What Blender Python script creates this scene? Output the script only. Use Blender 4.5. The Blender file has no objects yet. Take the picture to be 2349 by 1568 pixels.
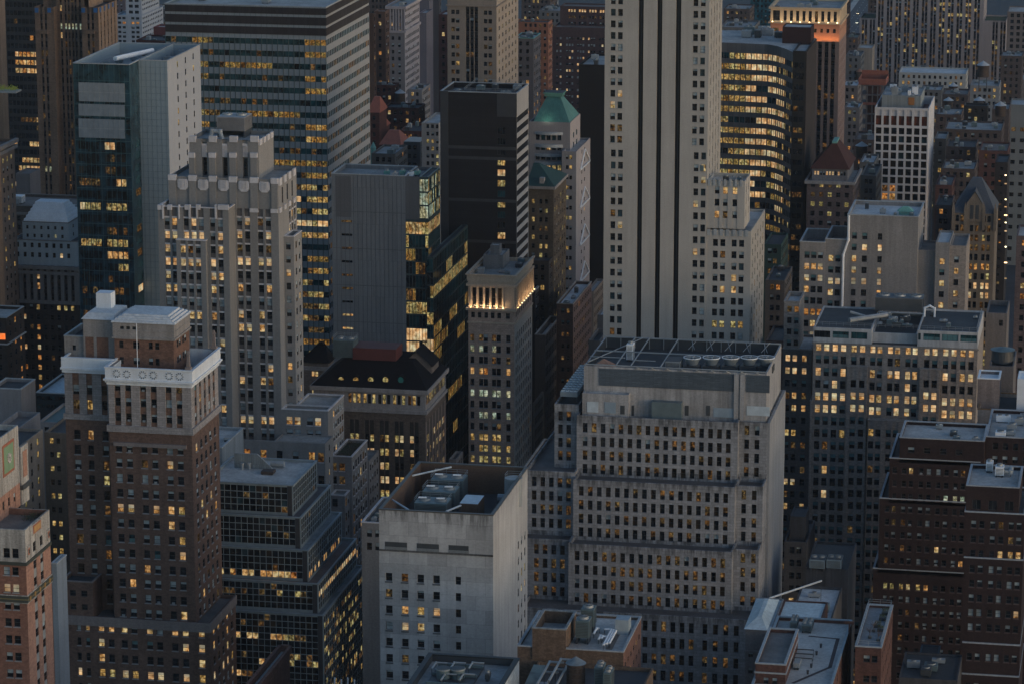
import bpy, math, random
import numpy as np
from mathutils import Vector
SC = bpy.context.scene
COL = SC.collection
rnd = random.Random(7)
R_ = math.radians
# ------------------------------------------------------------ camera
CAM_H = 340.0; PITCH = 13.0; YAW = 10.9; FPX = 7700.0; CX, CY = 1174.5, 784.0
cd = bpy.data.cameras.new('camera'); cam = bpy.data.objects.new('camera', cd); COL.objects.link(cam)
cd.sensor_width = 36.0; cd.lens = 36.0 * FPX / 2349.0
cd.clip_start = 1.0; cd.clip_end = 9000.0
cam.location = (0, 0, CAM_H); cam.rotation_euler = (R_(90 - PITCH), 0, R_(YAW))
SC.camera = cam
# ------------------------------------------------------------ sky, sun, exposure
W = bpy.data.worlds.new('World'); SC.world = W; W.use_nodes = True
nt = W.node_tree; bg = nt.nodes['Background']
sky = nt.nodes.new('ShaderNodeTexSky'); sky.sky_type = 'NISHITA'; sky.sun_disc = False
SUN_EL, SUN_ROT = 10.0, 112.0
sky.sun_elevation = R_(SUN_EL); sky.sun_rotation = R_(SUN_ROT)
sky.air_density = 1.0; sky.dust_density = 1.0; sky.ozone_density = 2.6
nt.links.new(sky.outputs[0], bg.inputs[0]); bg.inputs[1].default_value = 0.15
sl = bpy.data.lights.new('sun', 'SUN'); so = bpy.data.objects.new('sun', sl); COL.objects.link(so)
sl.energy = 0.38; sl.angle = R_(45); sl.color = (1.0, 0.97, 1.0)
_sd = Vector((math.sin(R_(SUN_ROT)) * math.cos(R_(SUN_EL)), math.cos(R_(SUN_ROT)) * math.cos(R_(SUN_EL)), math.sin(R_(SUN_EL))))
so.rotation_euler = _sd.to_track_quat('Z', 'Y').to_euler()
SC.view_settings.view_transform = 'Standard'; SC.view_settings.look = 'None'
SC.view_settings.exposure = 0.13; SC.view_settings.gamma = 1.0
SC.cycles.max_bounces = 5; SC.cycles.diffuse_bounces = 3; SC.cycles.glossy_bounces = 3
SC.cycles.use_denoising = True
# ------------------------------------------------------------ photograph measurements -> world metres
_p, _a = R_(PITCH), R_(YAW)
Fv = np.array([-math.sin(_a) * math.cos(_p), math.cos(_a) * math.cos(_p), -math.sin(_p)])
Rv = np.array([math.cos(_a), math.sin(_a), 0.0]); Uv = np.cross(Rv, Fv)
C0 = np.array([0.0, 0.0, CAM_H])
def ray(px, py): return Fv * FPX + Rv * (px - CX) + Uv * (CY - py)
def onY(px, py, Y):
    d = ray(px, py); return C0 + d * (Y / d[1])
def onX(px, py, X):
    d = ray(px, py); return C0 + d * (X / d[0])
def onZ(px, py, Z):
    d = ray(px, py); return C0 + d * ((Z - CAM_H) / d[2])
def solX(px, Y, Z):
    q = (px - CX) / FPX; z = Z - CAM_H
    a = Rv[0] - q * Fv[0]; b = (Rv[1] - q * Fv[1]) * Y + (Rv[2] - q * Fv[2]) * z
    return -b / a
def solY(px, X, Z):
    q = (px - CX) / FPX; z = Z - CAM_H
    a = Rv[1] - q * Fv[1]; b = (Rv[0] - q * Fv[0]) * X + (Rv[2] - q * Fv[2]) * z
    return -b / a
def solZ(py, X, Y):
    q = (CY - py) / FPX
    a = Uv[2] - q * Fv[2]; b = (Uv[0] - q * Fv[0]) * X + (Uv[1] - q * Fv[1]) * Y
    return CAM_H - b / a
def proj(P):
    P = np.asarray(P) - C0; f = P @ Fv
    return CX + FPX * (P @ Rv) / f, CY - FPX * (P @ Uv) / f, f
# ------------------------------------------------------------ materials
MATS = {}
def newmat(name):
    m = bpy.data.materials.new(name); m.use_nodes = True
    m.node_tree.nodes.clear(); return m, m.node_tree.nodes, m.node_tree.links
def mapped(n, l, scale):
    g = n.new('ShaderNodeNewGeometry'); mp = n.new('ShaderNodeMapping'); mp.inputs['Scale'].default_value = scale
    l.new(g.outputs['Position'], mp.inputs['Vector']); return mp.outputs[0]
def noise(n, l, scale, detail=3, rough=.6):
    t = n.new('ShaderNodeTexNoise'); t.inputs['Scale'].default_value = 1.0
    t.inputs['Detail'].default_value = detail; t.inputs['Roughness'].default_value = rough
    l.new(mapped(n, l, scale), t.inputs['Vector']); return t.outputs[0]
def mrange(n, l, s, a, b, c, d):
    r = n.new('ShaderNodeMapRange'); l.new(s, r.inputs[0])
    for i, x in enumerate((a, b, c, d)): r.inputs[i + 1].default_value = x
    return r.outputs[0]
def mul(n, l, a, b):
    r = n.new('ShaderNodeMath'); r.operation = 'MULTIPLY'; l.new(a, r.inputs[0]); l.new(b, r.inputs[1]); return r.outputs[0]
def wallmat(name, rgb, var=.25, fine=.25, streak=.25, rough=.85, panel=None, brick=False, pv=.15):
    """masonry: base colour broken by weather patches, fine grain, rain streaks and optional stone panels"""
    if name in MATS: return MATS[name]
    m, n, l = newmat(name)
    o = n.new('ShaderNodeOutputMaterial'); b = n.new('ShaderNodeBsdfPrincipled'); l.new(b.outputs[0], o.inputs[0])
    f = mrange(n, l, noise(n, l, (.06, .06, .09), 4), .3, .7, 1 - var, 1 + var)
    f = mul(n, l, f, mrange(n, l, noise(n, l, (1.7, 1.7, 2.6), 3, .75), .3, .7, 1 - fine, 1 + fine))
    if streak: f = mul(n, l, f, mrange(n, l, noise(n, l, (.55, .55, .035), 4, .7), .32, .68, 1 - streak, 1 + streak * .6))
    if panel or brick:
        t = n.new('ShaderNodeTexBrick')
        g = n.new('ShaderNodeNewGeometry'); s = n.new('ShaderNodeSeparateXYZ'); l.new(g.outputs['Position'], s.inputs[0])
        ad = n.new('ShaderNodeMath'); ad.operation = 'ADD'; l.new(s.outputs[0], ad.inputs[0]); l.new(s.outputs[1], ad.inputs[1])
        c = n.new('ShaderNodeCombineXYZ'); l.new(ad.outputs[0], c.inputs[0]); l.new(s.outputs[2], c.inputs[1]); l.new(c.outputs[0], t.inputs['Vector'])
        pw, ph = panel if panel else (.9, .45)
        t.inputs['Scale'].default_value = 1; t.inputs['Brick Width'].default_value = pw; t.inputs['Row Height'].default_value = ph
        t.inputs['Mortar Size'].default_value = .03 if panel else .0
        v = pv
        t.inputs['Color1'].default_value = (1 - v,) * 3 + (1,); t.inputs['Color2'].default_value = (1 + v,) * 3 + (1,)
        t.inputs['Mortar'].default_value = (.6,) * 3 + (1,); t.offset = 0.5
        bw = n.new('ShaderNodeRGBToBW'); l.new(t.outputs['Color'], bw.inputs[0]); f = mul(n, l, f, bw.outputs[0])
    mx = n.new('ShaderNodeVectorMath'); mx.operation = 'SCALE'; mx.inputs[0].default_value = rgb; l.new(f, mx.inputs['Scale'])
    l.new(mx.outputs[0], b.inputs['Base Color'])
    b.inputs['Roughness'].default_value = rough; b.inputs['Specular IOR Level'].default_value = .25
    MATS[name] = m; return m
def add_drips(m, tops, L=3.0, dark=.45):
    """dark rain stains running down from each parapet or ledge height"""
    n, l = m.node_tree.nodes, m.node_tree.links; b = [x for x in n if x.type == 'BSDF_PRINCIPLED'][0]; src = b.inputs['Base Color'].links[0].from_socket
    g = n.new('ShaderNodeNewGeometry'); s = n.new('ShaderNodeSeparateXYZ'); l.new(g.outputs['Position'], s.inputs[0]); tot = None
    for z in tops:
        a = mrange(n, l, s.outputs[2], z - L, z, 0, 1); c = mrange(n, l, s.outputs[2], z + .05, z + .06, 1, 0); q = mul(n, l, a, c)
        if tot is None: tot = q
        else:
            x = n.new('ShaderNodeMath'); x.operation = 'MAXIMUM'; l.new(tot, x.inputs[0]); l.new(q, x.inputs[1]); tot = x.outputs[0]
    nz = mrange(n, l, noise(n, l, (.8, .8, .11), 4, .75), .44, .62, 0, 1); f = mrange(n, l, mul(n, l, tot, nz), 0, .7, 1, 1 - dark)
    v = n.new('ShaderNodeVectorMath'); v.operation = 'SCALE'; l.new(src, v.inputs[0]); l.new(f, v.inputs['Scale']); l.new(v.outputs[0], b.inputs['Base Color'])
def seg(on, off, p, k=5, seed=0):
    def f(r, c):
        h = math.sin(r * 12.9898 + (c // k) * 78.233 + seed * 3.7) * 43758.5453; return on if (h - math.floor(h)) < p else off
    return f
def plain(name, rgb, rough=.5, metal=0.0, spec=.5, var=.15):
    if name in MATS: return MATS[name]
    m, n, l = newmat(name)
    o = n.new('ShaderNodeOutputMaterial'); b = n.new('ShaderNodeBsdfPrincipled'); l.new(b.outputs[0], o.inputs[0])
    f = mrange(n, l, noise(n, l, (.5, .5, .4), 4), .3, .7, 1 - var, 1 + var)
    mx = n.new('ShaderNodeVectorMath'); mx.operation = 'SCALE'; mx.inputs[0].default_value = rgb; l.new(f, mx.inputs['Scale'])
    l.new(mx.outputs[0], b.inputs['Base Color'])
    b.inputs['Roughness'].default_value = rough; b.inputs['Metallic'].default_value = metal; b.inputs['Specular IOR Level'].default_value = spec
    MATS[name] = m; return m
def glass(name, rgb, rough=.12, spec=.6, metal=0.0):
    if name in MATS: return MATS[name]
    m, n, l = newmat(name)
    o = n.new('ShaderNodeOutputMaterial'); b = n.new('ShaderNodeBsdfPrincipled'); l.new(b.outputs[0], o.inputs[0])
    f = mrange(n, l, noise(n, l, (.33, .33, .3), 2), .35, .65, .35, 1.65)
    mx = n.new('ShaderNodeVectorMath'); mx.operation = 'SCALE'; mx.inputs[0].default_value = rgb; l.new(f, mx.inputs['Scale'])
    l.new(mx.outputs[0], b.inputs['Base Color'])
    b.inputs['Roughness'].default_value = rough; b.inputs['Specular IOR Level'].default_value = spec; b.inputs['Metallic'].default_value = metal
    MATS[name] = m; return m
def litmat(name, lo, mid, hi, strength, sc=1.3, t=(.38, .50, .64)):
    """a lamp-lit room seen through its window: bright ceiling and lamps, dark furniture"""
    m, n, l = newmat(name)
    o = n.new('ShaderNodeOutputMaterial'); e = n.new('ShaderNodeEmission'); l.new(e.outputs[0], o.inputs[0])
    nz = noise(n, l, (sc, sc, sc * .8), 3, .65)
    r = n.new('ShaderNodeValToRGB'); l.new(nz, r.inputs[0]); el = r.color_ramp.elements
    el[0].position = t[0]; el[0].color = lo + (1,); el[1].position = t[1]; el[1].color = mid + (1,)
    x = el.new(t[2]); x.color = hi + (1,)
    h = n.new('ShaderNodeValToRGB'); l.new(noise(n, l, (.41, .41, .37), 0), h.inputs[0]); hl = h.color_ramp.elements; hl[0].position = .38; hl[0].color = (1, .84, .64, 1); hl[1].position = .62; hl[1].color = (.86, 1, .98, 1); y = hl.new(.5); y.color = (1, .97, .9, 1)
    mm = n.new('ShaderNodeVectorMath'); mm.operation = 'MULTIPLY'; l.new(r.outputs[0], mm.inputs[0]); l.new(h.outputs[0], mm.inputs[1]); l.new(mm.outputs[0], e.inputs[0])
    big = mrange(n, l, noise(n, l, (.23, .23, .31), 1), .35, .65, .7 * strength, 1.3 * strength)
    l.new(big, e.inputs[1]); MATS[name] = m; return m
def roofmat(name, rgb, var=.35):
    if name in MATS: return MATS[name]
    m, n, l = newmat(name)
    o = n.new('ShaderNodeOutputMaterial'); b = n.new('ShaderNodeBsdfPrincipled'); l.new(b.outputs[0], o.inputs[0])
    f = mrange(n, l, noise(n, l, (.13, .13, .1), 5, .65), .3, .7, 1 - var, 1 + var)
    f = mul(n, l, f, mrange(n, l, noise(n, l, (1.1, 1.1, 1), 3, .7), .3, .7, .8, 1.2))
    mx = n.new('ShaderNodeVectorMath'); mx.operation = 'SCALE'; mx.inputs[0].default_value = rgb; l.new(f, mx.inputs['Scale'])
    l.new(mx.outputs[0], b.inputs['Base Color']); b.inputs['Roughness'].default_value = .75
    MATS[name] = m; return m
G_DARK = glass('dark_glass', (.012, .014, .016))
G_BLUE = glass('blue_glass', (.02, .04, .048), .1, .8)
G_TEAL = glass('teal_glass', (.012, .05, .058), .1, .8)
G_BROWN = glass('brown_glass', (.03, .02, .012), .2, .5)
M_BLIND = plain('window_blind', (.30, .35, .36), .5, var=.45)
M_BLINDT = plain('teal_blind', (.07, .16, .17), .45, var=.4)
M_FRAME = plain('window_frame_dark', (.035, .038, .04), .5)
M_FRAMEL = plain('window_frame_light', (.35, .36, .36), .5)
LIT = litmat('lit_room_warm', (.14, .07, .025), (.62, .36, .14), (1.0, .70, .38), .62, 1.1)
LITP = litmat('lit_room_pale', (.45, .26, .12), (.80, .53, .29), (1.0, .78, .50), .66, .8)
LITY = litmat('lit_room_yellow', (.05, .032, .012), (.42, .29, .10), (.90, .68, .32), .55, 1.5)
LITA = litmat('lit_room_amber', (.020, .013, .005), (.20, .115, .030), (.72, .44, .14), .52, 1.9, (.36, .48, .66))
LITD = litmat('lit_room_dim', (.010, .007, .004), (.07, .038, .014), (.34, .19, .07), .5, 1.5)
LITG = litmat('lit_room_cool', (.08, .10, .06), (.42, .46, .34), (.85, .92, .74), .50, 1.3)
LITO = litmat('lit_room_orange', (.05, .018, .006), (.46, .19, .05), (.90, .50, .18), .60, 1.2)
LITB = litmat('lit_blind', (.40, .30, .20), (.50, .38, .26), (.60, .47, .34), .55, .5)
R_GREY = roofmat('roof_gravel', (.36, .35, .335)); R_DARK = roofmat('roof_tar', (.035, .038, .042))
R_PALE = roofmat('roof_pale', (.46, .48, .49), .2); R_BROWN = roofmat('roof_brown', (.14, .125, .115)); R_BLUE = roofmat('roof_membrane', (.24, .245, .24))
C_METAL = plain('galvanised_metal', (.27, .29, .30), .5, .2); C_DARK = plain('dark_steel', (.04, .045, .05), .5)
C_UNIT = plain('unit_grey_green', (.09, .13, .14), .5); C_WHITE = plain('white_paint', (.72, .74, .76), .5, var=.08)
C_COPE = wallmat('coping_stone', (.34, .36, .37), .2, .2, .1); C_COPP = plain('copper_patina', (.12, .30, .26), .6)
# ------------------------------------------------------------ mesh builder
class MB:
    def __init__(s): s.v = []; s.f = []; s.mi = []; s.mats = []
    def _m(s, mat):
        if mat not in s.mats: s.mats.append(mat)
        return s.mats.index(mat)
    def poly(s, pts, mat):
        k = len(s.v); s.v.extend([tuple(float(c) for c in p) for p in pts]); s.f.append(tuple(range(k, k + len(pts)))); s.mi.append(s._m(mat))
    def box(s, x0, x1, y0, y1, z0, z1, mat, top=None):
        A = [(x0, y0, z0), (x1, y0, z0), (x1, y1, z0), (x0, y1, z0), (x0, y0, z1), (x1, y0, z1), (x1, y1, z1), (x0, y1, z1)]
        for q in ((3, 2, 1, 0), (0, 1, 5, 4), (1, 2, 6, 5), (2, 3, 7, 6), (3, 0, 4, 7)): s.poly([A[i] for i in q], mat)
        s.poly([A[i] for i in (4, 5, 6, 7)], top or mat)
    def frust(s, x0, x1, y0, y1, z0, X0, X1, Y0, Y1, z1, mat, top=None):
        A = [(x0, y0, z0), (x1, y0, z0), (x1, y1, z0), (x0, y1, z0), (X0, Y0, z1), (X1, Y0, z1), (X1, Y1, z1), (X0, Y1, z1)]
        for q in ((3, 2, 1, 0), (0, 1, 5, 4), (1, 2, 6, 5), (2, 3, 7, 6), (3, 0, 4, 7)): s.poly([A[i] for i in q], mat)
        s.poly([A[i] for i in (4, 5, 6, 7)], top or mat)
    def cyl(s, c, r0, r1, z0, z1, mat, n=16, top=None, caps=True):
        a = [(c[0] + r0 * math.cos(6.28319 * i / n), c[1] + r0 * math.sin(6.28319 * i / n), z0) for i in range(n)]
        b = [(c[0] + r1 * math.cos(6.28319 * i / n), c[1] + r1 * math.sin(6.28319 * i / n), z1) for i in range(n)]
        for i in range(n):
            j = (i + 1) % n; s.poly([a[i], a[j], b[j], b[i]], mat)
        if caps:
            s.poly(a[::-1], mat)
            if r1 > .01: s.poly(b, top or mat)
    def bar(s, p, q, r, mat, n=4):
        p, q = Vector(p), Vector(q); d = (q - p); L = d.length
        if L < 1e-4: return
        d /= L; u = d.cross(Vector((0, 0, 1)) if abs(d.z) < .9 else Vector((1, 0, 0))).normalized(); w = d.cross(u)
        A = [p + (u * math.cos(2 * math.pi * (i + .5) / n) + w * math.sin(2 * math.pi * (i + .5) / n)) * r for i in range(n)]
        B = [a + d * L for a in A]
        for i in range(n):
            j = (i + 1) % n; s.poly([A[i], A[j], B[j], B[i]], mat)
        s.poly(A[::-1], mat); s.poly(B, mat)
    def data(s, name):
        me = bpy.data.meshes.new(name); me.from_pydata(s.v, [], s.f)
        for m in s.mats:
            if m: me.materials.append(m)
        me.polygons.foreach_set('material_index', s.mi); me.update(); return me
    def obj(s, name, parent=None, label=None, kind=None):
        """verts are world coordinates; the object is put under its parent's origin"""
        if not s.f: return None
        if parent is not None:
            L = parent.location; s.v = [(a - L[0], b - L[1], c - L[2]) for a, b, c in s.v]
        o = bpy.data.objects.new(name, s.data(name)); COL.objects.link(o)
        if parent is not None: o.parent = parent
        if label: o['label'] = label
        if kind: o['kind'] = kind
        return o
def thing(name, label, cat, loc, group=None):
    o = bpy.data.objects.new(name, None); o.empty_display_size = 2; COL.objects.link(o); o.location = [float(c) for c in loc]
    o['label'] = label; o['category'] = cat
    if group: o['group'] = group
    return o
# ------------------------------------------------------------ window templates
WT = {}
VAR = { # material above, material below, share of the upper part
 'dark': (G_DARK, G_DARK, 0), 'blue': (G_BLUE, G_BLUE, 0), 'teal': (G_TEAL, G_TEAL, 0), 'brown': (G_BROWN, G_BROWN, 0),
 'b3': (M_BLIND, G_DARK, .3), 'b5': (M_BLIND, G_DARK, .5), 'b7': (M_BLIND, G_DARK, .72), 'pale': (M_BLIND, M_BLIND, 0),
 't5': (M_BLINDT, G_DARK, .5), 't4': (M_BLINDT, G_BROWN, .4), 'tp': (M_BLINDT, M_BLINDT, 0), 'tt': (G_TEAL, M_BLINDT, .5),
 'lit': (LIT, LIT, 0), 'litp': (LITP, LITP, 0), 'lity': (LITY, LITY, 0), 'litd': (LITD, LITD, 0), 'litg': (LITG, LITG, 0), 'lito': (LITO, LITO, 0),
 'lita': (LITA, LITA, 0), 'ac5': (M_BLIND, G_DARK, .5), 'ac': (G_DARK, G_DARK, 0), 'lb5': (LITB, LIT, .5), 'lb3': (LITB, LITP, .35), 'lb7': (LITB, LIT, .75), 'litb': (LITB, LITB, 0), 'db': (LITD, G_DARK, .6)}
def wtemplate(w, h, var, fs):
    k = (round(w, 2), round(h, 2), var, fs)
    if k in WT: return WT[k]
    mb = MB(); a, b, sp = VAR[var]; x, z = w / 2 + .01, h / 2 + .01; y = .0
    if sp:
        zs = z - 2 * z * sp
        mb.poly([(-x, y, -z), (x, y, -z), (x, y, zs), (-x, y, zs)], b); mb.poly([(-x, y, zs), (x, y, zs), (x, y, z), (-x, y, z)], a)
    else: mb.poly([(-x, y, -z), (x, y, -z), (x, y, z), (-x, y, z)], a)
    fm = M_FRAMEL if fs.endswith('L') else M_FRAME; s_ = fs.rstrip('L')
    def bar(x0, x1, z0, z1, o=.05):
        yy = -o
        mb.poly([(x0, yy, z0), (x1, yy, z0), (x1, yy, z1), (x0, yy, z1)], fm)
        if x1 - x0 > z1 - z0: mb.poly([(x0, y, z0), (x1, y, z0), (x1, yy, z0), (x0, yy, z0)], fm); mb.poly([(x0, yy, z1), (x1, yy, z1), (x1, y, z1), (x0, y, z1)], fm)
        else: mb.poly([(x0, y, z0), (x0, yy, z0), (x0, yy, z1), (x0, y, z1)], fm); mb.poly([(x1, yy, z0), (x1, y, z0), (x1, y, z1), (x1, yy, z1)], fm)
    if s_ != 'none':
        t = min(.09, w * .08)
        bar(-x, -x + t, -z, z); bar(x - t, x, -z, z); bar(-x, x, -z, -z + t, .06); bar(-x, x, z - t, z, .06)
        if s_ == 'dh': bar(-x + t, x - t, -t / 2, t / 2, .04)
        if s_ == 'v2': bar(-t / 2, t / 2, -z, z, .04)
        if s_ == 'v3': bar(-x / 3 - t / 2, -x / 3 + t / 2, -z, z, .04); bar(x / 3 - t / 2, x / 3 + t / 2, -z, z, .04)
    if var.startswith('ac'):
        A = [(-.35, -.35, -z + .05), (.35, -.35, -z + .05), (.35, -.35, -z + .5), (-.35, -.35, -z + .5), (-.35, 0, -z + .05), (.35, 0, -z + .05), (.35, 0, -z + .5), (-.35, 0, -z + .5)]
        for q in ((0, 1, 2, 3), (3, 2, 6, 7), (1, 5, 6, 2), (4, 0, 3, 7)): mb.poly([A[i] for i in q], C_METAL)
    WT[k] = mb; mb.me = None; return mb
# ------------------------------------------------------------ buildings
BOXES = []; BUILD = []
class Bld:
    def __init__(s, name, label, cat='building', group=None):
        s.name, s.label, s.cat, s.group = name, label, cat, group
        s.parts = {}; s.wins = []; s.boxes = []; s.plabel = {}; BUILD.append(s)
    def mb(s, part):
        return s.parts.setdefault(part, MB())
    def band(s, t, z, h, out, mat, part='cornice', left=True):
        """a ring of moulding round a tier at height z..z+h"""
        m = s.mb(part); x0, x1, y0, y1 = t.x0, t.x1, t.y0, t.y1
        e = .003
        m.box(x0 - out, x1 + out, y0 - out, y0 + e, z, z + h, mat); m.box(x1 - e, x1 + out, y0 + e, y1 + out, z, z + h, mat)
        if left: m.box(x0 - out, x0 + e, y0 + e, y1 + out, z, z + h, mat)
class Tier: pass
def FS(Y, cols, rows, dep=.3, rec=0.0, span=None, sill=None, lintel=None, mix=None, litr=None, fs='dh', down=True, up=False, lit=None):
    """front openings measured in the photograph; cols (a,b,n,w[,k,s]) ; rows (pa,pb,n,h)"""
    f = dict(dep=dep, rec=rec, span=span, sill=sill, lintel=lintel, mix=mix, litr=litr or {}, fs=fs, down=down, up=up, lit=lit)
    pa = rows[0][0] if isinstance(rows, list) else rows[0]
    C = []
    for c in cols:
        a, b, n, w = c[:4]; k, s_ = (c[4], c[5]) if len(c) > 4 else (1, 0)
        for i in range(n):
            cc = a + (b - a) * i / max(n - 1, 1)
            for j in range(k):
                px = cc + (j - (k - 1) / 2) * s_
                z = onY(px, pa, Y)[2]; x = solX(px, Y, z); C.append((x, solX(px + w / 2, Y, z) - solX(px - w / 2, Y, z)))
    f['cols'] = sorted(C); Rr = []; px0 = cols[0][0]
    for r in (rows if isinstance(rows, list) else [rows]):
        a, b, n, h = r; z0 = onY(px0, a, Y)[2]; X = onY(px0, a, Y)[0]; z1 = solZ(b, X, Y)
        hh = solZ(a - h / 2, X, Y) - solZ(a + h / 2, X, Y)
        for i in range(n): Rr.append((z0 + (z1 - z0) * i / max(n - 1, 1), hh))
        f['pitch'] = (z0 - z1) / max(n - 1, 1)
    f['rows'] = Rr
    return f
def AUTO(sp=3.2, w=1.4, pitch=3.6, h=1.9, top=2.4, k=1, s=1.8, m=1.2, **kw):
    f = dict(dep=.3, rec=0.0, span=None, sill=None, mix=None, litr={}, fs='dh', down=True, up=False, lit=None); f.update(kw)
    f['auto'] = (sp, w, pitch, h, top, k, s, m); return f
def SIDE(n, w, k=1, s=0.0, m=.06, m2=None, **kw): return dict(side=(n, w, k, s, m, m if m2 is None else m2), **kw)
def _rows(f, z0, z1, mt=.5, mbm=.4):
    if 'auto' in f:
        sp, w, pitch, h, top, k, s, m = f['auto']; R = []; z = z1 - top
        while z - h / 2 > z0 + mbm: R.append((z, h)); z -= pitch
        return R
    R = list(f['rows'])
    if f['down']:
        z, h = R[-1]; z -= f['pitch']
        while z - h / 2 > z0 + mbm: R.append((z, h)); z -= f['pitch']
    if f['up']:
        z, h = R[0]; z += f['pitch']
        while z + h / 2 < z1 - mt: R.insert(0, (z, h)); z += f['pitch']
    return [(i, z, h) for i, (z, h) in enumerate(R) if z - h / 2 > z0 + mbm and z + h / 2 < z1 - mt]
DEFMIX = {'dark': .55, 'b3': .1, 'b5': .12, 'b7': .05, 'pale': .03, 'lit': .05, 'lb5': .04, 'litd': .06}
def choose(mix, r):
    t = sum(mix.values()); x = r.random() * t
    for k, v in mix.items():
        x -= v
        if x <= 0: return k
    return k
def facade(b, mb, org, ud, nr, Wd, z0, z1, us, rows, f, wall, side, lod):
    """one wall plane with real recessed openings; us = [(uc,w)]"""
    rec, dep, span = f['rec'], f['dep'], f['span'] or wall
    def P(u, v, o): return (org[0] + ud[0] * u - nr[0] * o, org[1] + ud[1] * u - nr[1] * o, v)
    def Q(u0, u1, v0, v1, o, mat): 
        if u1 - u0 > 1e-4 and v1 - v0 > 1e-4: mb.poly([P(u0, v0, o), P(u1, v0, o), P(u1, v1, o), P(u0, v1, o)], mat)
    us = [(max(0.05, c - w / 2), min(Wd - .05, c + w / 2)) for c, w in us]; us = [u for u in us if u[1] - u[0] > .2]
    prev = 0.0; rr = sorted([(r[-2] - r[-1] / 2, r[-2] + r[-1] / 2, r[0] if len(r) == 3 else i) for i, r in enumerate(rows)])
    vr = rnd
    for ci, (u0, u1) in enumerate(us):
        if u0 < prev: continue
        Q(prev, u0, z0, z1, 0, wall); prev = u1
        if rec > 0 and rr:
            mb.poly([P(u0, z0, 0), P(u0, z0, rec), P(u0, z1, rec), P(u0, z1, 0)], wall); mb.poly([P(u1, z0, rec), P(u1, z0, 0), P(u1, z1, 0), P(u1, z1, rec)], wall)
            mb.poly([P(u0, z1, rec), P(u1, z1, rec), P(u1, z1, 0), P(u0, z1, 0)], wall)
        pv = z0; r0 = rec if rr else 0
        for v0, v1, ri in rr:
            if v0 < pv: continue
            Q(u0, u1, pv, v0, r0, span); pv = v1; d = r0 + dep
            mb.poly([P(u0, v0, r0), P(u1, v0, r0), P(u1, v0, d), P(u0, v0, d)], f['sill'] or span)
            mb.poly([P(u0, v1, d), P(u1, v1, d), P(u1, v1, r0), P(u0, v1, r0)], span)
            mb.poly([P(u0, v0, r0), P(u0, v0, d), P(u0, v1, d), P(u0, v1, r0)], wall)
            mb.poly([P(u1, v0, d), P(u1, v0, r0), P(u1, v1, r0), P(u1, v1, d)], wall)
            if f.get('lintel'):
                o = r0 - .16; s0, s1 = u0 - .1, u1 + .1; mb.poly([P(s0, v1, o), P(s1, v1, o), P(s1, v1 + .45, o), P(s0, v1 + .45, o)], f['lintel']); mb.poly([P(s0, v1, r0), P(s1, v1, r0), P(s1, v1, o), P(s0, v1, o)], f['lintel']); mb.poly([P(s0, v1 + .45, o), P(s1, v1 + .45, o), P(s1, v1 + .45, r0), P(s0, v1 + .45, r0)], f['lintel'])
            if f['sill'] and rec < .02:
                o = -.14; s0, s1 = u0 - .12, u1 + .12; A, B = v0 - .2, v0
                mb.poly([P(s0, A, o), P(s1, A, o), P(s1, B, o), P(s0, B, o)], f['sill'])
                mb.poly([P(s0, B, o), P(s1, B, o), P(s1, B, r0), P(s0, B, r0)], f['sill'])
            mix = f['litr'].get(ri) or f['mix'] or DEFMIX
            if callable(mix): mix = mix(ri, ci)
            c = P((u0 + u1) / 2, (v0 + v1) / 2, d)
            b.wins.append((c, side, u1 - u0, v1 - v0, choose(mix, vr), f['fs']))
        Q(u0, u1, pv, z1, r0, span)
    Q(prev, Wd, z0, z1, 0, wall)
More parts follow.
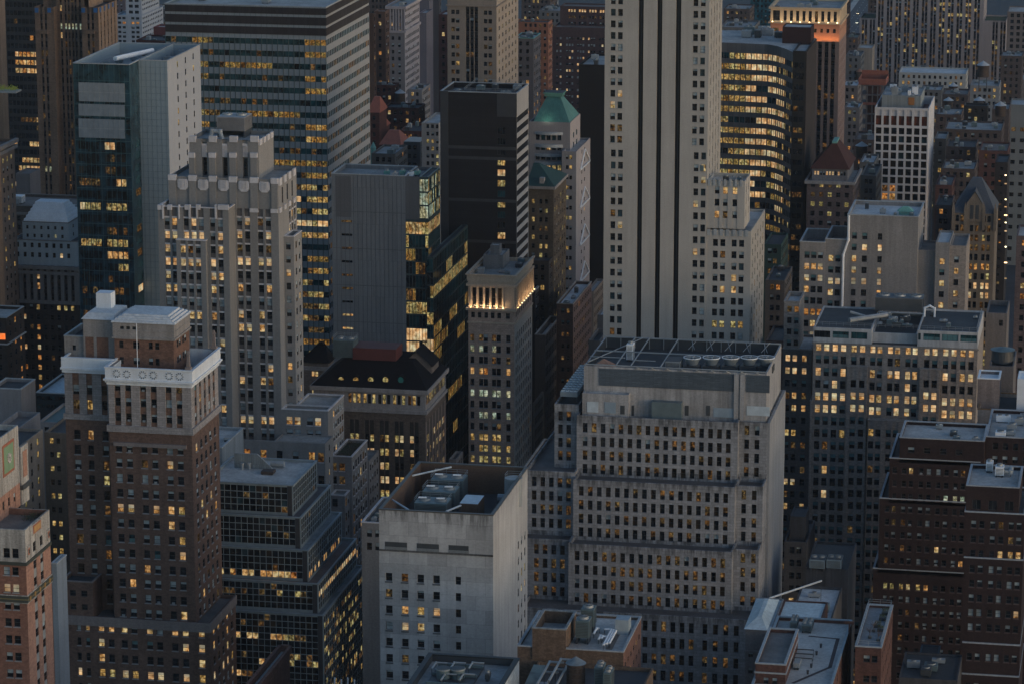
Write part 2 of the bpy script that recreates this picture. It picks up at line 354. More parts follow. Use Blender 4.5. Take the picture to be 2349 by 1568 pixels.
def tierw(b, x0, x1, y0, y1, z0, z1, wall, F=None, S=None, para=1.0, roof=None, cop=None, part='wall', thick=.4, inner=None, Lf=None, mt=.5):
    t = Tier(); t.x0, t.x1, t.y0, t.y1, t.z0, t.z1 = x0, x1, y0, y1, z0, z1; t.zr = z1 - para
    mb = b.mb(part); D = y1 - y0; Wd = x1 - x0
    if F:
        rows = _rows(F, z0, z1, mt)
        if 'auto' in F:
            sp, w, pitch, h, top, k, s, m = F['auto']; n = max(1, int((Wd - 2 * m) // sp + 1)) if Wd > 2 * m + w * k else 0
            us = [(m + (Wd - 2 * m) * (i + .5) / n + (j - (k - 1) / 2) * s, w) for i in range(n) for j in range(k)]
        else: us = [(x - x0, w) for x, w in F['cols'] if w * .4 < x - x0 < Wd - w * .4]
        facade(b, mb, (x0, y0), (1, 0), (0, -1), Wd, z0, z1, us, rows, F, wall, 0.0, 0)
    else: mb.poly([(x0, y0, z0), (x1, y0, z0), (x1, y0, z1), (x0, y0, z1)], wall)
    def sidef(S, org, ud, nr, side):
        G = dict(F) if F else AUTO()
        G.update({k: v for k, v in S.items() if k != 'side'}); G['litr'] = S['litr'] if 'litr' in S else ({} if 'mix' in S else G['litr']); rows = _rows(G, z0, z1, mt)
        if 'side' in S:
            n, w, k, s, m, m2 = S['side']; a, e = D * m, D * (1 - m2)
            us = [(a + (e - a) * (i + .5) / n + (j - (k - 1) / 2) * s, w) for i in range(n) for j in range(k)]
        else:
            sp, w, pitch, h, top, k, s, m = G['auto']; n = max(1, int((D - 2 * m) // sp + 1)) if D > 2 * m + w * k else 0
            us = [(m + (D - 2 * m) * (i + .5) / n + (j - (k - 1) / 2) * s, w) for i in range(n) for j in range(k)]
        G['dep'] = min(G['dep'], .12); G['rec'] = min(G['rec'], .08); nn = len(us); us = [(u, w if w > 4 else min(w * 1.3, D / max(nn, 1) * .82)) for u, w in us]
        if side == 3: us = [(D - u, w) for u, w in us][::-1]
        facade(b, mb, org, ud, nr, D, z0, z1, us, rows, G, S.get('wall', wall), {1: math.pi / 2, 3: -math.pi / 2}[side], 0)
    if S: sidef(S, (x1, y0), (0, 1), (1, 0), 1)
    else: mb.poly([(x1, y0, z0), (x1, y1, z0), (x1, y1, z1), (x1, y0, z1)], wall)
    if Lf: sidef(Lf, (x0, y1), (0, -1), (-1, 0), 3)
    else: mb.poly([(x0, y1, z0), (x0, y0, z0), (x0, y0, z1), (x0, y1, z1)], wall)
    mb.poly([(x1, y1, z0), (x0, y1, z0), (x0, y1, z1), (x1, y1, z1)], wall)
    rm = roof or R_GREY; zr = t.zr; T = thick; iw = inner or wall
    if para > .05:
        i = [(x0 + T, y0 + T), (x1 - T, y0 + T), (x1 - T, y1 - T), (x0 + T, y1 - T)]; o = [(x0, y0), (x1, y0), (x1, y1), (x0, y1)]
        cm = cop or wall
        for k in range(4):
            j = (k + 1) % 4
            mb.poly([o[k] + (z1,), o[j] + (z1,), i[j] + (z1,), i[k] + (z1,)], cm)
            mb.poly([i[k] + (z1,), i[j] + (z1,), i[j] + (zr,), i[k] + (zr,)], iw)
        b.mb('roof').poly([q + (zr,) for q in i], rm)
        if cop is not None:
            m = b.mb('coping'); e = .12; h = .28; x0_, x1_, y0_, y1_ = x0 - e, x1 + e, y0 - e, y1 + e; Ti = T + .05
            for bx in ((x0_, x1_, y0_, y0 + Ti), (x1 - Ti, x1_, y0 + Ti, y1_), (x0_, x0 + Ti, y0 + Ti, y1_), (x0 + Ti, x1 - Ti, y1 - Ti, y1_)):
                m.box(*bx, z1 + .003, z1 + h, cop)
    else: b.mb('roof').poly([(x0, y0, z1), (x1, y0, z1), (x1, y1, z1), (x0, y1, z1)], rm)
    bx = (x0, x1, y0, y1, z0, z1 if para < 2.5 else zr); BOXES.append((b, bx)); b.boxes.append(bx)
    return t
def tier(b, Y, xl, yt, xr, xs=None, dy=None, zb=0.0, wall=None, x0=None, x1=None, **kw):
    """tier from its measured top front-left corner, front-right corner and far side corner"""
    p = onY(xl, yt, Y); X0 = p[0] if x0 is None else x0; Z = p[2] if x0 is None else solZ(yt, X0, Y)
    X1 = solX(xr, Y, Z) if x1 is None else x1
    Y1 = Y + dy if dy is not None else solY(xs, X1, Z)
    return tierw(b, X0, X1, Y, Y1, zb, Z, wall, **kw)
def clutter(b, t, n, label, seed=1, sz=(1.5, 4), h=(.8, 2.2), mats=None):
    """small rooftop machines standing on a roof, each a thing of its own"""
    r = random.Random(seed); got = []; mats = mats or [C_METAL, C_UNIT, C_DARK, C_METAL]; tries = 0
    while len(got) < n and tries < 200:
        tries += 1
        w, d, hh = r.uniform(*sz), r.uniform(*sz), r.uniform(*h)
        if t.x1 - t.x0 < w + 3 or t.y1 - t.y0 < d + 3: continue
        x = r.uniform(t.x0 + 1.2 + w / 2, t.x1 - 1.2 - w / 2); y = r.uniform(t.y0 + 1.2 + d / 2, t.y1 - 1.2 - d / 2)
        if any(abs(x - g[0]) < (w + g[2]) / 2 + .5 and abs(y - g[1]) < (d + g[3]) / 2 + .5 for g in got): continue
        if any(bx[0] - w / 2 < x < bx[1] + w / 2 and bx[2] - d / 2 < y < bx[3] + d / 2 and bx[5] > t.zr + .2 and bx[4] < t.zr + hh and not (bx[0] <= t.x0 and bx[1] >= t.x1) for bx in b.boxes): continue
        got.append((x, y, w, d)); z = t.zr; m = mats[len(got) % len(mats)]
        o = thing('rooftop_unit', label, 'rooftop unit', (x, y, z), label); k = MB()
        k.box(x - w / 2, x + w / 2, y - d / 2, y + d / 2, z + .25, z + hh, m); k.obj('casing', o)
        k = MB()
        for sx in (-1, 1): k.box(x + sx * w * .32 - .1, x + sx * w * .32 + .1, y - d / 2 + .05, y + d / 2 - .05, z, z + .25, C_DARK)
        k.obj('base', o); k = MB(); nf = max(1, int(w // 1.6))
        for i in range(nf): k.cyl((x - w / 2 + w * (i + .5) / nf, y), min(w / nf, d) * .36, min(w / nf, d) * .36, z + hh, z + hh + .3, C_METAL, 12, C_DARK)
        k.obj('fan', o)
# ------------------------------------------------------------ ground
ASPH = roofmat('asphalt', (.035, .037, .042), .3)
k = MB(); k.poly([(-1500, 300, 0), (900, 300, 0), (900, 5000, 0), (-1500, 5000, 0)], ASPH); g = k.obj('ground'); g['kind'] = 'structure'
# ------------------------------------------------------------ rooftop things
def ub(zr, h, a, b, c, dep):
    """box standing on a roof at zr: its top front edge runs from (a,b) to x=c in the photograph"""
    p = onZ(a, b, zr + h); return [p[0], solX(c, p[1], zr + h), p[1], p[1] + dep, zr, zr + h]
def machine(name, label, cat, q, mat=C_UNIT, fans=(2, 1), top=None, group=None, rail=False, legs=.5, lou=True):
    x0, x1, y0, y1, z0, z1 = q; o = thing(name, label, cat, ((x0 + x1) / 2, (y0 + y1) / 2, z0), group)
    k = MB(); k.box(x0, x1, y0, y1, z0 + legs, z1, mat, top); k.obj('casing', o)
    if legs > .05:
        k = MB()
        for x in (x0 + .15, x1 - .45): 
            k.box(x, x + .3, y0 + .1, y1 - .1, z0, z0 + legs, C_DARK)
        k.obj('base', o)
    fx, fy = fans
    if fx * fy:
        r = min((x1 - x0) / fx, (y1 - y0) / fy) * .38
        for i in range(fx):
            for j in range(fy):
                c = (x0 + (x1 - x0) * (i + .5) / fx, y0 + (y1 - y0) * (j + .5) / fy); k = MB()
                k.cyl(c, r, r * .94, z1, z1 + .55, C_METAL, 20, C_DARK); k.cyl(c, r * .2, r * .2, z1 + .55, z1 + .62, C_METAL, 8)
                for a in range(4):
                    t = a * math.pi / 4; k.bar((c[0] - r * .9 * math.cos(t), c[1] - r * .9 * math.sin(t), z1 + .58), (c[0] + r * .9 * math.cos(t), c[1] + r * .9 * math.sin(t), z1 + .58), .035, C_METAL)
                k.obj('fan', o)
    if lou:
        k = MB(); n = max(2, int((z1 - z0 - legs) / .35))
        for i in range(n):
            z = z0 + legs + .2 + (z1 - z0 - legs - .4) * i / n
            k.box(x0 + .2, x1 - .2, y0 - .06, y0 - .003, z, z + .12, C_DARK); k.box(x1 + .003, x1 + .06, y0 + .2, y1 - .2, z, z + .12, C_DARK)
        k.obj('louvre', o)
    if rail: railing(x0, x1, y0, y1, z1, o)
    return o
def railing(x0, x1, y0, y1, z, parent=None, h=1.1, mat=C_METAL, sides='fbrl', r=.045):
    k = MB()
    segs = {'f': ((x0, y0), (x1, y0)), 'b': ((x0, y1), (x1, y1)), 'l': ((x0, y0), (x0, y1)), 'r': ((x1, y0), (x1, y1))}
    for s_ in sides:
        a, b = segs[s_]; L = math.dist(a, b); n = max(1, int(L / 2))
        for zz in (h, h * .55): k.bar((a[0], a[1], z + zz), (b[0], b[1], z + zz), r, mat)
        for i in range(n + 1):
            t = i / n; x, y = a[0] + (b[0] - a[0]) * t, a[1] + (b[1] - a[1]) * t; k.bar((x, y, z), (x, y, z + h), r, mat)
    if parent is not None: k.obj('railing', parent)
    return k
def water_tank(label, x, y, z, r, h, legs=3.0, roofm=None, body=None, group=None, cone=.45):
    o = thing('water_tank', label, 'water tank', (x, y, z), group)
    body = body or wallmat('tank_wood', (.06, .042, .033), .3, .4, .4); roofm = roofm or roofmat('tank_roof', (.14, .17, .19))
    k = MB(); k.cyl((x, y), r, r * .94, z + legs, z + legs + h, body, 24)
    k.obj('drum', o); k = MB()
    for i in range(4): k.cyl((x, y), r * 1.0 + .03, r * 1.0 + .03, z + legs + h * (.12 + .24 * i), z + legs + h * (.12 + .24 * i) + .06, C_DARK, 24, caps=False)
    k.obj('hoop', o)
    k = MB(); k.cyl((x, y), r * 1.1, .02, z + legs + h, z + legs + h + r * cone * 1.6, roofm, 24); k.obj('roof', o)
    for sx in (-1, 1):
        for sy in (-1, 1):
            k = MB(); k.bar((x + sx * r * .62, y + sy * r * .62, z), (x + sx * r * .62, y + sy * r * .62, z + legs), .16, C_DARK); k.obj('leg', o)
    k = MB()
    for sx in (-1, 1): k.box(x - r * .9, x + r * .9, y + sx * r * .62 - .15, y + sx * r * .62 + .15, z + legs - .3, z + legs - .003, C_DARK)
    k.obj('frame', o); return o
def pipe(name, label, cat, pts, r, mat=C_METAL, group=None, z0=None):
    o = thing(name, label, cat, pts[0], group); k = MB()
    for a, b in zip(pts, pts[1:]): k.bar(a, b, r, mat, 8)
    for q in pts[1:-1]: k.cyl(q, r * 1.15, r * 1.15, q[2] - r, q[2] + r, mat, 8)
    k.obj('pipe', o)
    if z0 is not None:
        k = MB()
        for q in pts: k.bar((q[0], q[1], z0), (q[0], q[1], q[2]), .08, C_DARK)
        k.obj('support', o)
    return o
# ============================================================ 1 brick tower with the white cornice
BRICK1 = wallmat('brick_brown', (.128, .080, .062), .15, .3, .2, brick=True)
STONE1 = wallmat('limestone_grey', (.27, .25, .245), .12, .18, .15, panel=(1.3, .6))
STONE1D = wallmat('limestone_shaft', (.20, .17, .16), .12, .2, .15)
CORN = wallmat('white_cornice_paint', (.62, .66, .70), .07, .07, .14, rough=.6)
SPB = wallmat('brick_spandrel', (.15, .088, .062), .12, .3, .1, brick=True)
SILL = wallmat('sill_stone', (.27, .26, .26), .1, .1, .0)
Y = 760
b = Bld('brick_tower', 'tall brown brick office tower wearing a bright white cornice with round rosettes', 'tower')
MIXA = {'ac5': .05, 'ac': .03, 'dark': .36, 'b3': .12, 'b5': .22, 'b7': .08, 'pale': .07, 'lit': .035, 'lb5': .03, 'litd': .05, 'lity': .02, 'tt': .03}
LA = {'lit': .3, 'lity': .3, 'lb5': .3, 'dark': .4, 'b5': .3, 'litd': .2}
cols = [(281, 398, 3, 14.2, 2, 24.2)]
rows = (886.5, 1404, 16, 19)
F1 = FS(Y, cols, rows, dep=.35, rec=.25, span=SPB, mix=MIXA, fs='dh')
F1b = FS(Y, cols, rows, dep=.35, rec=0, sill=SILL, mix=MIXA, litr={8: LA, 9: {'dark': .6, 'b5': .3, 'lit': .2}}, fs='dh')
S1 = SIDE(5, 1.35, m=.08, rec=.25)
zb_ = solZ(979, onY(249, 950, Y)[0], Y)
zp = solZ(1417, onY(255, 1417, Y)[0], Y)
t1 = tier(b, Y, 247, 842, 437, 499, zb=zb_, wall=STONE1, F=F1, S=S1, para=5.0, roof=R_DARK, inner=CORN, thick=.8)
X0, X1, YB = t1.x0, t1.x1, t1.y1
tl = tierw(b, X0, X1, Y, YB, zp, zb_, BRICK1, F=F1b, S=SIDE(5, 1.35, m=.08), para=0, mt=.2)
b.band(tl, zb_ - .9, 1.6, .5, STONE1, 'belt_course')
zq = solZ(1030, X0, Y); b.band(tl, zq - 14.2, .01, .01, STONE1, 'belt_course')
# balcony strip under the first brick storey
mbb = b.mb('balcony'); zz = solZ(1014, X0, Y); xa = solX(262, Y, zz); xb = solX(428, Y, zz)
mbb.box(xa, xb, Y - .7, Y - .003, zz - .55, zz + .35, STONE1D)
# cornice: stacked mouldings, dentils and rosettes
ct = b.mb('cornice'); zt = t1.z1; c0 = solZ(882, X0, Y)
b.band(t1, zt - 2.6, 2.6, .55, CORN); b.band(t1, zt - 3.0, .4, .95, CORN); b.band(t1, zt - 3.5, .5, .62, CORN); b.band(t1, zt - 4.1, .6, .3, CORN); b.band(t1, zt, .35, .75, CORN)
nd = 60
for i in range(nd):
    x = X0 - .5 + (X1 - X0 + 1) * i / nd; ct.box(x, x + .17, Y - .80, Y - .623, zt - 3.4, zt - 3.1, CORN)
for i in range(30):
    y = Y + (YB - Y) * i / 30; ct.box(X1 + .623, X1 + .80, y, y + .25, zt - 3.4, zt - 3.1, CORN)
for i in (.115, .24, .43, .56, .75, .875):
    rs = b.mb('rosette#%s' % i); cx_ = X0 + (X1 - X0) * i; cz_ = zt - 1.3
    for a in range(10):
        t = a * math.pi / 5; rs.bar((cx_ + .62 * math.cos(t), Y - .60, cz_ + .62 * math.sin(t)), (cx_ + 1.0 * math.cos(t), Y - .60, cz_ + 1.0 * math.sin(t)), .10, C_DARK)
# left wing, set back, same cornice
YW = Y + 6.5
FW = FS(YW, [(205, 205, 1, 13)], (894, 1404, 16, 22), dep=.35, rec=.2, span=SPB, mix=dict(MIXA, litd=.2, brown=.3))
FW['cols'] += FS(YW, [(174, 174, 1, 15)], (894, 1404, 16, 12))['cols'] + FS(YW, [(239, 239, 1, 13)], (894, 1404, 16, 22))['cols']; FW['cols'].sort()
pw = onY(146, 820, YW); zw0 = solZ(952, pw[0], YW)
tw = tierw(b, pw[0], X0 - .003, YW, YB, zw0, pw[2], STONE1, F=FW, para=.8, roof=C_COPE, cop=CORN)
tw2 = tierw(b, pw[0], X0 - .003, YW, YB, zp, zw0, BRICK1, F=dict(FW, rec=0, sill=SILL, span=None), para=0)
b.band(tw2, zw0 - .8, 1.4, .4, STONE1, 'belt_course')
m = b.mb('cornice'); xw = X0 - .58
m.box(pw[0] - .5, xw, YW - .6, YW + .003, pw[2] - 2.2, pw[2] + .3, CORN); m.box(pw[0] - .7, xw, YW - .9, YW + .003, pw[2] - 2.7, pw[2] - 2.203, CORN); m.box(pw[0] - .4, xw, YW - .5, YW + .003, pw[2] - 3.5, pw[2] - 2.703, CORN)
# podium
FP = FS(Y - 1, [(232, 255, 2, 13), (285, 308, 2, 14), (343, 366, 2, 14), (401, 425, 2, 14), (462, 462, 1, 14), (181, 201, 2, 9)], (1438, 1542, 4, 18), sill=SILL,
        mix=MIXA, litr={0: {'lit': .5, 'lb5': .4, 'b5': .25, 'pale': .1}, 1: {'dark': .6, 'lb5': .25, 'lit': .2, 't5': .2}, 2: {'dark': .7, 'lit': .2, 'litp': .1}, 3: {'lity': .3, 'lb3': .3, 'dark': .4}})
pp = onY(139, 1412, Y - 1)
tp_ = tier(b, Y - 1, 139, 1408, 481, 540, wall=BRICK1, F=FP, S=SIDE(5, 1.3, m=.07), para=.9, roof=R_BROWN, x0=None)
b.band(tp_, tp_.z1 - 2.4, 2.4, .3, STONE1D, 'belt_course')
# lower-left annex on the podium
ta = tier(b, Y - .9, 139, 1332, 212, dy=10, zb=tp_.zr, wall=BRICK1, F=FS(Y - .9, [(167, 193, 2, 14)], (1359, 1390, 2, 14), down=False, mix={'dark': 1}), para=.7, roof=R_DARK, cop=STONE1D)
# penthouse
YP = Y + 8
BR2 = wallmat('brick_penthouse', (.15, .085, .062), .12, .3, .1, brick=True); PST = wallmat('penthouse_stone', (.25, .235, .225), .15, .2, .25)
zph = t1.zr
FPH = FS(YP, [(278, 278, 1, 10), (312, 312, 1, 15), (345, 360, 2, 10)], (790, 826, 2, 16), down=False, mix={'dark': .9, 'b5': .2})
p1 = onY(262, 738, YP); zs = solZ(776, p1[0], YP)
tph = tier(b, YP, 262, 776, 398, 434, zb=zph, wall=BR2, F=FPH, S=SIDE(2, 1.2, 2, 1.9, m=.15), para=0)
tpu = tierw(b, tph.x0 - .25, tph.x1 + .25, YP - .25, tph.y1, zs, p1[2], PST, F=FS(YP, [(280, 308, 3, 9)], (751, 790, 2, 7), down=False, mix={'dark': 1, 'litp': .2}), para=.2, roof=R_PALE, part='attic')
b.band(tpu, zs + .1, .5, .25, PST, 'moulding'); b.band(tpu, zs + 2.0, .3, .12, PST, 'moulding')
# hipped stone roof with steps
rf = b.mb('stepped_roof'); q = tpu; RP = roofmat('roof_stone_pale', (.48, .50, .51), .15)
for j in range(4):
    e_ = -.4 + j * .75; z_ = q.z1 + .42 * j; rf.frust(q.x0 + e_, q.x1 - e_, q.y0 + e_, q.y1 - max(e_, 0), z_, q.x0 + e_ + .22, q.x1 - e_ - .22, q.y0 + e_ + .3, q.y1 - max(e_, 0) - .1, z_ + .42, RP)
p2 = onY(190, 731, YP + 2)
tp2 = tierw(b, p2[0], tpu.x0, YP + 2, tph.y1, pw[2] - 1, p2[2], PST, F=dict(FS(YP + 2, [(234, 234, 1, 10)], (783, 816, 2, 15), down=False), mix={'b5': 1, 'dark': 1}), para=.2, roof=R_PALE, part='attic')
rf.frust(p2[0] - .4, tpu.x0 - .45, YP + 1.6, tph.y1, p2[2], p2[0] + .8, tpu.x0 - .45, YP + 3.4, tph.y1 - .6, p2[2] + 1.3, RP)
m = b.mb('attic'); zz = solZ(772, p2[0], YP + 2)
m.box(p2[0] + .5, p2[0] + 2.6, YP + 1.94, YP + 1.997, pw[2] - .9, zz, BR2); m.box(p2[0] + 3.4, tpu.x0 - 1.9, YP + 1.94, YP + 1.997, pw[2] - .9, zz, BR2)
p3 = onY(147, 771, YP + 3)
tierw(b, p3[0], p2[0] - .003, YP + 3, tph.y1 + 3, pw[2] - 1, p3[2], PST, F=FS(YP + 3, [(170, 170, 1, 8)], (797, 830, 2, 12), down=False, mix={'dark': 1}), para=1.2, roof=R_DARK, cop=C_METAL, part='attic')
wb = onY(220, 672, tph.y1 - 5); 
tierw(b, wb[0], solX(254, tph.y1 - 5, wb[2]), tph.y1 - 5, tph.y1 - 1.5, p2[2] + .8, wb[2], CORN, para=0, roof=CORN, part='stair_house')
for i in range(9):
    x_ = X1 - 1.8 - (i % 3) * 1.1; y_ = Y + 9 + (i // 3) * 3.2; cc_ = ((.02, .24, .26), (.30, .05, .04), (.03, .2, .2))[i % 3]
    o = thing('terrace_chair', ('teal', 'red', 'teal')[i % 3] + ' seat on the terrace behind the white cornice', 'chair', (x_, y_, zph), 'coloured seats behind the white cornice'); k = MB(); k.box(x_ - .4, x_ + .4, y_ - .4, y_ + .4, zph, zph + .45, plain('seat_%d' % (i % 3), cc_)); k.box(x_ - .4, x_ + .4, y_ + .25, y_ + .4, zph + .453, zph + 1.0, plain('seat_%d' % (i % 3), cc_)); k.obj('cushion', o)
# obelisk finials on the parapet corners and a flagpole
for fx, fy in ((X1 - .6, Y + .4), (X1 - .6, YB - 1.0)):
    m = b.mb('finial#%d' % fy); m.box(fx - .7, fx + .7, fy - .7, fy + .7, zt + .36, zt + 1.0, STONE1D); m.frust(fx - .45, fx + .45, fy - .45, fy + .45, zt + 1.0, fx - .25, fx + .25, fy - .25, fy + .25, zt + 4.0, STONE1D); m.frust(fx - .4, fx + .4, fy - .4, fy + .4, zt + 4.0, fx - .12, fx + .12, fy - .12, fy + .12, zt + 5.0, STONE1D)
fpz = onY(313, 742, Y + 4)
pipe('flagpole', 'thin white pole standing on the terrace behind the white cornice', 'pole', [(fpz[0], Y + 4, zph), (fpz[0], Y + 4, fpz[2])], .09, C_WHITE)
# ============================================================ 2 black glass stepped building
b = Bld('stepped_glass_building', 'black glass office block stepping down in five tiers with pale mullion grid', 'office building')
MULL = plain('mullion_grey', (.24, .28, .29), .5, .2); BLK = wallmat('dark_granite', (.045, .045, .048), .15, .2, .1)
LED = roofmat('ledge_membrane', (.17, .185, .19)); LEDB = roofmat('ledge_dark', (.08, .07, .07))
MIXB = {'dark': .85, 'brown': .1, 'pale': .004, 'litd': .03, 'blue': .08}
spec = [(790, 742, 1412, 835, None), (793, 730, 1340, 818, 1407), (796, 707, 1263, 784, 1328), (799, 690, 1188, 759, 1252), (802, 672, 1114, 727, 1178)]
zb = 0.0; lr = {0: {'dark': .5, 'lity': .25, 'litd': .2}, 1: {'dark': .6, 'lit': .2, 'litd': .3}}
for i, (Yt, xr, yt, xs, yb) in enumerate(spec):
    p = onY(xr, yt, Yt); x1 = p[0]; z1 = p[2]; x0 = onY(497, yt, Yt)[0] - 3
    if i == 0: x0 = onY(545, yt, Yt)[0] - 4
    y1 = solY(xs, x1, z1); H = z1 - zb; pit = 3.4 if i == 0 else (H - 1.0) / 4
    rws = [(z1 - .3 - pit * (j + .5) * (.5 if i == 0 else 1), (pit * (.5 if i == 0 else 1)) - .16) for j in range(int(150 / pit * 2) if i == 0 else 4)]
    n = int((x1 - x0 - 1.5) / 1.56); cl = [(x0 + (x1 - 1.5 - x0) * (j + .5) / n, (x1 - 1.5 - x0) / n - .13) for j in range(n)]
    if i == 0: mx = {r: {'dark': .55, 'lity': .18, 'litd': .2, 'lit': .08} for r in (3, 6, 7, 9, 13, 14)}
    elif i == 1: mx = {1: {'dark': .6, 'litd': .3, 'lity': .15}}
    elif i == 2: mx = {3: {'dark': .35, 'lit': .4, 'lito': .15}}
    else: mx = {}
    F = dict(dep=.12, rec=0, span=MULL, sill=None, mix=MIXB, litr=mx, fs='none', down=False, up=False, lit=None, cols=cl, rows=rws, pitch=pit)
    ns = int((y1 - Yt - .6) / 1.9)
    S = SIDE(ns, (y1 - Yt - 1) / ns - .16, m=.01, m2=.02)
    if i == 1: S['litr'] = {1: {'lit': .5, 'litp': .4, 'lb5': .3}}
    if i == 0: S['litr'] = {r: {'dark': .5, 'lity': .3, 'litd': .3} for r in (1, 3, 5, 6, 8, 10, 12, 13, 15, 17, 19)}
    t = tierw(b, x0, x1, Yt, y1, zb, z1, MULL, F=F, S=S, para=.35, roof=R_GREY if i == 4 else (LED if i in (0, 2) else LEDB), cop=plain('metal_coping', (.20, .24, .26), .5), mt=.2)
    m = b.mb('corner_pier'); m.box(x1 - 1.5, x1 - .3, Yt - .06, Yt - .003, zb + .02, z1 - .02, BLK)
    zb = z1 - .35
tB = t
k = b.mb('screen_wall'); SCR = wallmat('screen_panels', (.17, .20, .215), .08, .1, .15, panel=(.6, 4))
pa = onY(537, 1038, 818); pb = onY(590, 1040, 818); pc = onY(627, 1077, 818); zr = tB.zr
k.poly([(pa[0], 818, zr), (pc[0], 818, zr), (pb[0], 818, pa[2]), (pa[0], 818, pa[2])], SCR); k.poly([(pc[0], 818.5, zr), (pa[0], 818.5, zr), (pa[0], 818.5, pa[2]), (pb[0], 818.5, pa[2])], SCR)
k.poly([(pb[0], 818, pa[2]), (pc[0], 818, zr), (pc[0], 818.5, zr), (pb[0], 818.5, pa[2])], C_METAL); k.poly([(pa[0], 818, pa[2]), (pb[0], 818, pa[2]), (pb[0], 818.5, pa[2]), (pa[0], 818.5, pa[2])], C_METAL)
machine('rooftop_unit', 'low rusty dark machine on the top roof of the stepped glass block', 'rooftop unit', ub(zr, .9, 598, 1080, 626, 3), plain('rust', (.05, .035, .03), .8), (0, 0), lou=False, legs=.2)
pipe('duct', 'fat silver duct lying behind the slanted screen on the stepped glass roof', 'duct', [tuple(onZ(622, 1062, zr + 1)), tuple(onZ(652, 1064, zr + 1))], .8, C_METAL)
for q in (556, 572):
    p = onZ(q, 1076, zr); o = thing('vent_pipe', 'short grey vent pipe before the slanted screen on the stepped glass roof', 'vent', p, 'vent pipes on the stepped glass roof'); k = MB(); k.cyl(p, .35, .35, p[2], p[2] + 1.5, C_METAL, 10); k.cyl(p, .5, .5, p[2] + 1.5, p[2] + 1.8, C_METAL, 10); k.obj('pipe', o)
# ============================================================ 3 pale limestone block with sunken roof
b = Bld('limestone_block', 'pale blank limestone block with sunken rooftop machinery and few windows', 'office building')
LIME = wallmat('limestone_panels', (.36, .365, .37), .13, .12, .14, panel=(4.4, 3.3)); LIMES = wallmat('limestone_side', (.37, .37, .37), .12, .12, .2)
WELL = wallmat('well_brick', (.11, .07, .05), .15, .2, .1)
Y = 705
F = FS(Y, [(892, 1001, 4, 15.5)], (1322, 1545, 7, 19), dep=.5, fs='dh', mix={'dark': .6, 'b3': .2, 'b5': .15, 'litd': .1},
       litr={2: lambda r, c: {'dark': 1} if c == 0 else ({'lity': .6, 'lit': .6, 'lb3': .3} if c < 4 else {'brown': 1}), 3: lambda r, c: {'lb3': 1, 'lit': .4} if c in (1, 2) else ({'pale': .5, 'dark': .5} if c != 4 else {'brown': 1})})
F['cols'] += FS(Y, [(1051, 1051, 1, 12.5)], (1322, 1545, 7, 19))['cols']
LD = plain('window_apron', (.10, .105, .11))
t = tier(b, Y, 869, 1168, 1131, 1210, wall=LIME, F=F, S=SIDE(3, 1.0, m=.68, m2=.03, rows=[r for r in F['rows']], wall=LIMES), para=6.5, roof=R_DARK, inner=WELL, cop=plain('bronze_coping', (.07, .065, .06)), thick=.6)
T4 = t; add_drips(LIME, [t.z1], 4.5, .55); add_drips(LIMES, [t.z1], 5, .25)
zl = solZ(1260, t.x0, Y)
m = b.mb('ledge'); m.box(t.x0 - .02, t.x1, Y - .18, Y - .003, zl - .12, zl + .25, wallmat('stain_stone', (.10, .10, .10), .3, .4, .4))
m = b.mb('louvre')
for a, c in ((883, 934), (956, 1007), (1029, 1075)):
    z0 = solZ(1257, t.x0, Y); xa, xb = solX(a, Y, z0), solX(c, Y, z0); z1 = z0 + 1.75
    m.box(xa, xb, Y - .03, Y - .006, z0, z1, C_DARK)
    for j in range(3): m.box(xa + .05, xb - .05, Y - .12, Y - .033, z0 + .08 + j * .2, z0 + .18 + j * .2, C_METAL)
m = b.mb('wall')
for c, w in F['cols'][:-1]:
    for i in range(9):
        z = F['rows'][0][0] - F['pitch'] * i; m.box(c - w / 2 - .1, c + w / 2 + .1, Y - .12, Y - .004, z - 1.35, z - 1.0, LD)
zr = t.zr
for i in range(3):
    fy = 708.5 + i * 7.6; zt = zr + 5.2
    px_ = 950 + (988 - 950) * i / 2 ; py_ = 1151.6 - (1151.6 - 1098) * i / 2
    q = onZ(px_, py_, zt); x1 = solX(px_ + 74, q[1], zt)
    o = machine('cooling_tower', ('nearest', 'middle', 'farthest')[i] + ' of three dark green cooling units sunk in the limestone block roof', 'cooling unit', [q[0], x1, q[1], q[1] + 5.6, zr, zt], C_UNIT, (2, 1), group='cooling units on the limestone block', rail=True, top=plain('unit_top', (.13, .19, .205), .5))
    k = MB()
    for sx in (.22, .78):
        x = q[0] + (x1 - q[0]) * sx; k.bar((x - .9, q[1] + 1, zt + 1.0), (x + .9, q[1] + 1.6, zt + .9), .2, C_WHITE, 8)
    k.obj('duct_arm', o)
q = onZ(1054, 1153, zr + 5.0); x1 = solX(1096, q[1], zr + 5.0)
machine('lift_house', 'brown box with a pale metal lid beside the sunken cooling units', 'rooftop house', [q[0], x1, q[1], q[1] + 7.5, zr, zr + 5.0], WELL, (0, 0), top=plain('pale_lid', (.42, .50, .55), .5), legs=0, lou=False)
p = onZ(1171, 1122, zr)
p = onZ(1166, 1092, zr + 6.8)
o = thing('stair_tank', 'round corrugated metal drum with railing in the corner of the limestone block roof', 'metal drum', (p[0] + 1.2, p[1], zr)); k = MB(); c = (p[0] + 1.2, p[1]); k.cyl(c, 2.1, 2.1, zr, zr + 6.6, C_METAL, 18); k.obj('drum', o)
k = railing(c[0] - 1.7, c[0] + 1.7, c[1] - 1.7, c[1] + 1.7, zr + 6.6, o)
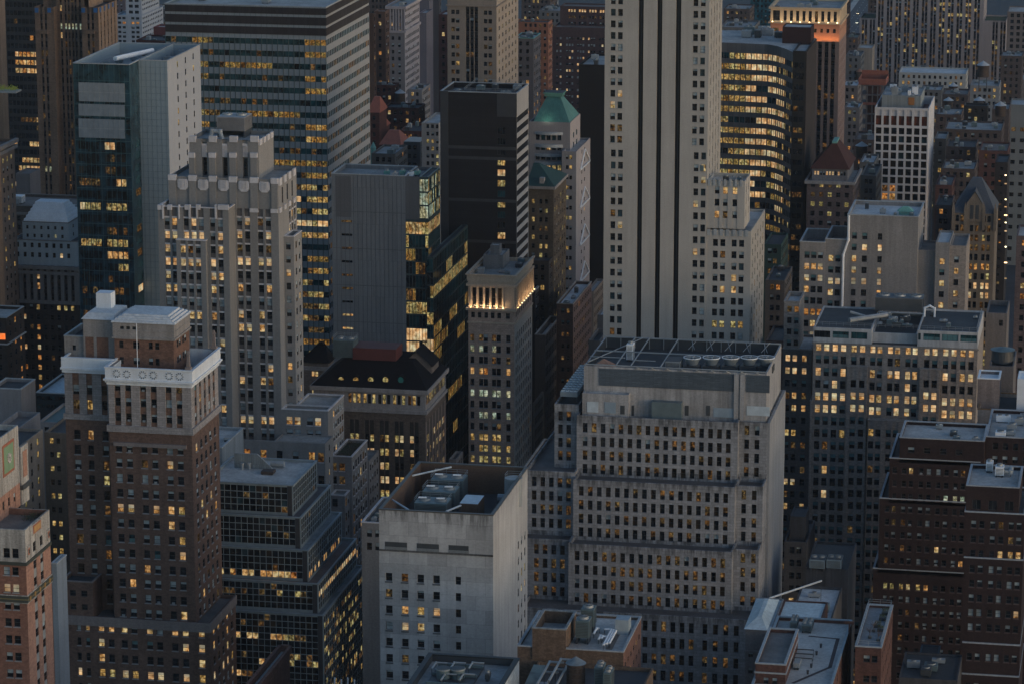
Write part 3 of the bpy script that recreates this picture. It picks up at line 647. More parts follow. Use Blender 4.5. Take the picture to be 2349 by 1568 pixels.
for i, (A, B_) in enumerate((((945, 1090), (1035, 1070)), ((898, 1144), (942, 1171)), ((1023, 1172), (1057, 1158)))):
    a = onZ(*A, zr + 6.0); c = onZ(*B_, zr + 6.0)
    pipe('steel_beam', ('long white steel beam bridging the back of the sunken limestone roof', 'short white beam in the left front corner of the sunken limestone roof', 'short white beam in front of the lidded box on the limestone roof')[i], 'beam', [tuple(a), tuple(c)], .22, plain('beam_paint', (.42, .45, .47)), z0=zr)
tk = onZ(1142, 1140, zr + 3); pipe('vent_duct', 'round silver duct near the right wall of the sunken limestone roof', 'duct', [tuple(tk), (tk[0] + 1.8, tk[1], tk[2])], .9, C_METAL, z0=zr)
# ============================================================ 4 long grey stepped building
b = Bld('stepped_office_building', 'long grey concrete office building stepped back in tiers of small narrow windows', 'office building')
CON = wallmat('grey_cast_stone', (.25, .252, .262), .08, .14, .22, panel=(1.5, .75)); CONS = wallmat('grey_cast_stone_side', (.25, .255, .265), .1, .12, .2)
LEDG = roofmat('ledge_roof', (.075, .07, .07))
MIXC = {'dark': .38, 'brown': .3, 'db': .26, 'litd': .14, 'b5': .03}
LW = {'litd': .45, 'db': .25, 'brown': .25, 'dark': .25}
XR = solX(1768, 800, 200)
def slab(Yf, Yb, xl, yt, xr, zb, cols, rows, x1=None, **kw):
    F = FS(Yf, cols, rows, dep=.45, fs='dh', mix=kw.pop('mix', MIXC)) if cols else None
    p = onY(xl, yt, Yf); X1 = solX(xr, Yf, p[2]) if x1 is None else x1
    return tierw(b, p[0], X1, Yf, Yb, zb, p[2], CON, F=F, para=1.0, roof=kw.pop('roof', LEDG), **kw)
YT = [778, 785.5, 792.5, 800]   # tier fronts, low to high
YBK = 838
z4 = onY(1468, 1407, YT[0])[2]
s4 = tierw(b, onY(1195, 1395, YT[0])[0], XR, YT[0], YBK, 0, z4, CON, F=FS(YT[0], [(1479.5, 1585.5, 6, 11.5), (1617, 1689, 4, 11.5), (1290, 1460, 9, 11)], (1434, 1546, 4, 24), dep=.45, mix={'dark': .6, 'brown': .2, 'db': .2, 'litd': .08}), para=1, roof=LEDG)
s3 = slab(YT[1], YBK, 1304, 1245, 1679, s4.zr, [(1323.5, 1658, 17, 11.3)], (1273, 1369, 4, 22), mix=dict(MIXC, litd=.3, lito=.02))
s3l = slab(YT[1] + 3, YBK, 1195, 1232, 1304, s4.zr, [(1230, 1290, 4, 11)], (1258, 1353, 4, 22), x1=s3.x0 - .003, mix=LW)
s3r = slab(YT[1] + 3, YBK, 1679, 1258, 1768, s4.zr, [(1704, 1752, 3, 11)], (1279, 1377, 4, 22), x1=XR - .003); 
s2 = slab(YT[2], YBK, 1314.5, 1098, 1685.5, s3.zr, [(1333, 1664.5, 17, 11.3)], (1125, 1219, 4, 22))
s2l = slab(YT[2] + 3, YBK, 1205, 1077, 1314, s3l.zr, [(1225, 1304, 5, 11)], (1103, 1197, 4, 22), x1=s2.x0 - .003)
s2r = slab(YT[2] + 3, YBK, 1686, 1112, 1768, s3r.zr, [(1706, 1754, 3, 11)], (1134, 1229, 4, 22), x1=XR - .006)
s1 = slab(YT[3], YBK, 1323, 951, 1693, s2.zr, [(1342, 1671, 17, 11.3)], (979.7, 1074, 4, 22))
s1l = slab(YT[3] + 3, YBK, 1272, 925, 1322, s2l.zr, [(1285.5, 1304.5, 2, 10.5)], (953, 1044, 4, 22), x1=s1.x0 - .003, roof=R_DARK)
s1r = slab(YT[3] + 3, YBK, 1693, 966, 1768, s2r.zr, [(1713, 1760, 3, 11.3)], (986, 1081, 4, 22), x1=XR - .009)
add_drips(CON, [q.z1 for q in (s1, s2, s3, s4, s1l, s2l, s3l, s1r)], 3.2, .6)
# side end wall, one sheet proud of the tiers
x1 = XR; pe = onX(1797, 960, x1) if False else None
sw = b.mb('end_wall'); yb = solY(1797, XR, s1.z1); 
sw.box(XR + .003, XR + .6, YT[3] + 3.2, max(yb, YBK), 0, s1r.z1 - .05, CONS)
# mechanical penthouse
YM = YT[3] + 4.5
pm = onY(1339.5, 838, YM); mz0 = s1.zr; zmid = solZ(879, pm[0], YM)
MEC = wallmat('penthouse_concrete', (.30, .295, .295), .15, .15, .4)
tm = tierw(b, pm[0], XR - .6, YM, YBK - 1, mz0, pm[2], MEC, para=2.6, roof=R_DARK, part='penthouse', S=None, inner=C_DARK)
LOU = wallmat('louvre_bank', (.07, .09, .11), .15, .1, .12, panel=(2.2, .3))
for a, c in ((1375, 1683), (1713, 1766)):
    z1 = solZ(842, pm[0], YM) ; z0 = solZ(881, pm[0], YM); xa, xb = solX(a, YM, z1), solX(c, YM, z1); m = b.mb('louvre')
    m.box(xa, xb, YM - .2, YM - .003, z0, z1, LOU)
m = b.mb('pier'); z1 = pm[2]
for a in (1685, 1699): 
    xa = solX(a, YM, z1); m.box(xa, xa + 1.1, YM - .5, YM - .21, mz0, z1 - .3, MEC)
def pst(pa, pb, ya, yb_, Yp, part, mat, out=.25):
    part = '%s#%d' % (part, pa)
    z1 = onY(pa, ya, Yp)[2]; z0 = onY(pa, yb_, Yp)[2]; xa = solX(pa, Yp, z1); xb = solX(pb, Yp, z1); b.mb(part).box(xa, xb, Yp - out, Yp - .003, z0, z1, mat)
YL = YM - 2.6
pl = onY(1336, 900, YL); tl_ = tierw(b, pl[0], solX(1442, YL, pl[2]), YL, YM - .01, mz0, pl[2], MEC, para=.3, part='penthouse', roof=C_COPE)
pst(1347, 1373, 920, 944, YL, 'shutter', plain('shutter_white', (.42, .48, .52)), .1); pst(1387, 1413, 921, 946, YL, 'shutter', plain('shutter_blue', (.22, .28, .33)), .1); pst(1423, 1433, 929, 949, YL, 'door', C_DARK, .05)
pst(1498, 1566, 916, 954, YM, 'shed', plain('shed_green', (.10, .135, .145)), 2.2)
for a in (1449, 1571, 1620): pst(a, a + 9, 929, 952, YM, 'door', C_DARK, .06)
pst(1455, 1487, 927, 952, YM, 'panel', MEC, .12); pst(1637, 1683, 934, 955, YM, 'shutter', plain('shutter_blue', (.22, .28, .33)), .1); pst(1713, 1766, 930, 951, YM, 'shutter', plain('shutter_white', (.42, .48, .52)), .1)
# open steel frame, fans and pyramid on the mechanical roof
zt = tm.z1
fr = thing('steel_roof_frame', 'grey steel girders braced across the roof of the long stepped building', 'steel frame', (tm.x0 + 5, tm.y0 + 5, tm.zr)); k = MB(); xs_ = np.linspace(tm.x0 + .5, tm.x1 - .5, 13); yb_ = tm.y1 - .6
for x in (xs_[2], xs_[3], xs_[5]): k.bar((x, tm.y0 + .6, zt + .3), (x, yb_, zt + .3), .17, C_METAL)
for y in (tm.y0 + .7, (tm.y0 + yb_) / 2, yb_): k.bar((tm.x0, y, zt + .25), (tm.x1, y, zt + .25), .2, C_METAL)
for i, x in enumerate(xs_[3:-1]):
    k.bar((x, tm.y0 + .6, zt - .8), (x + 1.8, tm.y0 - .5, zt + .3), .12, C_METAL); k.bar((x + 3.6, tm.y0 + .6, zt - .8), (x + 1.8, tm.y0 - .5, zt + .3), .12, C_METAL)
k.bar((tm.x0 + .5, tm.y0 + 3, zt + .3), (tm.x0 + 10, yb_, zt + .3), .14, C_METAL); k.bar((tm.x0 + 11, tm.y0 + 7, zt + .3), (tm.x0 + 17, tm.y0 + 7, zt + .3), .14, C_METAL); k.bar((tm.x0, tm.y0 + 9, zt + .3), (tm.x0 + 9, tm.y0 + 9, zt + .3), .14, C_METAL)
for i in range(5):
    x = onZ(1567 + i * 43.5, 827, zt)[0]; k.bar((x - .8, tm.y1 - 7.5, zt - .6), (x + .8, tm.y1 - 2, zt + .8), .08, C_METAL); k.bar((x + .8, tm.y1 - 7.5, zt - .6), (x - .8, tm.y1 - 2, zt + .8), .08, C_METAL)
k.obj('girder', fr); k = MB()
for x in xs_: k.bar((x, yb_, tm.zr), (x, yb_, zt + .3), .12, C_METAL)
k.obj('post', fr)
for i, a in enumerate((1588, 1632, 1676, 1719, 1757)):
    p = onZ(a, 827, zt); c = (p[0], min(p[1], tm.y1 - 4.2)); o = thing('roof_fan', 'white rimmed fan, %s of the row on the stepped building roof' % ('leftmost', 'second from left', 'middle', 'second from right', 'rightmost')[i], 'fan', (c[0], c[1], tm.zr), 'big round fans in a row'); k = MB()
    k.cyl(c, 1.3, 2.15, zt - .9, zt + .9, plain('fan_metal', (.22, .25, .27), .5, .2), 24, C_DARK); k.box(c[0] - 2, c[0] + 2, c[1] - 2, c[1] + 2, tm.zr, zt - .95, C_DARK); k.obj('cowl', o); k = MB()
    for a_ in range(24):
        t0 = a_ * math.pi / 12; t1_ = t0 + math.pi / 12; k.bar((c[0] + 2.15 * math.cos(t0), c[1] + 2.15 * math.sin(t0), zt + .9), (c[0] + 2.15 * math.cos(t1_), c[1] + 2.15 * math.sin(t1_), zt + .9), .14, C_WHITE)
    k.obj('rim', o); k = MB()
    for a_ in range(5): k.bar((c[0], c[1], zt + .95), (c[0] + 1.8 * math.cos(a_ * 1.2566), c[1] + 1.8 * math.sin(a_ * 1.2566), zt + .95), .13, C_METAL)
    k.cyl(c, .4, .4, zt + .9, zt + 1.1, C_METAL, 10); k.obj('blade', o)
q = ub(tm.zr, 3.0, 1526, 828, 1560, 5.5); machine('cooling_tower', 'dark square louvred machine between girders on the stepped building roof', 'rooftop unit', q, C_METAL, (0, 0), top=C_DARK)
p = onZ(1385, 832, zt - .6); o = thing('roof_pyramid', 'low orange brown pyramid cover under the girders at the roof corner', 'roof cover', (p[0], p[1], tm.zr)); k = MB(); OR = plain('orange_cover', (.30, .16, .10), .7)
k.frust(p[0] - 3, p[0] + 3, p[1] - 3, p[1] + 3, tm.zr, p[0] - 2.6, p[0] + 2.6, p[1] - 2.6, p[1] + 2.6, zt - 1.3, OR); k.frust(p[0] - 2.6, p[0] + 2.6, p[1] - 2.6, p[1] + 2.6, zt - 1.3, p[0] - .1, p[0] + .1, p[1] - .1, p[1] + .1, zt + .5, OR); k.obj('cover', o)
q = ub(tm.zr, 4.4, 1437, 790, 1452, 3); machine('rooftop_unit', 'small white box unit at the back left of the steel framed roof', 'rooftop unit', q, C_WHITE, (1, 1))
# fan coil array on the left wing
zr = s1l.zr; o = thing('condenser_array', 'pale grid of many small fans on the left wing roof of the stepped building', 'fan array', (s1l.x0 + 3, s1l.y0 + 8, zr), None)
k = MB(); ax0, ax1, ay0, ay1 = s1l.x0 + .9, s1l.x1 - .9, s1l.y0 + 3, s1l.y1 - 2; k.box(ax0, ax1, ay0, ay1, zr + 2.2, zr + 3.4, C_METAL); k.obj('casing', o); k = MB()
for i in range(4):
    for j in range(12): k.cyl((ax0 + (ax1 - ax0) * (i + .5) / 4, ay0 + (ay1 - ay0) * (j + .5) / 12), .48, .48, zr + 3.4, zr + 3.65, C_WHITE, 10, C_DARK)
k.obj('fan', o, kind=None); k = MB()
for i in range(5):
    for x in (ax0 + .1, ax1 - .1): y = ay0 + (ay1 - ay0) * i / 4; k.bar((x, y, zr), (x, y, zr + 2.2), .1, C_DARK)
k.obj('leg', o)
# ============================================================ 5 black parapet roof, bottom centre
b = Bld('flat_roofed_building', 'building with a black parapet and dark machine well, cut by the bottom edge', 'building')
TILE = wallmat('white_tile', (.36, .41, .44), .08, .08, .1, panel=(1.2, .8))
pf = onY(984, 1498, 645); xr = onY(1191, 1508, 645)[0]; Z6 = pf[2]
t6 = tierw(b, pf[0], xr, 598, 645, 0, Z6, TILE, para=1.3, roof=R_BLUE, cop=plain('black_coping', (.012, .013, .014)), inner=C_DARK, thick=.9, F=AUTO(), S=None)
xs = solX(1107, 640, t6.zr)
for i, (a, c_) in enumerate(((1017, 1530), (1050, 1530))):
    q = onZ(a, c_, t6.zr + 2.6); o = thing('exhaust_fan', ('left', 'right')[i] + ' of two dark round exhaust drums in the black parapet roof', 'exhaust drum', (q[0], q[1], t6.zr), 'round exhaust drums'); k = MB()
    k.cyl(q, 1.45, 1.45, t6.zr, t6.zr + 2.6, C_UNIT, 20, C_DARK); k.obj('drum', o); k = MB(); k.cyl(q, 1.6, 1.6, t6.zr + 2.3, t6.zr + 2.5, C_METAL, 20); k.obj('rim', o)
m = b.mb('machine_well'); m.box(t6.x0 + 3, xs, 602, 641, t6.zr + .01, t6.zr + .5, C_DARK)
for i in range(7):
    y = 604 + i * 6; m.box(t6.x0 + 3, xs, y, y + .4, t6.zr + .503, t6.zr + 1.1, C_UNIT)
for i in range(5):
    q = onZ(1000 + i * 21, 1514 + (i % 2) * 26, t6.zr + 2); pipe('pipe_run', 'pale pipe run crossing the machine well behind the black parapet', 'pipe', [(q[0], q[1] - 4, t6.zr + 1.6), (q[0], q[1], t6.zr + 1.6), (q[0] + 2.4, q[1], t6.zr + 1.6)], .2, C_METAL, 'pipe runs in the machine well', z0=t6.zr)
q = ub(t6.zr, 1.6, 1112, 1545, 1122, 2); machine('rooftop_unit', 'dark round topped unit between the machine well and plain roof half', 'rooftop unit', q, C_DARK, (1, 1))
# ============================================================ 6 brown brick building with bulkhead
b = Bld('brown_brick_building', 'brown brick building with a tall brick bulkhead and pale roof, behind the round water tank', 'building')
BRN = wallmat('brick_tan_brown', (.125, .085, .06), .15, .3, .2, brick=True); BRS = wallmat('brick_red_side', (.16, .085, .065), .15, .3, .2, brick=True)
Y = 664
MX = {'dark': .6, 'b5': .15, 'lit': .12, 'lb3': .08, 'pale': .1}
t7 = tier(b, Y, 1187, 1481, 1430, 1471, wall=BRN, F=FS(Y, [(1255, 1255, 1, 14), (1324, 1324, 1, 14), (1362, 1362, 1, 15), (1405, 1405, 1, 14)], (1522, 1556, 2, 12), mix={'dark': .8, 'b5': .4}), S=SIDE(6, 1.1, m=.04, mix={'dark': .55, 'litp': .25, 'lit': .15, 'b5': .1}, wall=BRS), para=.5, roof=R_GREY, cop=C_COPE)
BK = wallmat('bulkhead_cope', (.24, .25, .25), .2, .3, .3)
tb = tier(b, Y - .3, 1221, 1440, 1298, 1322, zb=t7.zr - 2, wall=BRN, S=None, para=2.6, roof=R_BLUE, cop=BK, inner=BRN, part='bulkhead')
for i, (a, c, d) in enumerate(((1320, 1422, 1351), (1332, 1396, 1362))):
    machine('cooling_tower', ('front', 'rear')[i] + ' of two tall teal grey cooling towers beside the brick bulkhead', 'cooling tower', ub(t7.zr, 5.2, a, c, d, 3.6), C_UNIT, (1, 1), group='teal cooling towers by the bulkhead', legs=1.4)
machine('vent_box', 'pale silver box casing at the back corner of the brown brick roof', 'rooftop unit', ub(t7.zr, 3.3, 1411, 1420, 1442, 3.5), plain('silver_box', (.30, .35, .38), .5, .2), (0, 0), lou=False, legs=0)
for i in range(7):
    a = onZ(1362 + i * 6 + (i % 3) * 5, 1452 + (i * 13) % 28, t7.zr + 1.0); c = onZ(1375 + i * 6, 1440 + (i * 17) % 32, t7.zr + 1.0)
    pipe('pipe_run', 'white lagged pipe tangle on the pale roof beside teal cooling towers', 'pipe', [tuple(a), (a[0], c[1], a[2]), tuple(c)], .24, C_WHITE, 'white pipes by the teal cooling towers', z0=t7.zr)
m = b.mb('roof_strip'); a = onZ(1388, 1494, t7.zr); m.box(a[0], a[0] + 1.2, Y + .6, t7.y1 - 3, t7.zr + .005, t7.zr + .06, R_BROWN)
# lower roof with the round tank
b = Bld('low_machine_building', 'low dark roof crowded with machines and the round wooden tank', 'building')
zl = onY(1320, 1606, 640)[2]
tq = tierw(b, xr + .6, solX(1432, 625, zl), 622, Y - .35, 0, zl, BRN, para=.8, roof=R_DARK, F=AUTO())
q = onY(1321, 1519, 642); water_tank('dark wooden water tank with pale blue conical roof at the bottom edge', q[0], 642, tq.zr, 1.95, 4.6, legs=max(.5, q[2] - 4.6 - tq.zr), group=None)
for i, (a, c, d) in enumerate(((1363, 1530, 1383), (1384, 1542, 1402))):
    q = onY(a, c, 640 - i * 4); x1 = solX(d, q[1], q[2]); machine('cooling_tower', ('left', 'right')[i] + ' of two ribbed grey tanks to the right of the wooden water tank', 'cooling unit', [q[0], x1, q[1], q[1] + 4, tq.zr, q[2]], C_UNIT, (1, 2), group='ribbed tanks right of the water tank')
for i in range(5):
    a = onY(1232 + i * 13, 1568 - (i * 23) % 40, 638); pipe('pipe_rack', 'grey pipe frame left of the round water tank', 'pipe frame', [(a[0], 632, a[2]), (a[0], 646, a[2]), (a[0] + 3, 646, a[2])], .25, C_METAL, 'pipe frames left of the water tank', z0=tq.zr)
a = onY(1214, 1540, 645); c = onY(1198, 1568, 636); o = thing('skylight', 'slanting glazed ridge skylight with a light inside, left of the tank', 'skylight', (a[0], 640, tq.zr)); k = MB()
k.poly([(c[0] - 1, 630, tq.zr + 1), (c[0] + 2.5, 630, tq.zr + 1), (a[0] + 2.5, 650, a[2]), (a[0], 650, a[2])], glass('skylight_glass', (.10, .11, .09), .3)); k.box(c[0] - 1, c[0] + 2.5, 630, 650, tq.zr, tq.zr + .99, C_METAL); k.obj('glazing', o)
# ============================================================ 7 roofs at bottom right
b = Bld('white_roofed_building', 'building with a pale membrane roof, brown trace line and low penthouse', 'building')
RM = roofmat('membrane_roof', (.42, .41, .385), .22); RW = roofmat('white_roof', (.46, .51, .51), .15)
BR8 = wallmat('brick_dark_red', (.10, .05, .04), .15, .3, .2, brick=True); ST8 = wallmat('terrace_stone', (.20, .19, .19), .15, .2, .2)
Z8 = onY(1850, 1377, 728)[2]; X81 = onZ(1954, 1423, Z8)[0]; yn = onZ(1954, 1423, Z8)[1]; xl = onZ(1763, 1440, Z8)
xm0 = onZ(1757, 1444, Z8); xa = onZ(1710, 1443, Z8); ph = onZ(1733, 1521, Z8 + 3.6); phr = onZ(1802, 1525.6, Z8 + 3.6)[0]; phb = onZ(1763, 1440, Z8 + 3.6)[1]
t8 = tierw(b, xl[0] + 1.0, X81, 630, yn, 0, Z8, BR8, para=.7, roof=RM, cop=plain('roof_edge_metal', (.22, .27, .30)), S=SIDE(12, 1.2, m=.05, pitch=3.7, rows=[(Z8 - 4 - 3.7 * i, 2.0) for i in range(8)], mix={'dark': .8, 'b5': .2}))
xn = onZ(1899, 1380, Z8)[0]
t8b = tierw(b, xl[0] + 1.0, xn, yn + .003, 728, 0, Z8, BR8, para=.3, roof=RW)
t8c = tierw(b, xa[0], xl[0] + .997, xa[1], 728, 0, Z8 + .2, ST8, para=.3, roof=RW, F=FS(xa[1], [(1722, 1722, 1, 11)], (1500, 1537, 2, 14), mix={'b5': 1}))
m = b.mb('hip_roof'); m.frust(xa[0] - .3, xl[0], xa[1] - .4, 727, Z8 + .25, xa[0] + 2.2, xl[0] - 1.8, xa[1] + 4, 722, Z8 + 1.9, RW)
b.band(t8c, Z8 - 5.2, .5, .3, ST8, 'moulding')
t8p = tierw(b, ph[0], phr, ph[1], phb, Z8 - .69 if False else 0, Z8 + 3.6, BR8, para=.7, roof=R_BROWN, cop=C_COPE, F=FS(ph[1], [(1757, 1777, 2, 12)], (1560, 1590, 2, 14), mix={'dark': .7, 'b5': .3}), part='penthouse')
BOXES.pop()
b.band(t8p, Z8 + 1.6, .35, .2, C_COPE, 'moulding')
tr = b.mb('roof_trace'); TM = roofmat('trace_tar', (.05, .03, .03), .3)
pts = [(1858, 1458), (1922, 1464), (1904, 1529), (1820, 1565)]
for (A, B_) in zip(pts, pts[1:]):
    a = Vector(onZ(*A, t8.zr)); c = Vector(onZ(*B_, t8.zr)); d = (c - a).normalized(); n_ = Vector((-d.y, d.x, 0)) * .4
    tr.poly([a - n_ - d * .3 + Vector((0, 0, .01)), c - n_ + d * .3 + Vector((0, 0, .01)), c + n_ + d * .3 + Vector((0, 0, .01)), a + n_ - d * .3 + Vector((0, 0, .01))], TM)
for i, (a, c, d) in enumerate(((1812, 1425, 1828), (1838, 1432, 1862))):
    machine('cooling_unit', ('left', 'right')[i] + ' dark condenser with white fan bars on the pale membrane roof', 'condenser', ub(t8.zr, 1.9, a, c, d, 5), C_UNIT, (2, 2), group='dark condensers on the membrane roof')
for i, y in enumerate((1487, 1497, 1507)):
    a = onZ(1822, y, t8.zr + 1.5); c = onZ(1868 - i * 2, y, t8.zr + 1.5); pipe('steel_beam', 'dark steel beam held above the pale roof beside the penthouse', 'beam', [tuple(a), (c[0], a[1], a[2])], .14, C_DARK, 'parallel dark beams on the pale roof', z0=t8.zr)
for i, (x, y) in enumerate(((1883, 1484), (1873, 1501), (1861, 1530), (1853, 1545), (1770, 1487))):
    p = onZ(x, y, t8.zr); o = thing('roof_vent', 'small dark vent stub on the pale membrane roof', 'vent', p, 'vent stubs on the membrane roof'); k = MB(); k.cyl(p, .22, .3, p[2], p[2] + .9, C_DARK, 8); k.obj('stub', o)
machine('rooftop_unit', 'pale square box unit at the right foot of the low penthouse', 'rooftop unit', ub(t8.zr, 1.5, 1820, 1520, 1834, 4), C_METAL, (0, 0), lou=False)
# terrace block
b = Bld('terrace_building', 'brown building with a railed roof terrace, planters and young bare trees', 'building')
Yt = 690; pt = onY(1962, 1482, Yt); x0t = max(pt[0], X81 + .4)
yt1 = onZ(2037, 1388, pt[2])[1]; 
t9 = tierw(b, x0t, solX(2022, Yt, pt[2]), Yt, yt1, 0, pt[2], BR8, para=.5, roof=roofmat('terrace_paving', (.20, .21, .22), .2), cop=C_COPE, F=FS(Yt, [(1988, 2028, 2, 15, 1, 0), (2006, 2006, 1, 14)], (1510, 1556, 2, 16), mix={'dark': .8, 'b5': .3}), S=SIDE(7, 1.3, m=.05, mix={'dark': .7, 'lit': .2, 'b5': .1}))
rl = railing(t9.x0 + .3, t9.x1 - .3, Yt + .3, yt1 - .3, t9.z1 + .3, None); rl_o = b.mb('railing'); rl_o.v, rl_o.f, rl_o.mi, rl_o.mats = rl.v, rl.f, rl.mi, rl.mats
for i, (x, y) in enumerate(((2004, 1448), (2014, 1470), (1995, 1463))):
    p = onZ(x, y, t9.zr); o = thing('potted_tree', ('bare young potted tree in the middle of the roof terrace', 'bare potted tree in the front right corner of the terrace', 'bare potted tree at the front of the terrace')[i], 'tree', p, 'potted trees on the roof terrace'); k = MB(); k.cyl(p, .35, .45, p[2], p[2] + .6, plain('planter', (.10, .09, .08)), 10); k.obj('pot', o)
    k = MB(); k.bar((p[0], p[1], p[2] + .6), (p[0], p[1], p[2] + 1.8), .06, BRN, 5)
    for j in range(14):
        a = rnd.random() * 6.28; h0 = p[2] + 1.1 + rnd.random() * .7; k.bar((p[0], p[1], h0), (p[0] + math.cos(a) * .9, p[1] + math.sin(a) * .9, h0 + .5 + rnd.random() * .8), .025, BRN, 3)
    k.obj('branch', o)
for i, (x, y) in enumerate(((2018, 1437), (2030, 1421), (2026, 1446), (2036, 1408))):
    p = onZ(x - 6, y, t9.zr); o = thing('planter', 'dark planter box with shrub on the roof terrace edge', 'planter', p, 'planters along the terrace edge'); k = MB(); k.box(p[0] - .7, p[0] + .7, p[1] - .7, p[1] + .7, p[2], p[2] + .7, C_DARK); k.obj('box', o)
    k = MB(); 
    for j in range(40):
        a, c_, d = [rnd.uniform(-.7, .7) for _ in range(3)]; k.poly([(p[0] + a, p[1] + c_, p[2] + 1 + d * .5), (p[0] + a + .2, p[1] + c_ + .1, p[2] + 1 + d * .5), (p[0] + a + .1, p[1] + c_, p[2] + 1.25 + d * .5)], plain('shrub_leaf', (.03, .05, .025)))
    k.obj('shrub', o)
# chimney between the roofs
p = onZ(1958, 1424, Z8); o = thing('chimney_stack', 'rusty cross shaped stack rising between membrane roof and terrace', 'chimney', (p[0] + .2, p[1] - 2, 0)); 
k = MB(); RU = plain('rust_stack', (.09, .04, .03), .8); cx_ = X81 + .2; k.box(cx_ - .35 + .6 - .4, cx_ + .19, yn - 9, yn - 8, 0, Z8 + 2, RU); k.obj('shaft', o); k = MB(); k.box(cx_ - 1.2, cx_ + 1, yn - 8.8, yn - 8.2, Z8 + 2.003, Z8 + 2.6, RU); k.obj('cap', o)
# low blocks between the grey building's end wall and the dark red building
b = Bld('dark_roofed_building', 'low dark building in the gap right of the grey stepped building', 'building')
DG = wallmat('dark_render', (.07, .07, .075), .2, .2, .3)
tg = tier(b, 868, 1799, 1240, 1851, dy=22, wall=DG, para=1, roof=R_DARK, F=AUTO()); tierw(b, tg.x0 + 1, tg.x1 - 1, 872, 882, tg.zr, onY(1800, 1182, 872)[2], DG, para=.3, roof=R_DARK)
b = Bld('dark_shed_building', 'dark metal clad block carrying two pale open topped cooling cabinets', 'building')
th = tier(b, 808, 1848, 1300, 1945, dy=24, wall=wallmat('dark_cladding', (.06, .062, .07), .1, .1, .3, panel=(.8, 5)), para=.6, roof=R_DARK)
for i, (a, d) in enumerate(((1857, 1892), (1896, 1930))):
    machine('cooling_cabinet', ('left', 'right')[i] + ' pale cooling cabinet with black top above the dark metal clad block', 'cooling cabinet', ub(th.zr, 3.0, a, 1282, d, 5), plain('pale_cabinet', (.22, .28, .31)), (2, 1), top=C_DARK, group='pale cooling cabinets', legs=.8)
b = Bld('pale_roofed_building', 'low building with a light blue grey roof behind the white membrane roof', 'building')
zz = onY(1900, 1345, 800)[2]; tj = tierw(b, solX(1838, 800, zz), solX(1932, 800, zz), 734, 800, 0, zz, DG, para=.6, roof=R_PALE)
a = onZ(1803, 1373, zz + 2); c = onZ(1884, 1331, zz + 6); pipe('steel_boom', 'long white lattice boom leaning up behind the white membrane roof', 'boom', [(a[0], 745, onY(1803, 1373, 745)[2]), (onY(1884, 1331, 790)[0], 790, onY(1884, 1331, 790)[2])], .24, plain('beam_paint', (.42, .45, .47)), z0=tj.zr)
clutter(b, tj, 4, 'dark machine on the light blue grey low roof', 5)
# ============================================================ 8 red brick towers on the right
RED = wallmat('red_brick', (.029, .017, .0165), .15, .3, .2, brick=True); RSILL = wallmat('red_sill', (.10, .07, .065), .1, .1, .0); REDC = wallmat('white_coping', (.33, .35, .37), .15, .2, .1)
MR = {'ac': .08, 'ac5': .06, 'dark': .5, 'b5': .16, 'pale': .06, 'b3': .08, 'litd': .07, 'lit': .03}
b = Bld('dark_red_building', 'wide dark red brick apartment tower with setbacks edged in pale coping on the left', 'apartment building')
Y = 862; cl = [(2045, 2201, 1, 9, 2, 15), (2082.5, 2122, 2, 10, 2, 17), (2162, 2201, 2, 10, 2, 17)]
cl = [(2045, 2045, 1, 9.5, 2, 15), (2082, 2082, 1, 10, 2, 16), (2122, 2122, 1, 10.5, 2, 18), (2162, 2162, 1, 10.5, 2, 18), (2201, 2201, 1, 10.5, 2, 17)]
LR = {8: {'lit': .3, 'dark': .5, 'b5': .2}, 9: lambda r, c: {'lity': .7, 'lit': .5} if c < 6 else {'dark': 1}, 2: lambda r, c: {'litg': 1} if c > 5 else {'dark': 1}, 5: {'dark': .6, 'litd': .2, 'lito': .1, 'b5': .2}}
F = FS(Y, cl, (1077, 1372, 11, 14), sill=RSILL, mix=MR, litr=LR)
zA = onY(2018, 1142, Y)[2]; zB = onY(2003, 1303, Y)[2]; zC = onY(2041, 1052, Y)[2]
ta = tier(b, Y, 2003, 1303, 2240, dy=26, wall=RED, F=F, cop=REDC, roof=R_DARK)
tb_ = tier(b, Y, 2018, 1142, 2240, dy=26, zb=ta.zr, wall=RED, F=F, cop=REDC, roof=R_DARK, x1=ta.x1)
tc = tier(b, Y, 2041, 1050, 2240, dy=26, zb=tb_.zr, wall=RED, F=FS(Y, cl, (1077, 1372, 11, 14), sill=RSILL, mix=MR, litr=LR, down=False), cop=REDC, roof=R_DARK, x1=ta.x1)
td = tier(b, Y, 2064, 1003, 2258, 2258, dy=18, zb=tc.zr, wall=RED, F=FS(Y, [(2090, 2200, 4, 15)], (1031, 1060, 2, 13), down=False, mix={'dark': .7, 'b5': .3}), cop=REDC, roof=R_GREY, para=.8)
b.boxes[-1:]; clutter(b, td, 4, 'small dark machine on the pale roof of the dark red tower', 8, sz=(1.5, 3))
b = Bld('red_stepped_building', 'nearer red brick tower with five white edged setbacks at the right edge', 'apartment building')
Y = 790; cl = [(2243, 2243, 1, 12, 2, 18.5), (2287, 2287, 1, 12, 2, 19), (2329, 2329, 1, 12, 2, 18)]
F = FS(Y, cl, (1200, 1467, 9, 16.5), sill=RSILL, mix={'dark': .4, 'b5': .25, 'pale': .2, 'b3': .1, 'litd': .05}, litr={2: {'lit': .5, 'lb5': .4, 'dark': .5}, 6: {'lb7': .4, 'pale': .3, 'dark': .3}, 8: {'dark': .6, 'litd': .3, 'b5': .2}})
e = onY(2207, 1545, Y - 2.4); XR9 = solX(2362, Y, 150)
z0 = 0
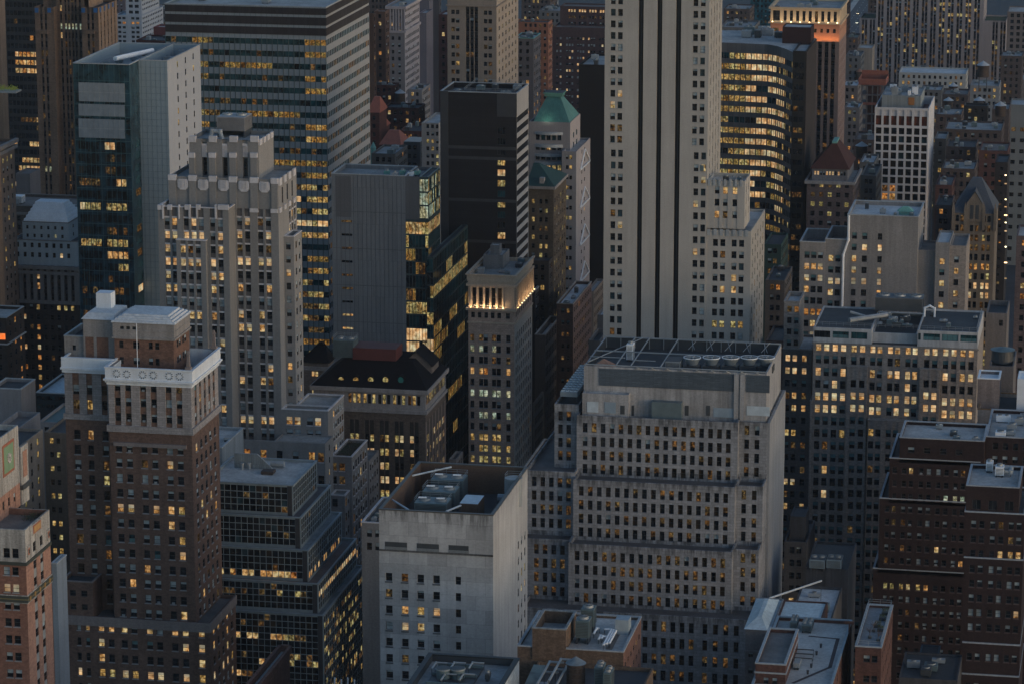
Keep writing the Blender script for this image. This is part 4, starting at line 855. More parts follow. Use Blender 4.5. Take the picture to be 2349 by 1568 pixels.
for i, (xl_, yt_, dyf) in enumerate(((2207, 1545, 2.4), (2208.5, 1473, 1.8), (2212, 1278, 1.2), (2213.5, 1173, .6))):
    t = tier(b, Y - dyf, xl_, yt_, 2345, dy=24 + dyf, zb=z0, wall=RED, F=F, cop=REDC, roof=R_BROWN, x1=XR9, para=.5); z0 = t.zr
t = tier(b, Y, 2217, 1113, 2338.5, dy=20, zb=z0, wall=RED, F=FS(Y, [(2240, 2315, 3, 20)], (1156, 1180, 2, 22), down=False, fs='v2', mix={'dark': 1}), cop=REDC, roof=R_GREY, para=.8)
for i, (a, c, d) in enumerate(((2262, 1040, 2278), (2283, 1050, 2303))):
    machine('rooftop_duct', ('rear', 'front')[i] + ' coiled white duct unit on the nearer red tower roof', 'duct unit', ub(t.zr, 2.6, a, c + 20, d, 3), C_WHITE, (1, 1), group='white duct units on the red tower')
q = onZ(2290, 1080, t.zr + 1.2); pipe('duct', 'curled pale duct lying on the nearer red tower roof', 'duct', [tuple(q), (q[0] + 3, q[1], q[2]), (q[0] + 3, q[1] + 3, q[2]), (q[0], q[1] + 3, q[2])], .5, C_METAL, z0=t.zr)
b = Bld('pale_roof_building', 'pale grey roofed block with ducts behind the nearer red tower', 'building')
tt_ = tier(b, 868, 2262, 1001, 2375, dy=30, wall=RED, para=.8, roof=R_GREY, cop=REDC, F=AUTO(mix=MR)); clutter(b, tt_, 7, 'grey duct or box unit on the pale roof behind the red tower', 12, sz=(1.5, 4), mats=[C_METAL, C_WHITE, C_METAL])
# low blue shed at the foot
b = Bld('blue_shed_building', 'tiny blue clad rooftop shed low between the two dark red towers', 'building')
tier(b, 800, 2107, 1505, 2152, dy=10, wall=plain('blue_cladding', (.045, .09, .12)), para=.3, roof=R_DARK)
b = Bld('low_grey_building', 'low flat grey roof at the bottom edge before the dark red tower', 'building')
tlg = tier(b, 770, 2062, 1552, 2196, dy=20, wall=DG, para=.5, roof=R_DARK); clutter(b, tlg, 4, 'dark machine on the low flat roof at the bottom edge', 19)
# ============================================================ 9 terracotta tower, bottom left
b = Bld('terracotta_tower', 'orange brick tower with cream terracotta bands and a roof terrace in the bottom left corner', 'tower')
ORB = wallmat('orange_brick', (.33, .185, .135), .1, .2, .12, brick=True); ORD = wallmat('orange_brick_front', (.21, .105, .075), .12, .25, .15, brick=True)  # front brick is the shaded copy, shade put into its colour
TER = wallmat('cream_terracotta', (.38, .36, .33), .2, .3, .5); GOLD = plain('frieze_gold', (.16, .13, .06), .6); DKG = plain('frieze_dark', (.045, .05, .04), .6)
Y = 650
F = FS(Y, [(15, 35, 2, 15)], (1308, 1543, 7, 19), mix={'dark': .45, 'b5': .3, 'pale': .15, 'lb5': .1}, litr={1: {'litb': 1, 'lb5': 1}}, sill=SILL)
zt_ = solZ(1290, onY(10, 1290, Y)[0], Y)
FT = FS(Y, [(15, 35, 2, 15)], (1267, 1305, 2, 22), down=False, mix={'dark': 1})
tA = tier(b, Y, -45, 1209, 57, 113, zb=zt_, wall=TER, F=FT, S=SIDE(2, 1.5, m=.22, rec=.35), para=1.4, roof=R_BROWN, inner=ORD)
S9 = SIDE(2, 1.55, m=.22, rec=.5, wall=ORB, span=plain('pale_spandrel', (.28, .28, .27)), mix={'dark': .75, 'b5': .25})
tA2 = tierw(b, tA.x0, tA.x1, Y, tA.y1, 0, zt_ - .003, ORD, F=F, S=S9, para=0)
b.band(tA, zt_ - .35, .7, .25, DKG, 'belt_course'); zf = solZ(1371, onY(10, 1371, Y)[0], Y)
b.band(tA2, zf - .9, 1.8, .2, TER, 'frieze'); b.band(tA2, zf - .7, 1.4, .24, DKG, 'frieze'); b.band(tA2, zf - .12, .24, .30, GOLD, 'frieze')
for i in range(5):
    y = Y + .8 + i * (tA.y1 - Y) / 5; m = b.mb('frieze_disc#%d' % i); m.box(tA.x1 + .25, tA.x1 + .36, y, y + .9, zf - .5, zf + .5, plain('disc_ochre', (.30, .17, .05)))
m = b.mb('side_panel'); y0 = Y + 4.2; m.box(tA.x1 + .003, tA.x1 + .25, y0, y0 + 5.6, tA.z1 - 2.4, tA.z1 - .1, TER); m.box(tA.x1 + .253, tA.x1 + .33, y0 + .3, y0 + 5.3, tA.z1 - 2.2, tA.z1 - .3, plain('panel_red', (.33, .12, .07))); m.box(tA.x1 + .333, tA.x1 + .4, y0 + .7, y0 + 4.9, tA.z1 - 1.9, tA.z1 - .6, plain('panel_ochre', (.45, .26, .10)))
for i, fy in enumerate((.8, tA.y1 - Y - 2.2)):
    m = b.mb('medallion#%d' % i); y = Y + fy; m.box(tA.x1 + .003, tA.x1 + .2, y, y + 1.6, zt_ + 1.2, zt_ + 3.6, TER); m.box(tA.x1 + .203, tA.x1 + .28, y + .3, y + 1.3, zt_ + 1.7, zt_ + 3.1, plain('panel_red', (.33, .12, .07))); m.box(tA.x1 + .283, tA.x1 + .33, y + .5, y + 1.1, zt_ + 2.0, zt_ + 2.8, DKG)
YB2 = 673; pB = onY(41, 974, YB2)
zs2 = solZ(1105, pB[0], YB2)
tB2 = tierw(b, pB[0] - 14, pB[0], Y + 5, YB2, zs2, pB[2], TER, para=1.2, roof=R_DARK, part='upper_wall')
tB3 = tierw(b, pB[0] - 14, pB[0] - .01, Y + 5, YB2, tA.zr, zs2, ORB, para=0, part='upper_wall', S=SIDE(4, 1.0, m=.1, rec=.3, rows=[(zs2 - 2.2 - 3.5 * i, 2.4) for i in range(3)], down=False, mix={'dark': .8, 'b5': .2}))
X = pB[0]; m = b.mb('medallion#panel'); 
def sp(pa, ya, pb, yb, out, mat, mm):
    z1 = onX(pa, ya, X)[2]; y0_ = onX(pa, ya, X)[1]; y1_ = onX(pb, ya, X)[1]; z0_ = z1 - (onX(pa, ya, X)[2] - onX(pa, yb, X)[2]); mm.box(X + .003, X + out, min(y0_, y1_), max(y0_, y1_), z0_, z1, mat)
yq = solY(32, X, zs2 + 8); zc = (zs2 + pB[2]) / 2 + 1
m.box(X + .003, X + .12, yq - 7.5, yq - .2, zc - 3.6, zc + 3.4, plain('panel_red', (.33, .12, .07))); m.box(X + .123, X + .18, yq - 6.9, yq - .8, zc - 3.0, zc + 2.8, plain('panel_green', (.20, .30, .18)))
for i in range(10): t_ = i * .628; m.bar((X + .2, yq - 3.9 + .4 * math.cos(t_), zc - .1 + .4 * math.sin(t_)), (X + .25, yq - 3.9 + 1.1 * math.cos(t_), zc - .1 + 1.1 * math.sin(t_)), .28, TER, 5)
ptt = onY(60, 1016, YB2 + 4); tC = tierw(b, pB[0], ptt[0], YB2 + .5, YB2 + 5, tA.zr, ptt[2], TER, para=0, part='turret', roof=TER)
m = b.mb('turret'); m.box(ptt[0] + .003, ptt[0] + .1, YB2 + 1.4, YB2 + 4.0, ptt[2] - 7, ptt[2] - 1.2, ORB); b.band(tC, ptt[2] - 9.5, 1.0, .4, plain('dark_belt', (.05, .055, .06)), 'belt_course')
for i, (x, y) in enumerate(((80, 1187), (66, 1192), (95, 1182))):
    p = onZ(x, y, tA.zr); o = thing('roof_shrub', ('dark green shrub bed', 'small dark bush', 'rounded dark green bush')[i] + (' in the middle of', ' at the left of', ' at the right of')[i] + ' the terracotta tower terrace', 'shrub', p, 'shrubs on the terracotta tower terrace'); k = MB()
    for j in range(260):
        v = Vector((rnd.gauss(0, 1), rnd.gauss(0, .8), abs(rnd.gauss(0, .7)))); v = v * .8; q = Vector(p) + v; d = Vector((rnd.uniform(-.2, .2), rnd.uniform(-.2, .2), rnd.uniform(-.1, .2)))
        k.poly([q, q + d, q + Vector((.12, .1, .18))], plain('roof_leaf', (.03, .045, .022)))
    k.obj('foliage', o)
b = Bld('pale_party_wall_building', 'narrow pale grey building squeezed behind the terracotta tower', 'building')
tier(b, 690, 118, 1292, 130, 152, wall=wallmat('pale_render', (.22, .25, .28), .1, .1, .2), para=.8, roof=R_DARK, cop=C_COPE)
b = Bld('brick_parapet_building', 'low red brick parapet roof with machinery at the foot of the glass block', 'building')
zz = onY(600, 1473, 735)[2]; tk_ = tierw(b, solX(548, 690, zz), onY(647, 1474, 735)[0], 688, 735, 0, zz, BRS, para=1.6, roof=R_GREY, F=AUTO(), thick=.8)
clutter(b, tk_, 4, 'dark roof machine behind the low red brick parapet', 3)
for i in range(4):
    q = onY(768 + i * 15, 1560 + (i % 2) * 4, 760); pipe('vent_pipe', 'thin white pipe tip rising at the bottom edge below the glass block', 'pipe', [(q[0], 760, q[2] - 40), (q[0], 760, q[2] + .8)], .2, C_WHITE, 'white pipe tips at the bottom edge')
# ============================================================ 10 beige building with rows of lit windows
BEI = wallmat('beige_brick', (.26, .225, .20), .1, .2, .15, brick=True); BEIS = wallmat('beige_stone', (.27, .25, .235), .12, .2, .2)
b = Bld('lit_office_building', 'broad beige brick office building with warmly lit rows and a white framed top floor', 'office building')
Y = 965
cl = [(1887, 1887, 1, 12.5, 2, 18.5), (1925.5, 1925.5, 1, 12.5, 2, 19), (1969, 1969, 1, 12.5, 2, 19.5), (2010.5, 2010.5, 1, 12, 2, 16), (2051, 2051, 1, 12, 2, 16.5), (2091.5, 2091.5, 1, 12, 2, 16), (2136, 2136, 1, 12.5, 2, 18.5), (2179.5, 2179.5, 1, 12.5, 2, 19), (2219, 2219, 1, 12.5, 2, 19)]
ML = {'litp': .55, 'lb5': .2, 'lb3': .2, 'lit': .15}; MT = {'t4': .4, 't5': .35, 'dark': .2, 'litd': .1}; MH = {'litp': .35, 'lb5': .15, 'lit': .1, 't5': .15, 'dark': .15, 'b5': .1}
MD = {'dark': .6, 't5': .2, 'b3': .1}
LR = {0: ML, 1: MT, 2: MH, 3: {'dark': .75, 'b5': .1, 'litp': .15}, 4: ML, 5: {'litp': .6, 'lb5': .2, 't5': .15}, 6: MT, 7: {'dark': .4, 't5': .35, 'lity': .2}, 8: MT, 9: {'t5': .5, 'dark': .3}, 10: {'t5': .5, 'litd': .2, 'dark': .2, 'lit': .1}, 11: MD, 12: {'dark': .6, 'litp': .2}, 13: MD, 14: MD}
F = FS(Y, cl, (795.7, 1242, 17, 18.5), dep=.3, rec=.12, mix=dict(MT, lit=.08), litr=LR, sill=None)
XL = onY(1866, 783, Y)[0]; zt = onY(1866, 783, Y)[2]; XR = solX(2243, Y, zt); z1190 = solZ(918, XL, Y); z15 = solZ(1021, XL, Y)
tA = tierw(b, XL, XR, Y, Y + 30, 0, zt, BEI, F=F, para=0, mt=.2, roof=R_DARK)
# lower side projections
tL = tierw(b, solX(1859, Y, z1190), XL - .003, Y - .5, Y + 18, 0, z1190, BEI, para=.6, roof=R_BROWN, cop=BEIS)
def bay(xa, xb, yt_, out, n, sub=None):
    p = onY(xa, yt_, Y - out); x1 = solX(xb, Y - out, p[2])
    c = [q for q in cl if xa < q[0] < xb]; G = FS(Y - out, c, (795.7 - out * .3, 1242 - out * .3, 17, 17), dep=.3, rec=.12, mix=dict(MT, lit=.08), litr=LR)
    t = tierw(b, p[0], x1, Y - out, Y - .003, 0, p[2], BEI, F=G, para=.4, roof=R_BROWN, cop=BEIS, part='bay'); BOXES.pop(); return t
bay(1991, 2105, 963, 2.2, 3); bay(1943, 1990, 840, 1.1, 1); bay(2110, 2157, 846, 1.1, 1)
m = b.mb('belt_course'); m.box(XL - .3, XR + .3, Y - .35, Y - .003, zt - .6, zt - .1, BEIS)
# white framed top floor in three blocks
WF = wallmat('white_frame', (.42, .42, .42), .1, .1, .25)
GT = {'tt': .3, 'teal': .35, 'tp': .25, 'dark': .25}
def topf(xa, xb, yt_, Yo, cols, mix):
    p = onY(xa, yt_, Yo); x1 = solX(xb, Yo, p[2]); F_ = FS(Yo, cols, (yt_ + 16, yt_ + 44, 2, 15.5), down=False, fs='v3', dep=.25, mix=mix)
    return tierw(b, p[0], x1, Yo, Y + 29, zt + .02, p[2], WF, F=F_, para=.5, roof=R_DARK, part='top_floor', mt=.1)
ta = topf(1866, 2000, 750, Y - .6, [(1886, 1971, 3, 37)], GT)
tb = topf(2001, 2104, 762, Y + 2.4, [(2018, 2018, 1, 26), (2051, 2051, 1, 36), (2087, 2087, 1, 28)], {'lit': .7, 'dark': .3})
tc = topf(2105, 2243.5, 757, Y - .6, [(2137, 2222, 3, 38), (2109, 2109, 1, 6)], GT)
zr = ta.zr
def RT(a, c, d, h, dep): return ub(zr, h, a, c, d, dep)
q = RT(2008, 682, 2117, 5.2, 7); machine('cooling_plant', 'large dark cooling plant with three round fan cowls above the lit beige building', 'cooling plant', q, plain('plant_metal', (.085, .09, .095), .5), (3, 1), legs=1.2)
for i, x in enumerate((2024, 2060, 2095)):
    p = onZ(x, 713, zr + .2); pipe('vent_mast', ('left', 'middle', 'right')[i] + ' of three white capped pipes before the dark cooling plant', 'pipe', [(p[0], p[1], zr), (p[0], p[1], onY(x, 686, p[1])[2])], .22, C_WHITE, 'white capped pipes')
a = onZ(2015, 716, zr + 1.2); c = onZ(2116, 724, zr + 1.2); pipe('header_pipe', 'long pale horizontal pipe in front of the dark cooling plant', 'pipe', [tuple(a), (c[0], a[1], a[2])], .3, C_METAL, z0=zr)
a = onZ(2121, 707, zr + 3); pipe('bent_pipe', 'white gooseneck pipe at the right of the dark cooling plant', 'pipe', [(a[0], a[1], zr), tuple(a), (a[0] + 1.5, a[1], a[2] + .8), (a[0] + 3, a[1], a[2]), (a[0] + 3, a[1], zr)], .3, C_WHITE)
a = onZ(1948, 735, zr + 1.5); c = onZ(2035, 722, zr + 2); pipe('duct', 'long slanting grey duct on the left of the lit building roof', 'duct', [tuple(a), tuple(c)], .75, C_METAL, z0=zr)
a = onZ(1950, 716, zr + 2.5); c = onZ(1990, 728, zr + 1); pipe('duct', 'short tilted grey duct crossing the slanting one on the lit building roof', 'duct', [tuple(a), tuple(c)], .5, C_METAL, z0=zr)
m = b.mb('parapet_wall')
rl = railing(ta.x0 + .5, tc.x1 - .5, Y + .5, Y + 28, tc.z1, None, sides='fr'); m.v, m.f, m.mi, m.mats = rl.v, rl.f, rl.mi, rl.mats
fl = Tier(); fl.x0, fl.x1, fl.y0, fl.y1, fl.zr = ta.x0 + 9, tc.x0 - 1, Y + 4, Y + 20, zr; clutter(b, fl, 16, 'grey or dark machine crowded on the middle of the lit building roof', 22, sz=(1, 3), h=(.6, 2))
clutter(b, tc, 4, 'small dark machine on the right of the lit building roof', 21, sz=(1, 2.5), h=(.6, 1.5))
# left wing
b = Bld('beige_wing_building', 'narrow beige wing with paired windows left of the lit beige office building', 'office building')
Y = 990; cl = [(1807, 1824, 1, 11, 2, 15), (1850, 1850, 1, 11, 2, 15)]; cl = [(1815, 1815, 1, 11, 2, 16), (1853, 1853, 1, 11, 2, 16)]
F = FS(Y, cl, (821, 1160, 13, 15), mix={'dark': .55, 't5': .2, 'litd': .15}, litr={0: ML, 1: ML, 3: {'litd': .5, 'lit': .5}, 4: {'lit': .5, 'dark': .4}, 6: {'dark': .5, 'lity': .6}, 10: {'lb5': .5, 'dark': .5}, 12: {'lit': .6, 'dark': .3}})
tw = tier(b, Y, 1796, 800, 1862, dy=20, wall=wallmat('beige_dark', (.12, .11, .105), .1, .2, .2, brick=True), F=F, para=.5, cop=BEIS)
F = FS(Y + 2, [(1811, 1827, 2, 10.5)], (709, 786, 4, 14), mix={'dark': .5, 't5': .4}, litr={0: {'litd': .5, 'lito': .5}})
tier(b, Y + 2, 1799, 692, 1834, dy=14, zb=tw.zr, wall=BEI, F=F, para=1.2, roof=R_PALE, cop=BEIS)
# ============================================================ 11 tall beige building behind
b = Bld('blank_beige_building', 'tall beige building with a blank brick face and white pipe, behind the lit office building', 'office building')
Y = 1045; BE2 = wallmat('beige_brick_pale', (.225, .215, .21), .1, .18, .2)
MM = {'t5': .35, 't4': .1, 'dark': .2, 'b5': .1, 'lit': .08, 'lb5': .1}
LR = {2: {'litb': .6, 'lb5': .4, 't5': .3}, 3: {'lit': .5, 'dark': .3}, 5: {'lito': 1}, 7: {'litb': .5, 't5': .5}}
F = FS(Y, [(1851, 1882, 3, 12)], (584.7, 793, 9, 15), mix=MM, litr=LR); t1 = tier(b, Y, 1835, 555, 1893, dy=22, wall=BE2, F=F, para=3, roof=R_BROWN, cop=C_COPE)
F = FS(Y + .5, [(1914, 1914, 1, 12, 2, 16), (1944.7, 1944.7, 1, 11)], (593, 800, 9, 15), mix=MM, litr=LR); t2 = tier(b, Y + .5, 1893, 549, 1943, dy=22, wall=BE2, F=F, para=3, roof=R_BROWN, cop=C_COPE, x0=t1.x1 + .003)
F = FS(Y + 1, [(1960, 1960, 1, 11), (1983.7, 1983.7, 1, 12)], (541, 800, 11, 15), mix=MM, litr={1: {'litp': .4, 't5': .5}, 4: LR[2], 5: {'lito': .4, 'dark': .5}})
F['cols'] += FS(Y + 1, [(2018.7, 2018.7, 1, 10)], (541, 800, 11, 15))['cols']
t3 = tier(b, Y + 1, 1942, 493, 2107, 2120, wall=BE2, F=F, para=1.2, roof=R_PALE, cop=C_COPE, x0=t2.x1 + .003)
t4 = tier(b, Y + 5, 2107, 573, 2147, dy=16, wall=BE2, para=.6, x0=t3.x1 + .003, roof=R_BROWN)
t5 = tier(b, Y + 3, 2145, 556, 2179, dy=20, wall=BE2, para=.6, x0=t4.x1 + .003, roof=R_PALE, F=FS(Y + 3, [(2161, 2161, 1, 12)], (600, 775, 8, 14), mix={'t5': .5, 'lit': .2, 'dark': .3}))
t6 = tier(b, Y + 4, 2179, 563, 2217, dy=20, wall=BEI, para=.8, x0=t5.x1 + .003, roof=R_BROWN, F=FS(Y + 4, [(2194, 2194, 1, 11)], (596, 777, 8, 14), mix={'b5': .5, 'lit': .3, 'dark': .3}))
p = onY(1937, 571, Y + .2); p2 = onY(1943, 540, Y); pipe('wall_pipe', 'tall double white pipe running down the face of the blank beige building', 'pipe', [(p[0] - .3, Y - .1, 20), (p[0] - .3, Y - .1, p[2] - 2), (p[0] + 1.2, Y - .1, p[2] + 3), (p[0] + 1.2, Y - .1, t3.z1)], .42, C_WHITE)
o = thing('roof_canopy', 'small green patina canopy on the pale roof of the blank beige building', 'canopy', onZ(2077, 492, t3.zr)); k = MB(); q = onZ(2077, 492, t3.zr); k.frust(q[0] - 2.6, q[0] + 2.6, q[1] - 2, q[1] + 2, q[2] + 1.2, q[0] - .8, q[0] + .8, q[1] - .6, q[1] + .6, q[2] + 2.6, C_COPP); k.box(q[0] - 2, q[0] + 2, q[1] - 1.5, q[1] + 1.5, q[2], q[2] + 1.19, C_COPP); k.obj('roof', o)
clutter(b, t3, 5, 'small grey unit on the pale roof of the blank beige building', 31, sz=(1, 2.5))
b = Bld('beige_penthouse_building', 'plain beige block with a dark water house right of the lit office building', 'building')
Y = 1000; tn = tier(b, Y, 2262, 734 - 17, 2310, dy=18, wall=wallmat('dun_render', (.15, .135, .13), .1, .2, .2), F=FS(Y, [(2296, 2296, 1, 9)], (741, 900, 2, 14), down=False, mix={'dark': 1}), para=1.5, roof=R_DARK)
tier(b, Y - 3, 2216, 717, 2257, dy=2.9, wall=BEIS, roof=R_PALE, zb=0)
b = Bld('round_housed_building', 'beige block topped by a dark round tank house at the right edge', 'building')
Y = 930; tq = tier(b, Y, 2270, 838, 2325, dy=20, wall=wallmat('dun_render', (.15, .135, .13)), roof=R_DARK)
q = onZ(2300, 829, tq.zr); water_tank('dark round machine drum with ladder above the beige block at the right', q[0], Y + 8, tq.zr, 3.2, 3.6, legs=.4, body=C_DARK, roofm=C_UNIT, cone=.15)
b = Bld('beige_cornice_building', 'low beige building with large dark windows and an ornate belt at the right edge', 'building')
Y = 905; tz = tier(b, Y, 2243, 938, 2400, dy=20, wall=BEIS, F=FS(Y, [(2271, 2340, 3, 14)], (980, 1010, 2, 20), mix={'dark': 1}), roof=R_DARK, cop=wallmat('orange_cope', (.22, .13, .07)))
b.band(tz, solZ(1003, tz.x0, Y), 2.2, .5, BEIS, 'belt_course')
tier(b, Y - 2, 2241, 865, 2293, dy=8, zb=0, wall=wallmat('mauve_render', (.20, .165, .155)), roof=C_WHITE, cop=C_WHITE, para=.5) if False else None
tzz = tierw(b, onY(2243, 868, Y + 6)[0], solX(2293, Y + 6, onY(2243, 868, Y + 6)[2]), Y + 6, Y + 16, tz.zr, onY(2243, 868, Y + 6)[2], wallmat('mauve_render', (.20, .165, .155)), para=.8, roof=C_WHITE, cop=C_WHITE)
tier(b, Y + 6, 2334, 868, 2380, dy=10, zb=tz.zr, wall=C_WHITE, para=.5, roof=C_WHITE)
# ============================================================ 12 tall limestone tower with black stripes
b = Bld('striped_limestone_tower', 'tallest pale limestone skyscraper with three black vertical stripes down its face', 'skyscraper')
Y = 1000; LT = wallmat('limestone_tower', (.39, .365, .33), .06, .07, .10); LTS = wallmat('limestone_tower_side', (.33, .31, .28), .08, .2, .1)
STR = plain('black_stripe', (.006, .007, .009), .3, var=.3)
MW = {'dark': .5, 'b3': .12, 'b5': .2, 'pale': .03, 'blue': .12, 'lit': .02, 'lb5': .03, 'litd': .05}
F1 = FS(Y, [(1415, 1415, 1, 11, 2, 16.5), (1604.5, 1604.5, 1, 11, 2, 17)], (29, 320, 12, 16), mix=MW, up=True, down=False, dep=.35, sill=LT)
F2 = FS(Y, [(1415, 1415, 1, 11, 2, 16.5), (1605.5, 1605.5, 1, 11, 2, 17)], (352, 760, 16, 16), mix=MW, dep=.35, sill=LT)
XL = onY(1388, 0, Y)[0]; zA = solZ(336, XL, Y); zT = 330; xr = solX(1626, Y, solZ(100, XL, Y)); yb = solY(1656, xr, solZ(100, XL, Y))
# the face is split at the stripes, which are real recesses
zz = solZ(400, XL, Y); st = [(solX(a, Y, zz), solX(c, Y, zz)) for a, c in ((1461.8, 1473.3), (1504, 1515.6), (1546.5, 1558.5))]
for z0, z1, F in ((0, zA, F2), (zA, zT, F1)):
    edges = [XL] + [v for s_ in st for v in s_] + [xr]
    for i in range(0, 8, 2):
        G = dict(F, cols=[c for c in F['cols'] if edges[i] < c[0] < edges[i + 1]])
        tierw(b, edges[i], edges[i + 1] - .001, Y, yb, z0, z1, LT, F=G if G['cols'] else None, S=SIDE(4, 1.2, m=.08, rec=.25, wall=LTS) if i == 6 else None, para=0)
        if i < 6: m = b.mb('stripe#%d' % i); m.box(edges[i + 1], edges[i + 2] - .001, Y + .9, Y + 6, z0, z1, STR) if i < 6 else None
for i in range(3):
    m = b.mb('stripe#%d' % (2 * i)); x = sum(st[i]) / 2; m.box(x - .08, x + .08, Y + .75, Y + .89, 0, zT, C_DARK)
# lower shoulder
Yc = Y + .4; zq = onY(1638, 415, Yc)[2]
Fc = FS(Yc, [(1645, 1664, 2, 11), (1686, 1686, 1, 11)], (437, 520, 4, 16), mix={'b5': .3, 'lit': .15, 'dark': .4, 'litd': .2}, down=False, dep=.35, rec=.15)
ts = tier(b, Yc, 1627, 413, 1709, 1721, zb=solZ(523, xr, Yc), wall=LT, F=Fc, S=SIDE(2, 1.2), para=1.2, roof=R_GREY, x0=xr + .003)
Fd = FS(Yc, [(1649.5, 1649.5, 1, 11.5, 2, 17), (1692.5, 1692.5, 1, 11.5, 2, 17)], (557, 796, 10, 16), mix=MW, litr={4: {'lit': .5, 'dark': .5}, 7: {'lity': .5, 'dark': .5}}, down=True, dep=.35)
t = tier(b, Yc, 1627, 527, 1723, 1755, wall=LT, F=Fd, S=SIDE(5, 1.2, m=.04, wall=LTS), para=.8, roof=R_GREY, x0=xr + .003)
m = b.mb('parapet_merlon')
for i in range(7):
    w = (ts.x1 - ts.x0) / 7; m.box(ts.x0 + i * w + .2, ts.x0 + i * w + w * .55, Yc - .25, Yc - .003, ts.z1 - 1.7, ts.z1 + .4, C_COPE)
    w = (t.x1 - t.x0) / 7; m.box(t.x0 + i * w + .2, t.x0 + i * w + w * .6, Yc - .25, Yc - .003, t.z1 - 1.7, t.z1 + .3, C_COPE)
clutter(b, ts, 3, 'small unit on the low shoulder roof of the striped tower', 41, sz=(1, 2))
m = b.mb('vent_panel'); q = onY(1610, 386, Y); m.box(q[0] - .6, q[0] + .6, Y - .02, Y - .004, q[2] - .9, q[2] + .9, C_UNIT)
# ============================================================ 13 uplit column-topped tower
b = Bld('uplit_colonnade_tower', 'slender brown stone tower with an uplit colonnade of tall pilasters near the top', 'tower')
GREYC = wallmat('pale_grey_cap', (.19, .18, .175), .1, .2, .2); Y = 1030; TN = wallmat('tan_stone', (.44, .31, .24), .1, .2, .15, panel=(1.2, .6)); TNL = wallmat('tan_stone_light', (.46, .36, .27), .1, .15, .1)
zt = onY(1074, 630, Y)[2]
Fb = FS(Y, [(1083, 1083, 1, 9), (1108.7, 1108.7, 1, 9.5, 2, 10.8), (1138.5, 1138.5, 1, 9.5, 2, 10.8), (1166, 1166, 1, 9.5)], (748, 1026, 12, 16), dep=.35, sill=SILL, mix={'dark': .55, 'litd': .2, 'b5': .2},
        litr={0: {'dark': .8, 'b5': .2}, 2: {'litg': .6, 'dark': .4}, 4: {'lit': .5, 'dark': .4, 'lito': .3}, 6: {'litg': .9, 'dark': .1}, 8: {'litg': .6, 'dark': .4}, 10: {'lity': .8, 'dark': .2}, 11: {'lity': .7, 'dark': .3}, 12: {'lity': .7}})
zc = solZ(708, onY(1074, 700, Y)[0], Y); ze = solZ(738, onY(1074, 700, Y)[0], Y)
tm = tier(b, Y, 1074, 632, 1180, 1221, wall=TNL, zb=zc, para=1.2, roof=R_BLUE, F=FS(Y, [(1088, 1146, 5, 10)], (682, 720, 2, 45), down=False, dep=.9, fs='dh', mix={'dark': .8, 'brown': .2}), S=SIDE(8, 1.2, m=.06, dep=.6), mt=.0)
X0, X1, YB = tm.x0, tm.x1, tm.y1
tl = tierw(b, X0, X1, Y, YB, 0, ze, TN, F=Fb, S=SIDE(9, 1.2, m=.05, mix={'dark': .85, 'b5': .1, 'litd': .05}, wall=wallmat('tan_stone_side', (.42, .36, .31), .1, .2, .1)), para=0)
tierw(b, X0, X1, Y, YB, ze + .001, zc, TN, F=FS(Y, [(1085, 1145, 5, 8.5), (1165, 1165, 1, 9)], (722, 750, 2, 13), down=False, mix={'dark': .9, 'b5': .1}), S=SIDE(9, 1.1, m=.05), para=0, mt=.1)
b.band(tm, zt - 3.6, .7, .6, TNL); b.band(tm, zt - 2.0, 2.0, .35, TNL); b.band(tm, zt - .003, .4, .8, TNL); b.band(tm, zc - .3, .8, .7, TNL, 'ledge'); b.band(tl, ze - .3, .5, .3, TNL, 'belt_course')
LAMP = litmat('wall_lamp', (1, .72, .38), (1, .74, .42), (1, .8, .5), 4.0)
zpb, zpt = zc + .6, zt - 3.7
def uplamp(x, y, z, e=60.0, nrm=(0, -1)):
    m = b.mb('lamp'); m.cyl((x + nrm[0] * .55, y + nrm[1] * .55), .16, .16, z, z + .22, LAMP, 6)
for i in range(6):
    xx = X0 + .9 + i * (solX(1153, Y, zc) - X0 - .6) / 5; m = b.mb('pilaster#%d' % i); m.cyl((xx, Y - .35), .38, .34, zpb, zpt, TNL, 10); m.box(xx - .55, xx + .55, Y - .8, Y - .003, zpt, zpt + .5, TNL)
    uplamp(xx, Y - .4, zpb)
for i in range(9):
    yy = Y + 1.2 + i * (YB - Y - 2.2) / 8; m = b.mb('pilaster#s%d' % i); m.cyl((X1 + .35, yy), .38, .34, zpb, zpt, TNL, 10); uplamp(X1 + .4, yy, zpb, nrm=(1, 0))
tt = tm; tu = tierw(b, X0 + 1.5, X0 + 8, YB - 14, YB - 3, tm.zr, onY(1078, 583, YB - 14)[2], GREYC, para=.6, roof=R_GREY)
tv = tierw(b, X0 + 3.2, X0 + 6.2, YB - 11, YB - 7, tu.zr, tu.z1 + 2.6, GREYC, para=.3, roof=R_GREY); clutter(b, tm, 5, 'grey unit on the flat roof of the uplit colonnade tower', 51, sz=(1, 3))
GL = litmat('roof_glow_strip', (.55, .30, .14), (.75, .45, .22), (.95, .6, .3), .7); m = b.mb('parapet_light'); m.box(X0 + .8, X1 - .8, Y + .5, Y + .6, tm.zr + .3, tm.z1 + .3, GL)  # emissive strip stands in for the warm glow along the roof edge
for i in range(4):
    xx = X0 + 1.5 + i * 3; l = bpy.data.lights.new('uplight', 'AREA'); l.shape = 'RECTANGLE'; l.size = 3; l.size_y = .3; l.energy = 190; l.color = (1, .66, .34); o = bpy.data.objects.new('uplight', l); COL.objects.link(o); o.location = (xx, Y - 1.2, zpb - .1); o.rotation_euler = (R_(180 - 12), 0, 0)
